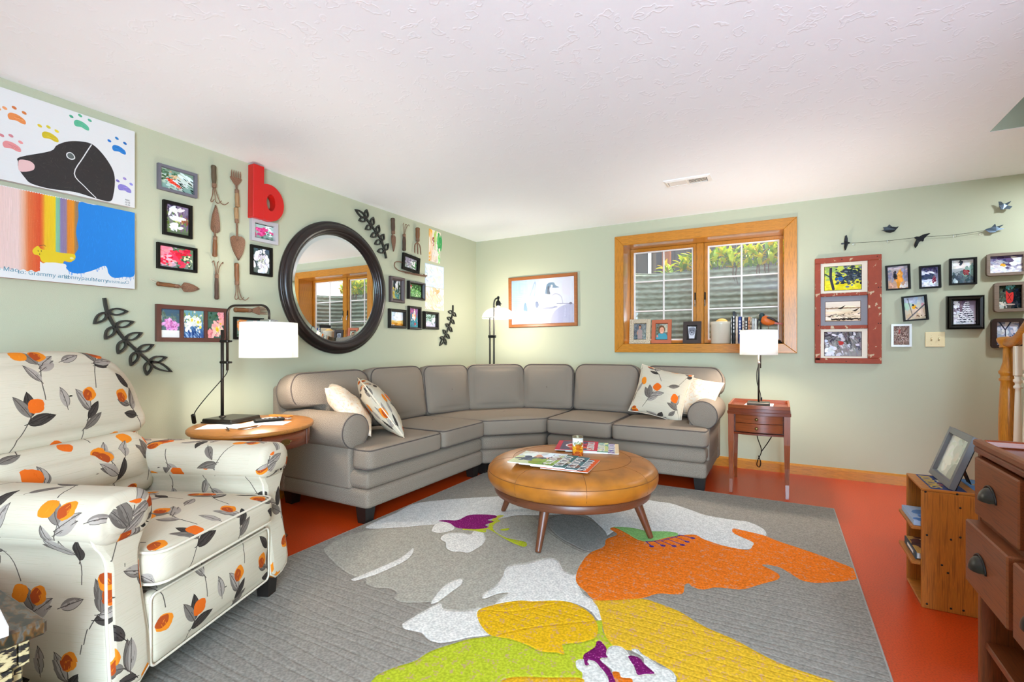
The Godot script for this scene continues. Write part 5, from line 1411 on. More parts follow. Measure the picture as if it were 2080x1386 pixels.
func make_table_lamp() -> void:
	var t := Transform3D(Basis.from_euler(Vector3(0, deg_to_rad(14.9), 0)), Vector3(0.325, 0.683, 3.25))
	var o := thing("table_lamp", "lit table lamp with arched dark arm and white drum shade by the recliner", "lamp", t)
	part("base", MB.new().box(Vector3(0, 0.014, 0), Vector3(0.215, 0.022, 0.235), 0.006), M.bronze, o)
	part("base_lip", MB.new().box(Vector3(0, 0.004, 0), Vector3(0.222, 0.008, 0.242), 0.002), M.bronze, o)
	# local frame: the pole stands at the back left of the base, the arm reaches to the shade
	var inv := t.affine_inverse()
	var p0: Vector3 = inv * Vector3(0.275, 0.70, 3.28)
	var sh: Vector3 = inv * Vector3(0.550, 1.18, 3.155)
	var dir := (Vector3(sh.x, 0, sh.z) - Vector3(p0.x, 0, p0.z)).normalized()
	var side := dir * 0.033
	var y := func(v: float): return v - 0.683
	part("pole", MB.new(true).tube([Vector3(p0.x, y.call(0.70), p0.z), Vector3(p0.x, y.call(1.245), p0.z)], 0.0095, 12), M.bronze, o)
	part("collar", MB.new(true).lathe([[0.0, 0.0], [0.02, 0.0], [0.02, 0.006], [0.013, 0.012], [0.0, 0.012]], 16, Transform3D(Basis(), Vector3(p0.x, y.call(0.705), p0.z))), M.bronze, o)
	var a := Vector3(p0.x, 0, p0.z) + side
	var e := Vector3(sh.x, 0, sh.z)
	var pts := [a + Vector3(0, y.call(0.995), 0), a + Vector3(0, y.call(1.30), 0)]
	for i in 7:
		var w := PI / 2 * i / 6
		pts.append(a + dir * 0.05 * (1 - cos(w)) + Vector3(0, y.call(1.345) + 0.05 * sin(w), 0))
	for i in 7:
		var w := PI / 2 * i / 6
		pts.append(e - dir * 0.05 * (1 - sin(w)) + Vector3(0, y.call(1.345) + 0.05 * cos(w), 0))
	pts.append(e + Vector3(0, y.call(1.31), 0))
	part("arm", MB.new(true).tube(pts, 0.0075, 12), M.bronze, o)
	for yy in [1.175, 1.045]:
		var c := part("clamp", MB.new().box(Vector3(p0.x, y.call(yy), p0.z) + side * 0.5, Vector3(0.062, 0.016, 0.026), 0.004, Transform3D.IDENTITY), M.bronze, o)
		part("thumb_screw", MB.new(true).tube([a + dir * 0.008 + Vector3(0, y.call(yy), 0), a + dir * 0.028 + Vector3(0, y.call(yy), 0)], 0.006, 10), M.bronze, c)
	part("cap", MB.new().box(e + Vector3(0, y.call(1.298), 0), Vector3(0.075, 0.018, 0.075), 0.004), M.chrome, o)
	var st := Transform3D(Basis(), Vector3(sh.x, y.call(0), sh.z))
	drum("shade", o, 0.163, 1.075, 1.288, st)
	bulb(o, Vector3(sh.x, y.call(1.16), sh.z), hex("fff0dc"), LAMP_L * 8.0)
	omni("table_lamp_light", t * Vector3(sh.x, y.call(1.16), sh.z), LAMP_L, hex("fff1e0"), 0.05)
	var cord: Array = spline([a + Vector3(0, y.call(0.995), 0), a + Vector3(-0.01, y.call(0.96), 0.01), inv * Vector3(0.27, 0.84, 3.37), inv * Vector3(0.255, 0.76, 3.425), inv * Vector3(0.25, 0.71, 3.44)], 6)
	part("cord", MB.new(true).tube(cord, 0.003, 6), M.black, o)
	part("cord_switch", MB.new().box(Vector3.ZERO, Vector3(0.022, 0.07, 0.02), 0.005, Transform3D(Basis.from_euler(Vector3(0.5, 0, -0.35)), inv * Vector3(0.262, 0.715, 3.44))), M.black, o)

func make_side_table() -> void:
	var o := thing("side_table", "small reddish side table with two bow front drawers and sabre legs right of the sofa", "table")
	var c: Array = M.mahog
	var out := PackedVector2Array()
	var inn := PackedVector2Array()
	for i in 33:
		var u := i / 32.0
		out.append(Vector2(lerpf(2.935, 3.36, u), -(0.862 + 0.030 * sin(PI * u))))
	for p in [Vector2(3.36, -0.37), Vector2(2.935, -0.37)]: out.append(p)
	part("top", MB.new().extrude(out, 0.640, 0.664, FLAT, 0.002), c[0], o)
	part("moulding", MB.new().extrude(MB.inset(out, -0.006 if MB.area(out) > 0 else 0.006), 0.615, 0.640, FLAT, 0.004), c[0], o)
	if MB.area(out) < 0: out.reverse()
	inn = MB.inset(out, 0.014)
	part("gallery", MB.new().ring(out, inn, 0.664, 0.690, FLAT), M.cherry[0], o)
	part("body", bx(MB.new(), 2.965, 0.465, 0.40, 3.33, 0.615, 0.80), M.black_soft if false else c[0], o)
	for k in 2:
		var y0 := 0.548 if k == 0 else 0.478
		var pl := PackedVector2Array()
		for i in 33:
			var u := i / 32.0
			pl.append(Vector2(lerpf(2.985, 3.312, u), -(0.826 + 0.032 * sin(PI * u))))
		pl.append(Vector2(3.312, -0.80)); pl.append(Vector2(2.985, -0.80))
		var d := part("drawer", MB.new().extrude(pl, y0, y0 + (0.062 if k == 0 else 0.066), FLAT, 0.002), M.cherry[0], o)
		part("knob", MB.new(true).lathe([[0.0, 0.0], [0.008, 0.0], [0.006, 0.008], [0.011, 0.012], [0.012, 0.016], [0.008, 0.021], [0.0, 0.022]], 16, Transform3D(Basis(Vector3(1, 0, 0), Vector3(0, 0, 1), Vector3(0, -1, 0)), Vector3(3.135, y0 + 0.032, 0.858))), M.brass, d)
	var rail := PackedVector2Array()
	for i in 13: rail.append(Vector2(lerpf(2.96, 3.335, i / 12.0), -(0.845 + 0.030 * sin(PI * i / 12.0))))
	rail.append(Vector2(3.335, -0.40)); rail.append(Vector2(2.96, -0.40))
	part("bottom_rail", MB.new().extrude(rail, 0.458, 0.472, FLAT, 0.002), c[0], o)
	for x in [[2.955, -1], [3.34, 1]]:
		for z in [[0.845, 1], [0.395, -1]]:
			var p := Vector3(x[0], 0, z[0])
			var k := Vector3(0, 0, z[1])
			var ctr := [p + Vector3(0, 0.62, 0), p + Vector3(0, 0.40, 0), p + Vector3(0, 0.22, 0) - k * 0.006, p + Vector3(0, 0.10, 0) + k * 0.0, p + Vector3(0, 0.0, 0) + k * 0.022]
			var w := [0.021, 0.020, 0.016, 0.0125, 0.0105]
			var b := MB.new()
			for i in 4:
				var q := func(j): return [ctr[j] + Vector3(-w[j], 0, -w[j]), ctr[j] + Vector3(w[j], 0, -w[j]), ctr[j] + Vector3(w[j], 0, w[j]), ctr[j] + Vector3(-w[j], 0, w[j])]
				var lo: Array = q.call(i + 1); var hi: Array = q.call(i)
				var m: Vector3 = (ctr[i] + ctr[i + 1]) / 2
				for e in 4: b.face([lo[e], lo[(e + 1) % 4], hi[(e + 1) % 4], hi[e]], m)
				if i == 3: b.face(lo.duplicate(), m)
			part("leg", b, M.cherry[1], o)
	solo("paper_sheet", "white paper lying under the lamp on the small side table", "paper", MB.new().extrude(plan([[3.03, 0.74], [3.24, 0.76], [3.25, 0.45], [3.05, 0.44]]), 0, 0.0008, FLAT), M.paper, at(0, 0.6645, 0))
	var b2 := MB.new(true)
	b2.tube(spline([Vector3(3.13, 0.47, 0.355), Vector3(3.12, 0.36, 0.30), Vector3(3.15, 0.22, 0.20), Vector3(3.12, 0.12, 0.12), Vector3(3.11, 0.06, 0.08), Vector3(3.13, 0.04, 0.06), Vector3(3.14, 0.08, 0.05), Vector3(3.12, 0.14, 0.04)], 6), 0.004, 6)
	b2.tube(spline([Vector3(3.15, 0.21, 0.19), Vector3(3.20, 0.30, 0.24), Vector3(3.26, 0.43, 0.34)], 6), 0.004, 6)
	solo("lamp_cord", "black lamp cord looping down behind the small side table", "cord", b2, M.black)
	# its lamp
	var l := thing("table_lamp", "table lamp with white drum shade on the small side table", "lamp", at(3.14, 0.6655, 0.60))
	part("base", MB.new().box(Vector3(0, 0.013, 0), Vector3(0.165, 0.024, 0.15), 0.005), M.bronze, l)
	part("pole", MB.new(true).tube([Vector3(0, 0.025, -0.02), Vector3(0, 0.44, -0.02)], 0.0075, 12), M.bronze, l)
	part("upper_rod", MB.new(true).tube([Vector3(0.014, 0.30, -0.02), Vector3(0.014, 0.62, -0.02)], 0.005, 10), M.bronze, l)
	part("knob", MB.new(true).lathe([[0.0, -0.012], [0.009, -0.008], [0.012, 0.0], [0.009, 0.008], [0.0, 0.012]], 16, at(0.004, 0.345, -0.008)), M.chrome, l)
	part("cord", MB.new(true).tube(spline([Vector3(0.0, 0.33, -0.005), Vector3(-0.014, 0.26, 0.0), Vector3(-0.010, 0.18, 0.0), Vector3(0.010, 0.11, 0.0), Vector3(0.018, 0.05, 0.0)], 6), 0.003, 6), M.black, l)
	part("cord_switch", MB.new().box(Vector3(0.02, 0.05, 0.0), Vector3(0.014, 0.03, 0.016), 0.003), M.black, l)
	drum("shade", l, 0.140, 0.410, 0.612, Transform3D.IDENTITY)
	bulb(l, Vector3(0, 0.50, 0), hex("fff0dc"), LAMP_R * 8.0)
	omni("side_lamp_light", Vector3(3.14, 0.6655 + 0.50, 0.60), LAMP_R, hex("fff3e6"), 0.05)

func make_floor_lamp() -> void:
	var o := thing("floor_lamp", "black floor lamp with clear ribbed glass shade in the corner behind the sofa", "lamp", at(0.538, 0, 0.50))
	part("base", MB.new(true).lathe([[0.0, 0.0], [0.105, 0.0], [0.105, 0.018], [0.095, 0.026], [0.02, 0.03], [0.0, 0.03]], 36), M.iron, o)
	for x in [[-0.030, 0.02, 1.46], [0.022, 0.5, 1.585]]:
		part("rod", MB.new(true).tube([Vector3(x[0], x[1], 0), Vector3(x[0], x[2], 0)], 0.0095, 12), M.iron, o)
	part("clamp", MB.new().box(Vector3(-0.002, 1.255, 0), Vector3(0.09, 0.032, 0.03), 0.005), M.iron, o)
	part("clamp", MB.new().box(Vector3(-0.002, 0.55, 0), Vector3(0.09, 0.032, 0.03), 0.005), M.iron, o)
	part("gooseneck", MB.new(true).tube(spline([Vector3(0.022, 1.57, 0), Vector3(0.024, 1.625, 0), Vector3(0.042, 1.662, 0), Vector3(0.072, 1.672, 0)], 6), 0.0085, 12), M.iron, o)
	part("finial", MB.new(true).lathe([[0.0, -0.012], [0.014, -0.01], [0.014, 0.01], [0.008, 0.016], [0.0, 0.02]], 16, at(0.076, 1.674, 0)), M.iron, o)
	part("socket", MB.new(true).lathe([[0.026, 0.0], [0.029, 0.03], [0.022, 0.05], [0.010, 0.06], [0.010, 0.085], [0.0, 0.085]], 20, at(0.076, 1.585, 0)), M.iron, o)
	part("switch_key", MB.new(true).tube([Vector3(0.10, 1.605, 0), Vector3(0.118, 1.605, 0)], 0.005, 8), M.iron, o)
	var prof := []
	for i in 25:
		var w := PI / 2 * i / 24
		var r := 0.035 + 0.142 * cos(w) + 0.0022 * sin(i * PI)
		prof.append([r * (1.0 + (0.012 if i % 3 == 0 else 0.0)), 0.115 * sin(w)])
	var g := plain(Color(1, 1, 1, 0.10), 0.03)
	g.transparency = BaseMaterial3D.TRANSPARENCY_ALPHA; g.cull_mode = BaseMaterial3D.CULL_DISABLED
	var s := part("glass_shade", MB.new(true).lathe(prof, 56), g, o, at(0.076, 1.452, 0))
	part("glass_rim", MB.new(true).tube(ellipse_xz(0.0, 0.0, 0, 0.178), 0.003, 6, true), plain(hex("e8efec"), 0.08), s)
	bulb(o, Vector3(0.076, 1.525, 0), hex("fff2df"), LAMP_F * 20.0, 0.032)
	omni("floor_lamp_light", Vector3(0.614, 1.525, 0.50), LAMP_F, hex("fff3e4"), 0.04)

func ellipse_xz(x: float, y: float, z: float, r: float, n := 48) -> Array:
	var out := []
	for i in n: out.append(Vector3(x + cos(TAU * i / n) * r, y, z + sin(TAU * i / n) * r))
	return out

# ---------------------------------------------------------------- things on the walls
func left_wall(z: float, y: float, roll := 0.0, x := 0.0) -> Transform3D:   # local x towards the viewer's right, local z out of the wall
	return Transform3D(Basis.from_euler(Vector3(0, PI / 2, 0)) * Basis.from_euler(Vector3(0, 0, roll)), Vector3(x, y, z))

func back_wall(x: float, y: float, roll := 0.0, z := 0.0) -> Transform3D:
	return Transform3D(Basis.from_euler(Vector3(0, 0, roll)), Vector3(x, y, z))

func picture(label: String, t: Transform3D, w: float, h: float, m: Material, cell: String, pw: float, ph: float, d := 0.02, style := 0, group := "framed photographs on the walls") -> Node3D:
	var o := thing("picture_frame", label, "picture", t, group)
	var bw := (w - pw) / 2
	var bh := (h - ph) / 2
	var b := minf(bw, bh)
	var prof := [[0, 0], [0, d], [b * 0.9, d], [b, d * 0.55], [b, 0.002]]
	if style == 1: prof = [[0, 0], [0, d * 0.75], [b * 0.12, d], [b * 0.55, d * 0.95], [b * 0.9, d * 0.6], [b, d * 0.5], [b, 0.002]]
	if style == 2: prof = [[0, 0], [0, d * 0.7], [b * 0.1, d * 0.9], [b * 0.22, d * 0.72], [b * 0.3, d], [b * 0.68, d * 0.9], [b * 0.78, d * 0.62], [b * 0.95, d * 0.7], [b, d * 0.4], [b, 0.002]]
	if style == 3: prof = [[0, 0], [0, d * 0.5], [b * 0.35, d], [b * 0.9, d * 0.95], [b, d * 0.45], [b, 0.002]]
	part("frame", MB.new().frame(w, h, prof), m, o)
	if absf(bw - bh) > 0.003: part("mat_board", MB.new().box(Vector3(0, 0, 0.004), Vector3(w - 2 * b, h - 2 * b, 0.004)), M.black_soft, o)
	part("photo", sheet(pw, ph, 0.002, M.P[cell], at(0, 0, 0.005)), M.prints, o)
	return o

func make_left_pictures() -> void:
	var g := "framed photographs on the left wall"
	var grey := plain(hex("6a6770"), 0.5)
	var silver := plain(hex("b4b2b6"), 0.45)
	var dark := plain(hex("211c18"), 0.35)
	var plum := plain(hex("4f3f40"), 0.45)
	picture("grey framed photo of red berries among pale leaves, topmost beside the dog painting", left_wall(3.402, 2.171), 0.224, 0.156, grey, "berries", 0.186, 0.120, 0.022, 0, g)
	picture("black framed photo of white lilies before a purple fence, below the berries", left_wall(3.402, 1.931), 0.165, 0.211, M.black, "lily", 0.128, 0.172, 0.022, 0, g)
	picture("black framed photo of bright red blossoms, above the horizontal trowel", left_wall(3.403, 1.693), 0.228, 0.157, M.black, "redflowers", 0.186, 0.125, 0.02, 0, g)
	var o := thing("triple_frame", "long brown frame holding three flower photos behind the arched lamp", "picture", left_wall(3.305, 1.285), g)
	var brown := plain(hex("5a3126"), 0.4)
	var b := MB.new().frame(0.436, 0.226, [[0, 0], [0, 0.02], [0.026, 0.02], [0.026, 0.004]])
	bx(b, -0.085, -0.09, 0.004, -0.066, 0.09, 0.02); bx(b, 0.06, -0.09, 0.004, 0.078, 0.09, 0.02)
	part("frame", b, brown, o)
	part("backing", bx(MB.new(), -0.20, -0.1, 0, 0.20, 0.1, 0.004), M.black_soft, o)
	for q in [["geranium", -0.136, 0.121], ["daffodil", 0.0035 - 0.003, 0.127], ["daisy", 0.1445, 0.122]]: part("photo", sheet(q[2], 0.176, 0.002, M.P[q[0]], at(q[1], 0, 0.004)), M.prints, o)
	picture("black framed flower photo half hidden behind the white lamp shade", left_wall(2.939, 1.270), 0.217, 0.155, M.black, "orange", 0.18, 0.12, 0.02, 0, g)
	picture("silver grey framed photo of a pink rose under the red letter", left_wall(2.827, 1.975), 0.206, 0.158, silver, "rose", 0.154, 0.096, 0.03, 0, g)
	picture("black framed photo of white blossoms left of the round mirror", left_wall(2.845, 1.761), 0.166, 0.213, M.black, "whites", 0.127, 0.176, 0.02, 0, g)
	picture("plum brown framed photo of a rocky creek right of the mirror", left_wall(1.435, 1.698), 0.198, 0.25, plum, "creek", 0.114, 0.177, 0.035, 1, g)
	picture("black framed photo of a green garden right of the mirror", left_wall(1.150, 1.717), 0.253, 0.184, dark, "garden", 0.183, 0.127, 0.04, 1, g)
	picture("black framed photo of sky over an orange field, low right of the mirror", left_wall(1.428, 1.416), 0.238, 0.187, dark, "sunset", 0.176, 0.13, 0.035, 2, g)
	picture("black upright framed photo in teal and pink, middle of the lowest row", left_wall(1.170, 1.437), 0.195, 0.237, dark, "falls", 0.117, 0.19, 0.03, 2, g)
	picture("black framed photo of pale lilac and green, right end of the lowest row", left_wall(0.910, 1.423), 0.246, 0.186, dark, "brook", 0.178, 0.131, 0.04, 2, g)
	# frame hung on an old rake head
	picture("tilted black framed photo of white asters resting on the rusty rake head", left_wall(1.236, 1.985, -0.09, 0.012), 0.255, 0.165, M.black, "aster", 0.175, 0.105, 0.022, 0, g)
	var rk := thing("rake_head", "rusty wire rake head on the wall carrying a tilted photo", "rake", left_wall(1.24, 1.888))
	part("loop", MB.new(true).tube(spline([Vector3(-0.13, 0.0, 0.02), Vector3(-0.19, 0.006, 0.02), Vector3(-0.235, 0.035, 0.02), Vector3(-0.225, 0.075, 0.02), Vector3(-0.17, 0.09, 0.02), Vector3(-0.12, 0.088, 0.018)], 6), 0.005, 6), M.rust, rk)
	part("bar", MB.new().box(Vector3(0.03, -0.002, 0.028), Vector3(0.34, 0.012, 0.02), 0.003), M.rust, rk)
	for i in 16: part("tine", MB.new(true).tube([Vector3(-0.13 + i * 0.021, 0.0, 0.03), Vector3(-0.125 + i * 0.021, -0.008, 0.048), Vector3(-0.115 + i * 0.021, -0.022, 0.055)], 0.0035, 5), M.rust, rk)
	for i in 3: part("prong", MB.new(true).tube([Vector3(0.19, 0.002 + i * 0.006, 0.03), Vector3(0.225, -0.004 + i * 0.004, 0.03), Vector3(0.245, 0.0 + i * 0.004, 0.035)], 0.003, 5), M.rust, rk)
	# children's art, unframed
	var ga := "children's drawings near the corner"
	var a1 := thing("childs_drawing", "narrow abstract painting in yellow, pink and green near the corner", "drawing", left_wall(0.826, 2.235, -0.03), ga)
	part("paper", sheet(0.20, 0.345, 0.003, M.P.art1), M.dull_prints, a1)
	part("green_blob", MB.new().extrude(PackedVector2Array(spline([Vector2(0.095, 0.14), Vector2(0.125, 0.11), Vector2(0.128, 0.03), Vector2(0.112, -0.03), Vector2(0.095, -0.01)], 5, true)), 0, 0.003), plain(hex("43a55c"), 0.8), a1)
	var a2 := thing("childs_drawing", "pale blue scribbled drawing near the corner above the orange one", "drawing", left_wall(0.824, 1.910), ga)
	part("paper", sheet(0.33, 0.244, 0.002, M.P.art2), M.dull_prints, a2)
	var a3 := thing("childs_drawing", "pale orange scribbled drawing, lowest of the unframed sheets near the corner", "drawing", left_wall(0.824, 1.662), ga)
	part("paper", sheet(0.325, 0.238, 0.002, M.P.art3), M.dull_prints, a3)
	# canvases
	var c1 := thing("dog_canvas", "white canvas with a black dog's head and coloured paw prints", "painting", left_wall(3.945, 2.162))
	part("stretched_canvas", sheet(0.61, 0.44, 0.032), M.dog, c1)
	var sg := part("signature", text_mesh("MAC\n2019\n-9.20", 0.008, "Droid Sans", 400), plain(hex("3a3a3a"), 0.8), c1, at(0.27, -0.198, 0.0323))
	sg.rotation.z = -0.03
	var c2 := thing("rainbow_canvas", "white canvas with rainbow stripes, a yellow dog and a blue sea", "painting", left_wall(3.945, 1.694))
	part("stretched_canvas", sheet(0.61, 0.44, 0.032), M.rainbow, c2)
	var ink := plain(hex("3f7f92"), 0.8)
	for q in [["From Mac.", -0.243, -0.178, 0.020, -0.06], ["to: Grammy and", -0.088, -0.187, 0.019, -0.03], ["Bonnypaul.", 0.052, -0.188, 0.018, 0.0], ["Merry", 0.143, -0.189, 0.018, 0.03], ["christmas!", 0.214, -0.190, 0.0145, 0.02]]:
		var l := part("lettering", text_mesh(q[0], q[3], "Droid Sans", 400), ink, c2, at(q[1], q[2], 0.0322))
		l.rotation.z = q[4] * 0.4
	part("smiley", MB.new().ring(ellipse(0.268, -0.186, 0.008, 0.009, 20), ellipse(0.268, -0.186, 0.0065, 0.0075, 20), 0.032, 0.0325), ink, c2)

func make_mirror() -> void:
	var o := thing("round_mirror", "large round mirror in a broad dark moulded frame", "mirror", left_wall(2.155, 1.636))
	var up := Transform3D(Basis(Vector3(1, 0, 0), Vector3(0, 0, 1), Vector3(0, -1, 0)), Vector3.ZERO)
	var prof := []
	for p in spline([Vector2(0.552, 0.0), Vector2(0.556, 0.018), Vector2(0.548, 0.030), Vector2(0.536, 0.032), Vector2(0.532, 0.040), Vector2(0.520, 0.052), Vector2(0.500, 0.058), Vector2(0.482, 0.052), Vector2(0.474, 0.044), Vector2(0.466, 0.044), Vector2(0.456, 0.036), Vector2(0.450, 0.022), Vector2(0.450, 0.004)], 4): prof.append([p.x, p.y])
	part("frame", MB.new(true).lathe(prof, 96, up), plain(hex("231a18"), 0.28), o)
	var gl := plain(hex("f2f5f4"), 0.005, 1.0)
	part("glass", MB.new(true).lathe([[0.418, 0.012], [0.0, 0.012]], 96, up), gl, o)
	part("bevel", MB.new(true).lathe([[0.452, 0.008], [0.418, 0.0122]], 96, up), plain(hex("e6f0f2"), 0.01, 1.0), o)

func make_letter() -> void:
	var o := thing("red_letter", "big red wooden letter b on the left wall above the grey framed rose", "letter", left_wall(2.83, 2.235, -0.01))
	var red := plain(hex("c4120d"), 0.38)
	var b := MB.new()
	bx(b, -0.115, -0.185, 0.004, -0.033, 0.19, 0.07, 0.004)
	b.ring(ellipse(0.006, -0.055, 0.118, 0.132, 40), ellipse(0.020, -0.052, 0.034, 0.060, 40), 0.005, 0.0693)
	part("body", b, red, o)

func handle_mesh(l: float, r: float, t: Transform3D) -> MB:   # turned wooden grip along +y from 0 to l
	var p := []
	for q in spline([Vector2(0.0, 0.0), Vector2(r * 0.75, 0.0), Vector2(r * 0.8, l * 0.12), Vector2(r, l * 0.4), Vector2(r * 0.95, l * 0.75), Vector2(r * 1.05, l * 0.93), Vector2(r * 0.7, l * 0.995), Vector2(0.0, l)], 3): p.append([maxf(q.x, 0.0), q.y])
	return MB.new(true).lathe(p, 14, t)

func blade_mesh(l: float, w: float, t: Transform3D) -> MB:   # trowel blade pointing to -y from 0 to -l, hollowed
	var b := MB.new(true)
	var n := 12
	var half := func(u): return w / 2 * (smoothstep(-0.12, 0.12, u) * (1.0 - pow(u, 2.6)) + 0.001)
	for i in n:
		for j in 6:
			var q := func(ii, jj):
				var u: float = ii / float(n)
				var v: float = jj / 3.0 - 1.0
				return Vector3(half.call(u) * v, -l * u, 0.012 * v * v + 0.006)
			b.quad(t * q.call(i + 1, j), t * q.call(i + 1, j + 1), t * q.call(i, j + 1), t * q.call(i, j))
			b.quad(t * (q.call(i, j) - Vector3(0, 0, 0.002)), t * (q.call(i, j + 1) - Vector3(0, 0, 0.002)), t * (q.call(i + 1, j + 1) - Vector3(0, 0, 0.002)), t * (q.call(i + 1, j) - Vector3(0, 0, 0.002)))
	return b

func garden_tool(label: String, kind: String, z: float, y: float, grip: float, neck: float, head: float, width: float, turn: float, m: Material, r := 0.014) -> Node3D:
	# the local origin is where grip and neck meet; the grip runs up (+y), the head down (-y)
	var o := thing(kind, label, "garden tool", left_wall(z, y, turn), "old garden tools on the left wall")
	var up := at(0, 0, 0.018)
	part("handle", handle_mesh(grip, r, up), m, o)
	part("ferrule", MB.new(true).lathe([[r * 0.75, -0.012], [r * 0.9, -0.01], [r * 0.92, 0.014], [r * 0.8, 0.016]], 14, up), M.rust, o)
	if kind == "hand_trowel":
		part("neck", MB.new(true).tube(spline([Vector3(0, 0, 0.018), Vector3(0, -neck * 0.5, 0.016), Vector3(0, -neck, 0.012), Vector3(0, -neck - head * 0.2, 0.010)], 4), 0.006, 8), M.rust, o)
		part("blade", blade_mesh(head, width, at(0, -neck, 0.002)), M.rust, o)
	elif kind == "hand_fork":
		part("neck", MB.new(true).tube([Vector3(0, 0, 0.018), Vector3(0, -neck, 0.014)], [0.006, 0.007], 8), M.rust, o)
		part("shoulder", MB.new().extrude(PackedVector2Array(spline([Vector2(-0.008, -neck + 0.004), Vector2(-width / 2, -neck - head * 0.35), Vector2(-width / 2, -neck - head * 0.5), Vector2(width / 2, -neck - head * 0.5), Vector2(width / 2, -neck - head * 0.35), Vector2(0.008, -neck + 0.004)], 3, true)), 0.010, 0.016), M.rust, o)
		var n := 5 if width < 0.08 else 4
		for i in n:
			var x := lerpf(-width / 2 + 0.004, width / 2 - 0.004, i / float(n - 1))
			part("tine", MB.new(true).tube([Vector3(x, -neck - head * 0.45, 0.013), Vector3(x, -neck - head * 0.8, 0.016), Vector3(x, -neck - head, 0.022)], [0.004, 0.0035, 0.0012], 6), M.rust, o)
	elif kind == "hand_cultivator":
		for i in 4 if width > 0.06 and head > 0.1 else 3:
			var n := 3 if width > 0.06 and head > 0.1 else 2
			var k := i / float(n) * 2 - 1
			part("tine", MB.new(true).tube(spline([Vector3(0, 0, 0.018), Vector3(k * 0.008, -neck, 0.018), Vector3(k * width * 0.22, -neck - head * 0.45, 0.024), Vector3(k * width * 0.42, -neck - head * 0.85, 0.03), Vector3(k * width * 0.55 + 0.006, -neck - head * 0.98, 0.05), Vector3(k * width * 0.62 + 0.02, -neck - head * 0.80, 0.062)], 4), 0.0028, 6), M.rust, o)
	elif kind == "three_tine_fork":
		part("neck", MB.new(true).tube([Vector3(0, 0, 0.018), Vector3(0, -neck, 0.016)], 0.008, 8), M.rust, o)
		for k in [-1.0, 0.0, 1.0]:
			part("tine", MB.new(true).tube(spline([Vector3(0, -neck + 0.006, 0.016), Vector3(k * width * 0.3, -neck - head * 0.1, 0.016), Vector3(k * width * 0.45, -neck - head * 0.3, 0.016), Vector3(k * width * 0.5, -neck - head * 0.75, 0.018), Vector3(k * width * 0.5, -neck - head, 0.022)], 4), [0.006, 0.006, 0.006, 0.006, 0.006, 0.006, 0.006, 0.006, 0.006, 0.006, 0.006, 0.006, 0.006, 0.0055, 0.005, 0.004, 0.002], 6), M.rust, o)
	return o

func make_tools() -> void:
	var olive := wood(hex("5f4d34"), 1, 0.7)
	var tan := wood(hex("a98358"), 1, 0.65)
	var brown := wood(hex("84532c"), 1, 0.5)
	var dark := wood(hex("5a4130"), 1, 0.7)
	garden_tool("dark handled wire cultivator, top of the first column of tools", "hand_cultivator", 3.184, 2.205, 0.135, 0.02, 0.10, 0.075, 0.03, olive, 0.015)
	garden_tool("wide garden fork with tines up, top of the second column of tools", "hand_fork", 3.032, 2.213, 0.11, 0.045, 0.095, 0.070, PI + 0.04, tan)
	garden_tool("trowel with its blade up and a knobbed handle, second in the first column", "hand_trowel", 3.178, 1.862, 0.125, 0.035, 0.185, 0.062, PI - 0.02, brown)
	garden_tool("wide bladed trowel hanging handle up, second in the second column", "hand_trowel", 3.032, 2.005, 0.095, 0.10, 0.168, 0.105, 0.05, tan)
	garden_tool("small clawed fork with tines up and a dark handle, lowest in the first column", "hand_cultivator", 3.168, 1.612, 0.157, 0.015, 0.078, 0.055, PI, dark, 0.013)
	garden_tool("wire cultivator with three curved tines, lowest in the second column", "hand_cultivator", 3.030, 1.578, 0.14, 0.012, 0.105, 0.058, 0.02, brown, 0.015)
	var tw := garden_tool("horizontal trowel above the long brown triple frame", "hand_trowel", 3.41, 1.517, 0.112, 0.03, 0.105, 0.060, PI / 2 - 0.03, brown, 0.013)
	part("twine", MB.new(true).tube(spline([Vector3(0.006, 0.10, 0.02), Vector3(0.02, 0.12, 0.012), Vector3(0.024, 0.145, 0.01), Vector3(0.01, 0.128, 0.014), Vector3(0.004, 0.112, 0.02)], 5), 0.0018, 5), plain(hex("cfc5ad"), 0.9), tw)
	garden_tool("horizontal fork behind the arch of the table lamp", "hand_fork", 2.94, 1.398, 0.11, 0.02, 0.118, 0.052, PI / 2 + 0.03, brown, 0.016)
	garden_tool("slim trowel with its handle up, right of the mirror's leaf sprig", "hand_trowel", 1.49, 2.244, 0.143, 0.02, 0.16, 0.066, 0.04, dark, 0.02)
	garden_tool("clawed cultivator with tines up, middle of the three tools by the ceiling", "hand_cultivator", 1.333, 2.252, 0.154, 0.01, 0.10, 0.07, PI, dark, 0.018)
	garden_tool("stout fork with three tines down, right of the three tools by the ceiling", "three_tine_fork", 1.128, 2.243, 0.13, 0.03, 0.115, 0.095, 0.0, brown, 0.022)

func leaf_ring(base: Vector2, tip: Vector2, w: float, rim: float) -> Array:
	var o := PackedVector2Array(); var i := PackedVector2Array()
	var d := tip - base
	var l := d.length()
	var u := d / l
	var n := u.orthogonal()
	for k in 24:
		var t := k / 24.0
		var a := t * 2.0 if t < 0.5 else 2.0 - t * 2.0
		var s := -1.0 if t < 0.5 else 1.0
		var f := func(x): return pow(maxf(sin(PI * pow(x, 0.8)), 0.0), 0.85)
		o.append(base + u * l * a + n * s * w * f.call(a))
		i.append(base + u * (rim * 1.6 + (l - rim * 3.6) * a) + n * s * maxf(w - rim, 0.002) * f.call(a))
	if MB.area(o) < 0:
		o.reverse(); i.reverse()
	return [o, i]

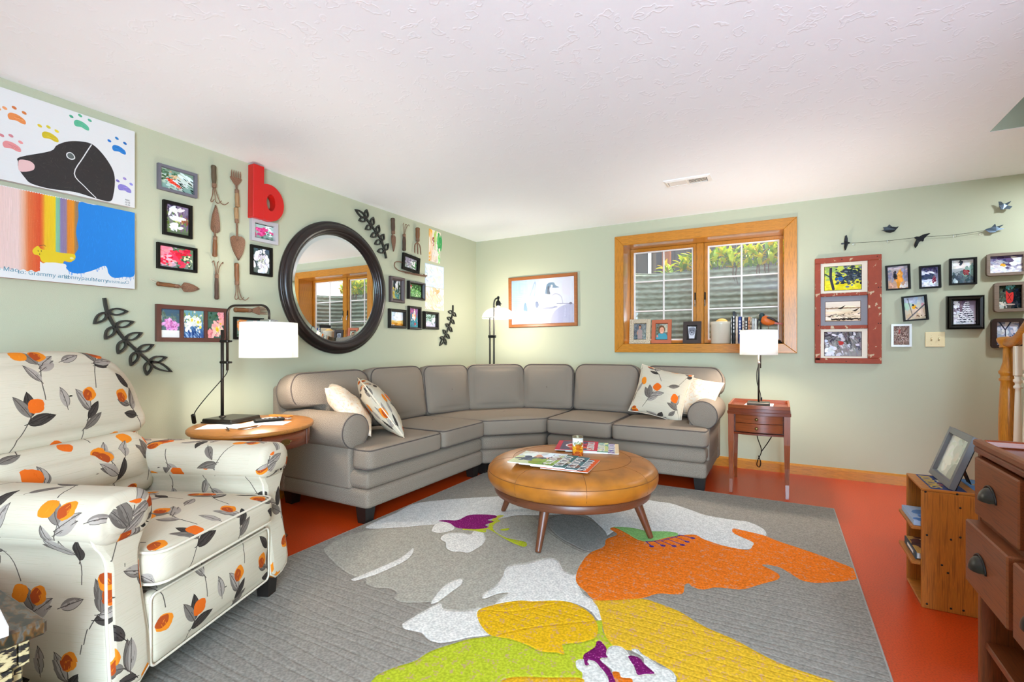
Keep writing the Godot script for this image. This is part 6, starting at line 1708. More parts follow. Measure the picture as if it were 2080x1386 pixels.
func make_sprig(label: String, stem: Array, leaves: Array, w: float, rim: float, d: float) -> void:
	# outlines are (z, y) on the left wall
	var o := thing("leaf_sprig", label, "wall decoration", Transform3D(Basis.from_euler(Vector3(0, PI / 2, 0)), Vector3(0.004, 0, 0)), "black leaf sprigs on the left wall")
	var m := plain(hex("2a2823"), 0.45)
	var sp := []
	for p in spline(stem, 5): sp.append(Vector2(-p.x, p.y))
	var poly := PackedVector2Array()
	var back := []
	for i in sp.size():
		var dd: Vector2 = (sp[mini(i + 1, sp.size() - 1)] - sp[maxi(i - 1, 0)]).normalized()
		poly.append(sp[i] + dd.orthogonal() * rim * 0.75)
		back.push_front(sp[i] - dd.orthogonal() * rim * 0.75)
	for p in back: poly.append(p)
	part("stem", MB.new().extrude(poly, 0, d), m, o)
	for l in leaves:
		var r := leaf_ring(Vector2(-l[0].x, l[0].y), Vector2(-l[1].x, l[1].y), w, rim)
		part("leaf", MB.new().ring(r[0], r[1], 0, d), m, o)

func make_sprigs() -> void:
	var V := func(a, b): return Vector2(a, b)
	var st := [Vector2(3.777, 1.411), Vector2(3.764, 1.334), Vector2(3.730, 1.257), Vector2(3.682, 1.182), Vector2(3.620, 1.116), Vector2(3.561, 1.055)]
	make_sprig("large dark leaf sprig above the recliner below the rainbow canvas", st, [[st[1], V.call(3.664, 1.344)], [st[2], V.call(3.636, 1.287)], [st[3], V.call(3.594, 1.225)], [st[4], V.call(3.534, 1.156)], [st[5], V.call(3.463, 1.078)], [st[1], V.call(3.825, 1.264)], [st[2], V.call(3.775, 1.181)], [st[3], V.call(3.715, 1.099)], [st[4], V.call(3.653, 1.030)], [st[5], V.call(3.571, 0.971)], [st[5], V.call(3.435, 0.985)]], 0.022, 0.0085, 0.020)
	st = [Vector2(1.580, 1.983), Vector2(1.604, 2.055), Vector2(1.645, 2.141), Vector2(1.701, 2.196), Vector2(1.771, 2.252), Vector2(1.838, 2.304)]
	make_sprig("black leaf sprig by the upper right edge of the round mirror", st, [[st[5], V.call(1.967, 2.355)], [st[5], V.call(1.831, 2.389)], [st[4], V.call(1.747, 2.339)], [st[3], V.call(1.677, 2.281)], [st[2], V.call(1.613, 2.211)], [st[1], V.call(1.551, 2.132)], [st[5], V.call(1.923, 2.265)], [st[4], V.call(1.846, 2.202)], [st[3], V.call(1.782, 2.148)], [st[2], V.call(1.732, 2.090)], [st[1], V.call(1.697, 2.030)]], 0.026, 0.010, 0.018)
	st = [Vector2(0.501, 1.618), Vector2(0.505, 1.536), Vector2(0.534, 1.454), Vector2(0.577, 1.371), Vector2(0.633, 1.285), Vector2(0.668, 1.235)]
	make_sprig("small black leaf sprig nearest the room corner above the sofa", st, [[st[1], V.call(0.595, 1.539)], [st[2], V.call(0.612, 1.471)], [st[3], V.call(0.640, 1.402)], [st[4], V.call(0.688, 1.334)], [st[5], V.call(0.742, 1.246)], [st[1], V.call(0.436, 1.489)], [st[2], V.call(0.469, 1.401)], [st[3], V.call(0.512, 1.309)], [st[4], V.call(0.563, 1.232)], [st[5], V.call(0.626, 1.160)], [st[5], V.call(0.749, 1.151)]], 0.022, 0.009, 0.015)

func make_back_pictures() -> void:
	var g := "framed photographs on the back wall"
	var o := thing("decoy_painting", "painting of a goose decoy in pale blues in a wooden frame", "painting", back_wall(0.905, 1.666, 0.008))
	part("frame", MB.new().frame(0.868, 0.592, [[0, 0], [0, 0.018], [0.006, 0.024], [0.03, 0.022], [0.038, 0.014], [0.038, 0.004]]), M.frame_wood, o)
	part("picture", sheet(0.795, 0.518, 0.002, Rect2(0, 0, 1, 1), at(0, 0, 0.004)), M.duck, o)
	part("glass", bx(MB.new(), -0.397, -0.258, 0.009, 0.397, 0.258, 0.011), M.cover_glass, o)
	# salvaged sash with three matted photos
	var rf := thing("salvaged_sash", "chipped red painted window sash framing three matted photos", "picture", back_wall(3.798, 1.456, 0.0))
	var red := plain(Color.WHITE, 0.7)
	red.albedo_texture = ntex(noise(0.011, 5, FastNoiseLite.TYPE_SIMPLEX_SMOOTH, 91), [[0.0, hex("8f3a22")], [0.69, hex("9a4025")], [0.73, hex("8a3820")], [0.745, hex("c2a585")], [1.0, hex("cdb898")]])
	tri(red, Vector3(2.6, 1.9, 2.6))
	M.barn_red = red
	var bars := [[-0.235, -0.457, -0.193, 0.412], [0.142, -0.412, 0.235, 0.412], [-0.235, 0.412, 0.235, 0.457], [-0.235, -0.457, 0.235, -0.412], [-0.193, 0.121, 0.142, 0.149], [-0.193, -0.161, 0.142, -0.131]]
	for i in bars.size():
		var q = bars[i]
		part("rail" if i > 1 else "stile", bx(MB.new(), q[0], q[1], 0, q[2], q[3], 0.036 if i < 4 else 0.030, 0.004), red, rf)
	part("backing", bx(MB.new(), -0.2, -0.42, 0.001, 0.15, 0.42, 0.006), M.cream, rf)
	for q in [["spruce", 0.281, "efe3cc"], ["geese", -0.005, "8f8c90"], ["cardinal", -0.287, "efe3cc"]]:
		part("mat_board", bx(MB.new(), -0.193, q[1] - 0.131, 0.006, 0.142, q[1] + 0.131, 0.010), plain(hex(q[2]), 0.8), rf)
		var w := 0.262 if q[0] != "geese" else 0.248
		var h := 0.204 if q[0] != "geese" else 0.165
		part("photo_border", bx(MB.new(), -0.032 - w / 2 - 0.004, q[1] - 0.004 - h / 2 - 0.004, 0.010, -0.032 + w / 2 + 0.004, q[1] - 0.004 + h / 2 + 0.004, 0.011), plain(hex("5a3424"), 0.7), rf)
		part("photo", sheet(w, h, 0.001, M.P[q[0]], at(-0.032, q[1] - 0.004, 0.011)), M.prints, rf)
	for q in [[-0.04, 0.435], [0.205, 0.44], [0.212, 0.18], [0.23, 0.18], [0.212, -0.12], [0.228, -0.12], [-0.21, -0.13], [-0.01, -0.44]]: part("nail_hole", MB.new().box(Vector3(q[0], q[1], 0.0362), Vector3(0.007, 0.007, 0.001)), M.black, rf)
	picture("black framed photo of an orange oriole beside the red sash", back_wall(4.143, 1.713, 0.03), 0.160, 0.205, M.black, "oriole", 0.129, 0.182, 0.025, 0, g)
	picture("small black framed photo of snow on a dark branch, second from the red sash", back_wall(4.347, 1.702, 0.02), 0.134, 0.182, M.black, "chair", 0.102, 0.155, 0.025, 0, g)
	picture("black framed photo of a red bird at a pale feeder, third from the red sash", back_wall(4.545, 1.731, 0.0), 0.161, 0.208, M.black, "feeder", 0.127, 0.18, 0.03, 0, g)
	picture("tilted black framed photo of a yellow bird on a branch", back_wall(4.252, 1.455, 0.07), 0.160, 0.203, M.black, "finch", 0.128, 0.179, 0.028, 0, g)
	picture("wide moulded black frame with a snowy fir tree above the switch", back_wall(4.557, 1.409, 0.0), 0.223, 0.262, plain(hex("14110d"), 0.3), "snowfir", 0.130, 0.182, 0.04, 2, g)
	picture("small silver framed photo of brown twigs left of the switch", back_wall(4.165, 1.234, 0.0), 0.134, 0.187, plain(hex("b9b3ac"), 0.35, 0.3), "twigs", 0.099, 0.151, 0.018, 0, g)
	var taupe := wood(hex("8a7868"), 0, 0.6)
	for q in [["chunky taupe framed photo of a snowy branch, at the wall's far right", 4.79, 1.767, 0.222, 0.170, "snowbird", 0.183, 0.128, taupe], ["chunky taupe framed photo of a red feeder, beneath the snowy branch", 4.812, 1.517, 0.182, 0.222, "redfeeder", 0.127, 0.176, taupe], ["chunky dark brown framed icy photo half hidden by the stair rail", 4.80, 1.243, 0.185, 0.222, "icy", 0.127, 0.172, plain(hex("33211c"), 0.45)]]:
		var f := thing("picture_frame", q[0], "picture", back_wall(q[1], q[2]), g)
		var rp := rounded(-q[3] / 2, -q[4] / 2, q[3] / 2, q[4] / 2, 0.018, 2)
		var ip := rounded(-q[6] / 2, -q[7] / 2, q[6] / 2, q[7] / 2, 0.0005, 2)
		part("frame", MB.new().ring(rp, ip, 0, 0.035), q[8], f)
		part("photo", sheet(q[6], q[7], 0.002, M.P[q[5]], at(0, 0, 0.014)), M.prints, f)
	var sw := thing("switch_plate", "almond double light switch plate under the black frames", "switch", back_wall(4.38, 1.2))
	part("plate", MB.new().box(Vector3(0, 0, 0.003), Vector3(0.122, 0.119, 0.006), 0.0025), M.almond, sw)
	for x in [-0.023, 0.023]:
		part("toggle_slot", bx(MB.new(), x - 0.005, -0.013, 0.006, x + 0.005, 0.013, 0.0066), plain(hex("9c8a5c"), 0.5), sw)
		part("toggle", MB.new().box(Vector3.ZERO, Vector3(0.008, 0.010, 0.018), 0.002, Transform3D(Basis.from_euler(Vector3(-0.5, 0, 0)), Vector3(x, 0.003, 0.012))), M.almond, sw)
		for y in [-0.036, 0.036]: part("screw", MB.new(true).lathe([[0.004, 0.0], [0.0035, 0.001], [0.0, 0.0014]], 12, Transform3D(Basis(Vector3(1, 0, 0), Vector3(0, 0, 1), Vector3(0, -1, 0)), Vector3(x, y, 0.0062))), M.almond, sw)
	make_birds()

func bird_shape(label: String, x: float, y: float, pts: Array, m: Material, d := 0.02, fold := 0.35) -> void:
	# a flat cut metal bird whose wings are bent forwards; outline in metres round its middle
	var o := thing("metal_bird", label, "wall decoration", back_wall(x, y, 0.0, d), "cut metal birds on the back wall")
	var poly := PackedVector2Array()
	for p in pts: poly.append(Vector2(p[0], p[1]) * 0.001)
	var mesh := MB.new()
	if MB.area(poly) < 0: poly.reverse()
	poly = MB.resample(poly, 0.008)
	var bend := func(p: Vector2, e: float): return Vector3(p.x, p.y, e + absf(p.y - p.x * 0.1) * fold)
	var idx := Geometry2D.triangulate_polygon(poly)
	for i in range(0, idx.size(), 3):
		var a := poly[idx[i]]; var b := poly[idx[i + 1]]; var c := poly[idx[i + 2]]
		if (b - a).cross(c - a) < 0:
			var s := b; b = c; c = s
		mesh.tri(bend.call(a, 0.0012), bend.call(b, 0.0012), bend.call(c, 0.0012))
		mesh.tri(bend.call(a, 0.0), bend.call(c, 0.0), bend.call(b, 0.0))
	for i in poly.size():
		var a := poly[i]; var b := poly[(i + 1) % poly.size()]
		mesh.quad(bend.call(a, 0.0), bend.call(b, 0.0), bend.call(b, 0.0012), bend.call(a, 0.0012))
	part("body", mesh, m, o)
	part("wall_pin", MB.new(true).tube([Vector3(0, 0, -d), Vector3(0, 0, 0.002)], 0.003, 6), M.iron, o)

func make_birds() -> void:
	var m := plain(hex("1d2022"), 0.4, 0.5)
	var pale := plain(hex("5f6e7c"), 0.3, 0.7)
	bird_shape("black metal bird at the left end of the photo wire, wings up and down", 3.788, 2.027, [[-34, 6], [-33, -6], [-12, -6], [-14, -30], [-10, -66], [2, -52], [10, -26], [16, -8], [36, 0], [24, 8], [14, 12], [12, 40], [4, 68], [-8, 62], [-12, 36], [-12, 8]], m)
	bird_shape("black metal bird flying above the photo wire", 4.090, 2.112, [[-60, -4], [-38, 2], [-48, 22], [-20, 22], [-6, 40], [14, 20], [40, 14], [58, 18], [48, 4], [28, -22], [2, -30], [-24, -22], [-40, -8]], m, 0.02, 0.2)
	bird_shape("black metal bird in the middle of the photo wire", 4.288, 1.998, [[-40, 20], [-44, 30], [-30, 34], [-12, 32], [8, 44], [46, 52], [58, 50], [36, 32], [20, 12], [18, -4], [8, -10], [2, 0], [-12, -14], [-24, -42], [-38, -62], [-46, -40], [-36, -6], [-28, 12]], m)
	bird_shape("blue grey metal bird at the right end of the photo wire", 4.725, 2.040, [[-56, 0], [-44, 6], [-18, 14], [2, 40], [10, 18], [52, 26], [28, 6], [58, -4], [20, -12], [0, -26], [-28, -26], [-42, -10]], pale, 0.02, 0.2)
	bird_shape("blue grey metal bird alone high at the right of the wall", 4.785, 2.208, [[-30, -30], [-44, 34], [-28, 32], [-10, 12], [28, 30], [26, 22], [10, 0], [36, -12], [20, -32], [-8, -26]], pale, 0.03, 0.3)
	var w := thing("photo_wire", "thin wire with small clips strung between the metal birds", "wire")
	part("wire", MB.new(true).tube(spline([Vector3(3.80, 2.028, 0.02), Vector3(4.05, 2.020, 0.02), Vector3(4.288, 2.026, 0.02), Vector3(4.50, 2.022, 0.02), Vector3(4.70, 2.038, 0.02)], 6), 0.0016, 6), M.iron, w)
	for x in [3.846, 4.079, 4.497, 4.644]:
		var ring := []
		for i in 12: ring.append(Vector3(x + cos(TAU * i / 12) * 0.010, 2.013 + sin(TAU * i / 12) * 0.010, 0.02))
		part("clip", MB.new(true).tube(ring, 0.0013, 5, true), M.chrome, w)

# ---------------------------------------------------------------- the sill
func make_sill_things() -> void:
	var g := "photo frames on the window sill"
	var spot := plain(Color.WHITE, 0.5)
	spot.albedo_texture = ntex(noise(0.07, 2, FastNoiseLite.TYPE_CELLULAR, 12), [[0.0, hex("efe6d2")], [0.45, hex("dccba8")], [0.6, hex("6a4a30")], [1.0, hex("46301f")]])
	tri(spot, Vector3(6, 6, 6))
	picture("speckled mosaic framed photo of a standing girl, leftmost on the sill", at(2.007, WY0 + 0.131, -0.075, 0.05, -0.12), 0.216, 0.258, spot, "girl", 0.126, 0.158, 0.018, 0, g)
	picture("terracotta framed photo of a smiling child on the sill", at(2.229, WY0 + 0.126, -0.075, -0.03, -0.12), 0.198, 0.246, plain(hex("b8603c"), 0.6), "child", 0.120, 0.160, 0.018, 0, g)
	picture("dark brown framed black and white puppy photo beside the mullion", at(2.527, WY0 + 0.113, -0.075, -0.06, -0.12), 0.172, 0.222, plain(hex("33241d"), 0.5), "puppy", 0.09, 0.13, 0.018, 0, g)
	var cr := thing("crock", "cream glazed stoneware crock on the window sill", "crock", at(2.786, WY0, -0.115))
	part("body", MB.new(true).lathe([[0.0, 0.0], [0.085, 0.0], [0.092, 0.008], [0.092, 0.18], [0.096, 0.19], [0.096, 0.213], [0.092, 0.217], [0.084, 0.215], [0.083, 0.02], [0.0, 0.02]], 48), plain(hex("cfc6b2"), 0.15), cr)
	var gd := thing("round_loaf", "round golden loaf shaped lump rising from the stoneware crock", "food", at(2.795, WY0 + 0.205, -0.12))
	var lump := MB.new(true).lathe([[0.062, -0.02], [0.06, 0.008], [0.045, 0.03], [0.02, 0.042], [0.0, 0.045]], 28)
	part("crust", lump, plain(hex("dcae5a"), 0.7), gd)
	var books := [[2.884, 0.006, 0.262, "e9e6de", "thin white book first beside the crock on the sill", 0.19, 0.0], [2.898, 0.020, 0.310, "22262c", "tallest dark book in the row on the sill", 0.20, 0.03], [2.924, 0.020, 0.262, "d9c6ae", "tan book right of the tallest dark book on the sill", 0.18, 0.0], [2.948, 0.026, 0.258, "27408a", "blue book with white lettering in the row on the sill", 0.18, 0.03], [2.979, 0.020, 0.254, "d8cdb8", "cream book between the blue and the dark brown ones on the sill", 0.18, 0.02], [3.003, 0.024, 0.248, "3a2c26", "dark brown book in the row on the sill", 0.18, 0.03], [3.030, 0.018, 0.254, "d98f5c", "orange book in the row on the sill", 0.18, 0.03], [3.051, 0.009, 0.252, "efdcb8", "thin pale yellow book in the row on the sill", 0.18, 0.02], [3.064, 0.018, 0.238, "b9bcb8", "grey book near the end of the row on the sill", 0.18, 0.0], [3.084, 0.020, 0.236, "d6d6cc", "pale grey book last in the row on the sill", 0.18, 0.0]]
	for q in books:
		var b := thing("book", q[4], "book", at(q[0], WY0, -0.04, 0, 0, 0), "books on the window sill")
		var m := plain(hex(q[3]), 0.55)
		part("cover", bx(bx(bx(MB.new(), 0, 0, -q[5], 0.002, q[2], 0), q[1] - 0.002, 0, -q[5], q[1], q[2], 0), 0, 0, -0.002, q[1], q[2], 0.0), m, b)
		part("pages", bx(MB.new(), 0.002, 0.003, -q[5] + 0.003, q[1] - 0.002, q[2] - 0.004, -0.002), M.paper, b)
		if q[6] > 0:
			var light: bool = m.albedo_color.get_luminance() < 0.45
			for k in 5: part("spine_mark", bx(MB.new(), q[1] * 0.28, q[2] * (0.35 + k * 0.11), 0, q[1] * 0.72, q[2] * (0.42 + k * 0.11), 0.0006), plain(hex("e6e4de") if light else hex("6a3a28"), 0.6), b)
	var be := thing("bookend", "dark curved metal bookend at the end of the book row", "bookend", at(3.118, WY0, -0.10))
	part("arch", MB.new(true).tube(spline([Vector3(-0.012, 0.004, 0), Vector3(-0.012, 0.16, 0), Vector3(-0.004, 0.225, 0), Vector3(0.014, 0.215, 0), Vector3(0.018, 0.15, 0), Vector3(0.018, 0.004, 0)], 5), 0.007, 8), M.iron, be)
	part("foot", MB.new().box(Vector3(0.003, 0.003, 0), Vector3(0.05, 0.006, 0.09), 0.002), M.iron, be)
	# carved bird
	var bd := thing("carved_bird", "carved wooden bird with orange breast and dark green head on the sill", "figurine", at(3.20, WY0, -0.11))
	var body := MB.new(true)
	body.tube(spline([Vector3(-0.062, 0.232, 0), Vector3(-0.035, 0.226, 0), Vector3(0.0, 0.210, 0), Vector3(0.035, 0.200, 0), Vector3(0.06, 0.196, 0)], 5), [0.026, 0.032, 0.036, 0.039, 0.041, 0.043, 0.044, 0.044, 0.043, 0.042, 0.040, 0.038, 0.035, 0.031, 0.027, 0.024, 0.020, 0.016, 0.012, 0.008, 0.005], 18)
	part("breast", body, plain(hex("d96a22"), 0.5), bd)
	var hd := part("head", MB.new(true).tube(spline([Vector3(-0.046, 0.222, 0), Vector3(-0.052, 0.25, 0), Vector3(-0.056, 0.275, 0), Vector3(-0.058, 0.296, 0)], 4), [0.031, 0.033, 0.033, 0.031, 0.029, 0.027, 0.026, 0.026, 0.025, 0.022, 0.017, 0.011, 0.003], 18), plain(hex("1f3b3c"), 0.4), bd)
	part("beak", MB.new(true).tube([Vector3(-0.076, 0.276, 0), Vector3(-0.102, 0.262, 0)], [0.008, 0.001], 10), plain(hex("b5a58c"), 0.5), hd)
	part("wing", MB.new(true).tube(spline([Vector3(-0.02, 0.245, 0.022), Vector3(0.02, 0.236, 0.026), Vector3(0.06, 0.212, 0.02), Vector3(0.085, 0.196, 0.012)], 4), [0.010, 0.014, 0.017, 0.018, 0.018, 0.017, 0.016, 0.014, 0.012, 0.010, 0.007, 0.004, 0.002], 10, false, true, 0.6), plain(hex("2a2528"), 0.5), bd)
	part("wing", MB.new(true).tube(spline([Vector3(-0.02, 0.245, -0.022), Vector3(0.02, 0.236, -0.026), Vector3(0.06, 0.212, -0.02), Vector3(0.085, 0.196, -0.012)], 4), [0.010, 0.014, 0.017, 0.018, 0.018, 0.017, 0.016, 0.014, 0.012, 0.010, 0.007, 0.004, 0.002], 10, false, true, 0.6), plain(hex("2a2528"), 0.5), bd)
	part("tail", MB.new().extrude(PackedVector2Array([Vector2(0.045, 0.202), Vector2(0.115, 0.190), Vector2(0.118, 0.178), Vector2(0.05, 0.182)]), -0.012, 0.012), plain(hex("b34a3a"), 0.5), bd)
	part("leg", MB.new(true).tube([Vector3(-0.002, 0.17, 0), Vector3(-0.002, 0.02, 0)], 0.0028, 8), plain(hex("7a5a3c"), 0.6), bd)
	part("stand", MB.new(true).lathe([[0.0, 0.0], [0.034, 0.0], [0.034, 0.012], [0.030, 0.018], [0.0, 0.018]], 28), M.walnut[0], bd)

# ---------------------------------------------------------------- right side: crate, chest, stairs; left foreground table
func make_crate() -> void:
	var o := thing("wooden_crate", "upright orange pine crate used as a shelf beside the chest of drawers", "crate")
	var p: Array = M.pine
	var x0 := 3.832; var x1 := 4.19; var z0 := 2.02; var z1 := 2.312; var h := 0.522
	part("end_board", bx(MB.new(), x0, 0, z1 - 0.016, x1, h - 0.0125, z1, 0.002), p[1], o)
	part("end_board", bx(MB.new(), x0, 0, z0, x1, h - 0.0125, z0 + 0.016, 0.002), p[1], o)
	part("top_board", bx(MB.new(), x0, h - 0.012, z0, x1, h, z1, 0.002), p[0], o)
	part("bottom_board", bx(MB.new(), x0, 0.001, z0 + 0.016, x1, 0.014, z1 - 0.016, 0.002), p[0], o)
	part("back_board", bx(MB.new(), x1 - 0.01, 0.014, z0 + 0.016, x1, h - 0.012, z1 - 0.016), p[1], o)
	part("shelf", bx(MB.new(), 3.80, 0.333, z0 + 0.017, x1 - 0.01, 0.347, z1 - 0.017, 0.002), p[2], o)
	part("shelf", bx(MB.new(), 3.80, 0.178, z0 + 0.017, x1 - 0.01, 0.193, z1 - 0.017, 0.002), p[2], o)
	for q in [[3.845, 0.508], [3.95, 0.512], [4.02, 0.51], [3.96, 0.455], [3.85, 0.32], [3.93, 0.315], [3.96, 0.33], [3.90, 0.20], [3.92, 0.17], [4.0, 0.19], [3.85, 0.02], [3.93, 0.02], [3.97, 0.022], [4.05, 0.02]]: part("nail_head", MB.new(true).lathe([[0.0045, 0.0], [0.004, 0.001], [0.0, 0.0012]], 10, Transform3D(Basis(Vector3(1, 0, 0), Vector3(0, 0, 1), Vector3(0, -1, 0)), Vector3(q[0], q[1], z1))), M.iron, o)
	# printed labels lie on its top
	var turn := Transform3D(Basis(Vector3(0, 0, -1), Vector3(-1, 0, 0), Vector3(0, 1, 0)), Vector3.ZERO)
	var l := part("label", sheet(0.27, 0.12, 0.0006, M.P.crate, Transform3D(turn.basis, Vector3(3.925, h, 2.166))), M.dull_prints, o)
	part("lettering", text_mesh("KORONS", 0.040, "Droid Sans", 800), plain(hex("d8b43c"), 0.6), l, Transform3D(Basis(Vector3(0, 0, 1), Vector3(1, 0, 0), Vector3(0, 1, 0)), Vector3(3.890, h + 0.001, 2.166)))
	part("label", sheet(0.27, 0.14, 0.0006, M.P.crate2, Transform3D(turn.basis, Vector3(4.09, h, 2.166))), M.dull_prints, o)
	var pf := thing("picture_frame", "black photo frame with a pale picture, reflection painted in, leaning on the crate", "picture", Transform3D(Basis.from_euler(Vector3(0, -PI / 2, 0)) * Basis.from_euler(Vector3(deg_to_rad(-19), 0, 0)), Vector3(3.936, h + 0.003, 2.14)))
	part("frame", MB.new().frame(0.318, 0.243, [[0, -0.010], [0, 0.012], [0.026, 0.012], [0.030, 0.002], [0.030, -0.004]], at(0, 0.1215, 0)), plain(hex("6c7074"), 0.3), pf)  # black frame, its colour greyed to carry a reflection
	part("backing", bx(MB.new(), -0.157, 0.002, -0.014, 0.157, 0.241, -0.009), M.black, pf)
	part("picture", sheet(0.262, 0.187, 0.002, M.P.portrait, at(0, 0.1215, -0.006)), M.prints, pf)
	part("glass", bx(MB.new(), -0.131, 0.03, 0.0, 0.131, 0.215, 0.002), M.cover_glass, pf)
	part("strut", MB.new().box(Vector3.ZERO, Vector3(0.06, 0.12, 0.004), 0.001, Transform3D(Basis.from_euler(Vector3(0.655, 0, 0)), Vector3(0, 0.082, -0.053))), M.black, pf)
	solo("paper_stack", "stack of white and blue printed sheets on the crate's upper shelf", "paper", sheet(0.24, 0.24, 0.022, M.P.plan, Transform3D(turn.basis, Vector3(3.93, 0.348, 2.165))), M.dull_prints)
	var bk := thing("book", "dark spined book lying on the crate's lower shelf", "book", at(3.93, 0.194, 2.168))
	part("pages", bx(MB.new(), -0.108, 0.003, -0.10, 0.098, 0.030, 0.10), M.paper, bk)
	part("cover", sheet(0.22, 0.215, 0.003, M.P.book_a, Transform3D(turn.basis, Vector3(0, 0.030, 0))), M.dull_prints, bk)
	part("spine", bx(MB.new(), -0.112, 0.0, -0.107, -0.107, 0.033, 0.107), plain(hex("2f4450"), 0.5), bk)
	part("spine_title", MB.new().box(Vector3(-0.1122, 0.017, 0.01), Vector3(0.0008, 0.012, 0.11)), M.paper, bk)

func make_chest() -> void:
	var o := thing("drawer_chest", "antique wooden chest with cup pulls, two drawers over an open shelf, at the right", "chest")
	var c: Array = M.antique
	var x0 := 3.845; var x1 := 4.36; var z0 := 2.945; var z1 := 3.66
	part("side", bx(MB.new(), x0, 0, z0, x1, 0.80, z0 + 0.022, 0.003), c[1], o)
	part("side", bx(MB.new(), x0, 0, z1 - 0.022, x1, 0.80, z1, 0.003), c[1], o)
	part("divider", bx(MB.new(), x0 + 0.004, 0.0, 3.290, x1, 0.80, 3.312, 0.002), c[1], o)
	part("back", bx(MB.new(), x1 - 0.012, 0.02, z0 + 0.02, x1, 0.80, z1 - 0.02), c[1], o)
	part("top", bx(MB.new(), x0 - 0.008, 0.800, z0 - 0.008, x1 + 0.006, 0.820, z1 + 0.008, 0.004), M.mahog[2], o)
	part("tray_rim", bx(MB.new(), x0 - 0.010, 0.8205, z0 - 0.010, x0 + 0.014, 0.843, z1 + 0.008, 0.005), c[2], o)
	part("tray_rim", bx(MB.new(), x1 - 0.016, 0.8205, z0 - 0.008, x1 + 0.006, 0.860, z1 + 0.008, 0.005), M.mahog[2], o)
	part("tray_rim", bx(MB.new(), x0 + 0.0145, 0.8205, z0 - 0.008, x1 - 0.016, 0.843, z0 + 0.012, 0.004), M.mahog[0], o)
	part("shelf", bx(MB.new(), x0 + 0.012, 0.185, z0 + 0.02, x1 - 0.012, 0.207, z1 - 0.02, 0.003), c[2], o)
	part("shelf", bx(MB.new(), x0 + 0.012, 0.03, z0 + 0.02, x1 - 0.012, 0.05, z1 - 0.02, 0.003), c[2], o)
	part("rail", bx(MB.new(), x0 + 0.003, 0.372, z0 + 0.02, x0 + 0.03, 0.396, z1 - 0.02, 0.002), c[2], o)
	part("rail", bx(MB.new(), x0 + 0.003, 0.578, z0 + 0.02, x0 + 0.03, 0.604, z1 - 0.02, 0.002), c[2], o)
	for col in [[2.960, 3.283], [3.319, 3.645]]:
		for q in [[0.607, 0.790, 0.0], [0.392, 0.588, 0.022]]:
			var d := part("drawer", bx(MB.new(), x0 - 0.012 - q[2], q[0], col[0], x0 + 0.012, q[1], col[1], 0.004), c[2], o)
			part("drawer_box", bx(MB.new(), x0 + 0.012, q[0] + 0.012, col[0] + 0.012, x1 - 0.06, q[1] - 0.016, col[1] - 0.012), M.pine[0], d)
			# cup pull
			var b := MB.new(true)
			var px: float = x0 - 0.0125 - q[2]
			var cz: float = (col[0] + col[1]) / 2 - 0.03
			var cy: float = (q[0] + q[1]) / 2
			for i in 12:
				for j in 6:
					var f := func(ii, jj):
						var a: float = PI * ii / 12.0
						var e: float = PI / 2 * jj / 6.0
						return Vector3(px - 0.026 * sin(e) * (0.35 + 0.65 * sin(a)), cy - 0.012 + 0.036 * sin(a) * cos(e) - 0.004 * sin(e), cz + 0.046 * cos(a) * (1.0 - 0.25 * sin(e)))
					b.quad(f.call(i, j), f.call(i, j + 1), f.call(i + 1, j + 1), f.call(i + 1, j))
			part("cup_pull", b, M.iron_two, d)
			part("pull_rim", MB.new(true).tube(range(13).map(func(i): return Vector3(px - 0.0015, cy - 0.014 + 0.041 * sin(PI * i / 12.0), cz + 0.051 * cos(PI * i / 12.0))), 0.003, 6), M.iron, d)

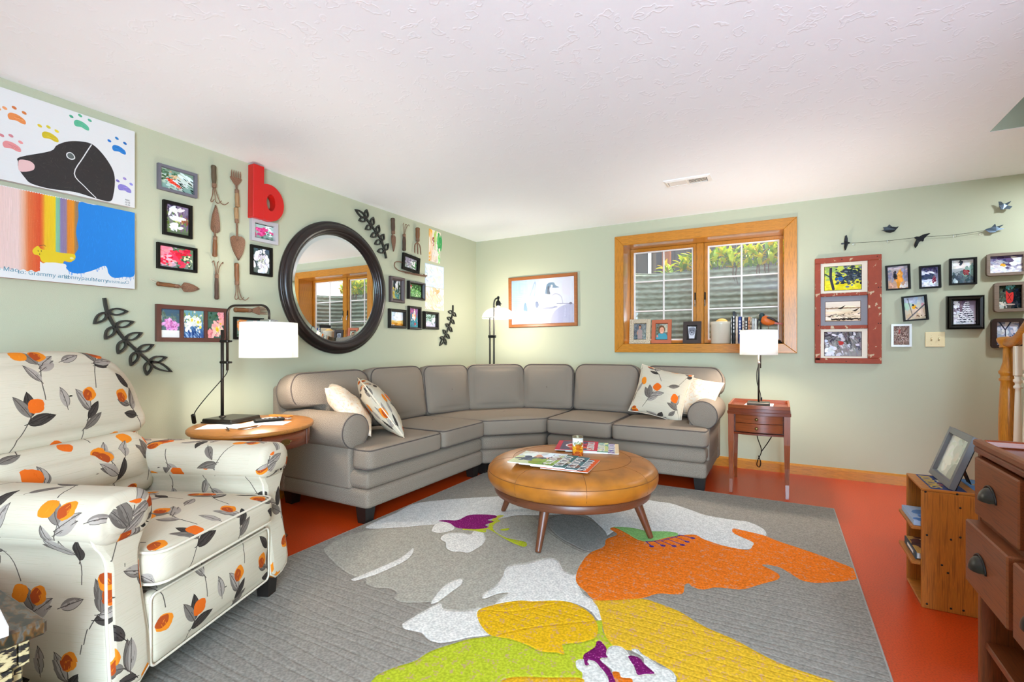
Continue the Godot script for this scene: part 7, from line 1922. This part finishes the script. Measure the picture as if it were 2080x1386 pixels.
func make_stairs() -> void:
	var st := Node3D.new()
	st.name = "stairs"; st.set_meta("kind", "structure"); add_child(st)
	for i in 13:
		var z := 1.02 + 0.25 * i
		var y := 0.188 * (i + 1)
		part("tread", bx(MB.new(), 4.46, y - 0.028, z - 0.025, 5.59, y, z + 0.26, 0.006), M.oak[0], st)
		part("riser", bx(MB.new(), 4.48, y - 0.188, z, 5.59, y - 0.028, z + 0.016), M.white, st)
	var sp := PackedVector2Array([Vector2(-1.02, 0), Vector2(-1.02, 0.16), Vector2(-4.27, 2.44), Vector2(-4.3, 2.44), Vector2(-4.3, 2.15), Vector2(-1.3, 0)])
	part("stringer", MB.new().extrude(sp, 4.46, 4.478, Transform3D(Basis(Vector3(0, 0, -1), Vector3(0, 1, 0), Vector3(1, 0, 0)), Vector3.ZERO)), M.white, st)
	var nw := thing("newel_post", "turned oak newel post at the foot of the stair rail", "newel", at(4.475, 0.188, 1.10))
	part("post", MB.new(true).lathe([[0.0, 0.0], [0.042, 0.0], [0.042, 0.30], [0.040, 0.36], [0.043, 0.42], [0.042, 0.55], [0.036, 0.70], [0.033, 0.745], [0.040, 0.752], [0.041, 0.762], [0.034, 0.770], [0.034, 0.785], [0.042, 0.795], [0.043, 0.806], [0.036, 0.815], [0.032, 0.83], [0.024, 0.86], [0.022, 0.955], [0.0, 0.955]], 28), M.oak[1], nw)
	var hr := thing("stair_handrail", "oak stair handrail with a rounded end sweeping upwards at the right edge", "handrail")
	var path := spline([Vector3(4.475, 1.168, 1.095), Vector3(4.475, 1.168, 1.16), Vector3(4.475, 1.185, 1.25), Vector3(4.475, 1.245, 1.36), Vector3(4.475, 1.34, 1.50), Vector3(4.475, 1.72, 2.005), Vector3(4.475, 3.2, 3.97)], 6)
	part("rail", MB.new(true).tube(path, 0.030, 16), M.oak[2], hr)
	part("rail_cap", MB.new(true).lathe([[0.0, -0.030], [0.034, -0.030], [0.036, -0.024], [0.033, -0.016], [0.044, 0.004], [0.048, 0.018], [0.044, 0.028], [0.03, 0.034], [0.0, 0.036]], 32, at(4.475, 1.166, 1.088)), M.oak[0], hr)
	for k in 12:
		var z := 1.235 + 0.125 * k
		var top := 1.145 + maxf(0.0, (z - 1.25)) * 0.70
		var foot: float = 0.188 * (int((z - 0.995) / 0.25) + 1)
		var words := "white turned baluster %s the oak newel post" % ["right beside", "second from", "third from", "fourth from", "fifth from", "sixth from", "seventh from", "eighth from", "ninth from", "tenth from", "eleventh from", "twelfth from"][k]
		var b := thing("baluster", words, "baluster", at(4.475, foot, z), "white balusters of the stair")
		var l := top - foot
		part("square_top", bx(MB.new(), -0.017, l - 0.17 - 0.04 * (k % 2), -0.017, 0.017, l, 0.017, 0.003), M.cream, b)
		var e := l - 0.17 - 0.04 * (k % 2)
		part("turning", MB.new(true).lathe([[0.0, 0.0], [0.018, 0.0], [0.018, 0.16], [0.012, 0.175], [0.020, 0.20], [0.021, e * 0.45], [0.013, e - 0.10], [0.012, e - 0.075], [0.019, e - 0.07], [0.019, e - 0.058], [0.013, e - 0.053], [0.013, e - 0.04], [0.020, e - 0.034], [0.020, e - 0.022], [0.014, e - 0.016], [0.016, e - 0.002], [0.0, e]], 18), M.cream, b)

func make_rustic_table() -> void:
	var o := thing("rustic_cabinet", "small distressed cabinet with flaking black and cream paint at the lower left", "cabinet")
	var m := plain(Color.WHITE, 0.6)
	m.albedo_texture = ntex(noise(0.022, 5, FastNoiseLite.TYPE_SIMPLEX, 15), [[0.0, hex("15120d")], [0.49, hex("1c1811")], [0.52, hex("6f5e3a")], [0.57, hex("b3a274")], [1.0, hex("c2b185")]])
	tri(m, Vector3(2.2, 5.5, 2.2))
	var tm := plain(Color.WHITE, 0.35)
	tm.albedo_texture = ntex(noise(0.014, 4, FastNoiseLite.TYPE_SIMPLEX_SMOOTH, 16), [[0.0, hex("14170f")], [0.4, hex("23261b")], [0.52, hex("4a3216")], [0.62, hex("5e4220")], [0.72, hex("57534a")], [1.0, hex("2f3026")]])
	tri(tm, Vector3(2.2, 2.2, 5.0))
	part("top", bx(MB.new(), 1.22, 0.466, 4.563, 1.782, 0.502, 5.0, 0.006), tm, o)
	part("side_board", bx(MB.new(), 1.735, 0.405, 4.588, 1.762, 0.466, 4.606, 0.002), m, o)
	part("apron", bx(MB.new(), 1.735, 0.408, 4.608, 1.760, 0.466, 4.98, 0.002), m, o)
	part("drawer", bx(MB.new(), 1.735, 0.22, 4.612, 1.754, 0.402, 4.98, 0.004), m, o)
	part("drawer", bx(MB.new(), 1.735, 0.03, 4.612, 1.754, 0.214, 4.98, 0.004), m, o)
	part("carcass", bx(MB.new(), 1.25, 0.0, 4.592, 1.735, 0.466, 4.98, 0.003), m, o)
	var bx2 := thing("card_stack", "white box with red printed squares on the flaking cabinet", "box", at(1.665, 0.5025, 4.725, deg_to_rad(-8)))
	part("body", bx(MB.new(), -0.14, 0, -0.11, 0.12, 0.022, 0.12, 0.001), M.paper, bx2)
	part("print", sheet(0.255, 0.225, 0.0006, M.P.notice, Transform3D(FLAT.basis, Vector3(-0.01, 0.0222, 0.005))), M.dull_prints, bx2)

# ---------------------------------------------------------------- everything, in order

func _ready() -> void:
	set_view()
	make_materials()
	M.walnut_red = wood(hex("8a4526"), 0, 0.35)
	M.cream_cloth = plain(hex("dccfb9"), 0.9)
	M.frame_wood = wood(hex("a4602c"), 0, 0.4)
	M.iron_two = plain(hex("3a3a38"), 0.32, 0.8)
	make_floral()
	make_rug_prints()
	make_canvases()
	make_prints()
	make_room()
	make_rug()
	make_sofa()
	make_recliner()
	make_ottoman()
	make_end_table()
	make_side_table()
	make_floor_lamp()
	make_crate()
	make_chest()
	make_stairs()
	make_rustic_table()
	make_left_pictures()
	make_mirror()
	make_letter()
	make_tools()
	make_sprigs()
	make_back_pictures()
	make_sill_things()
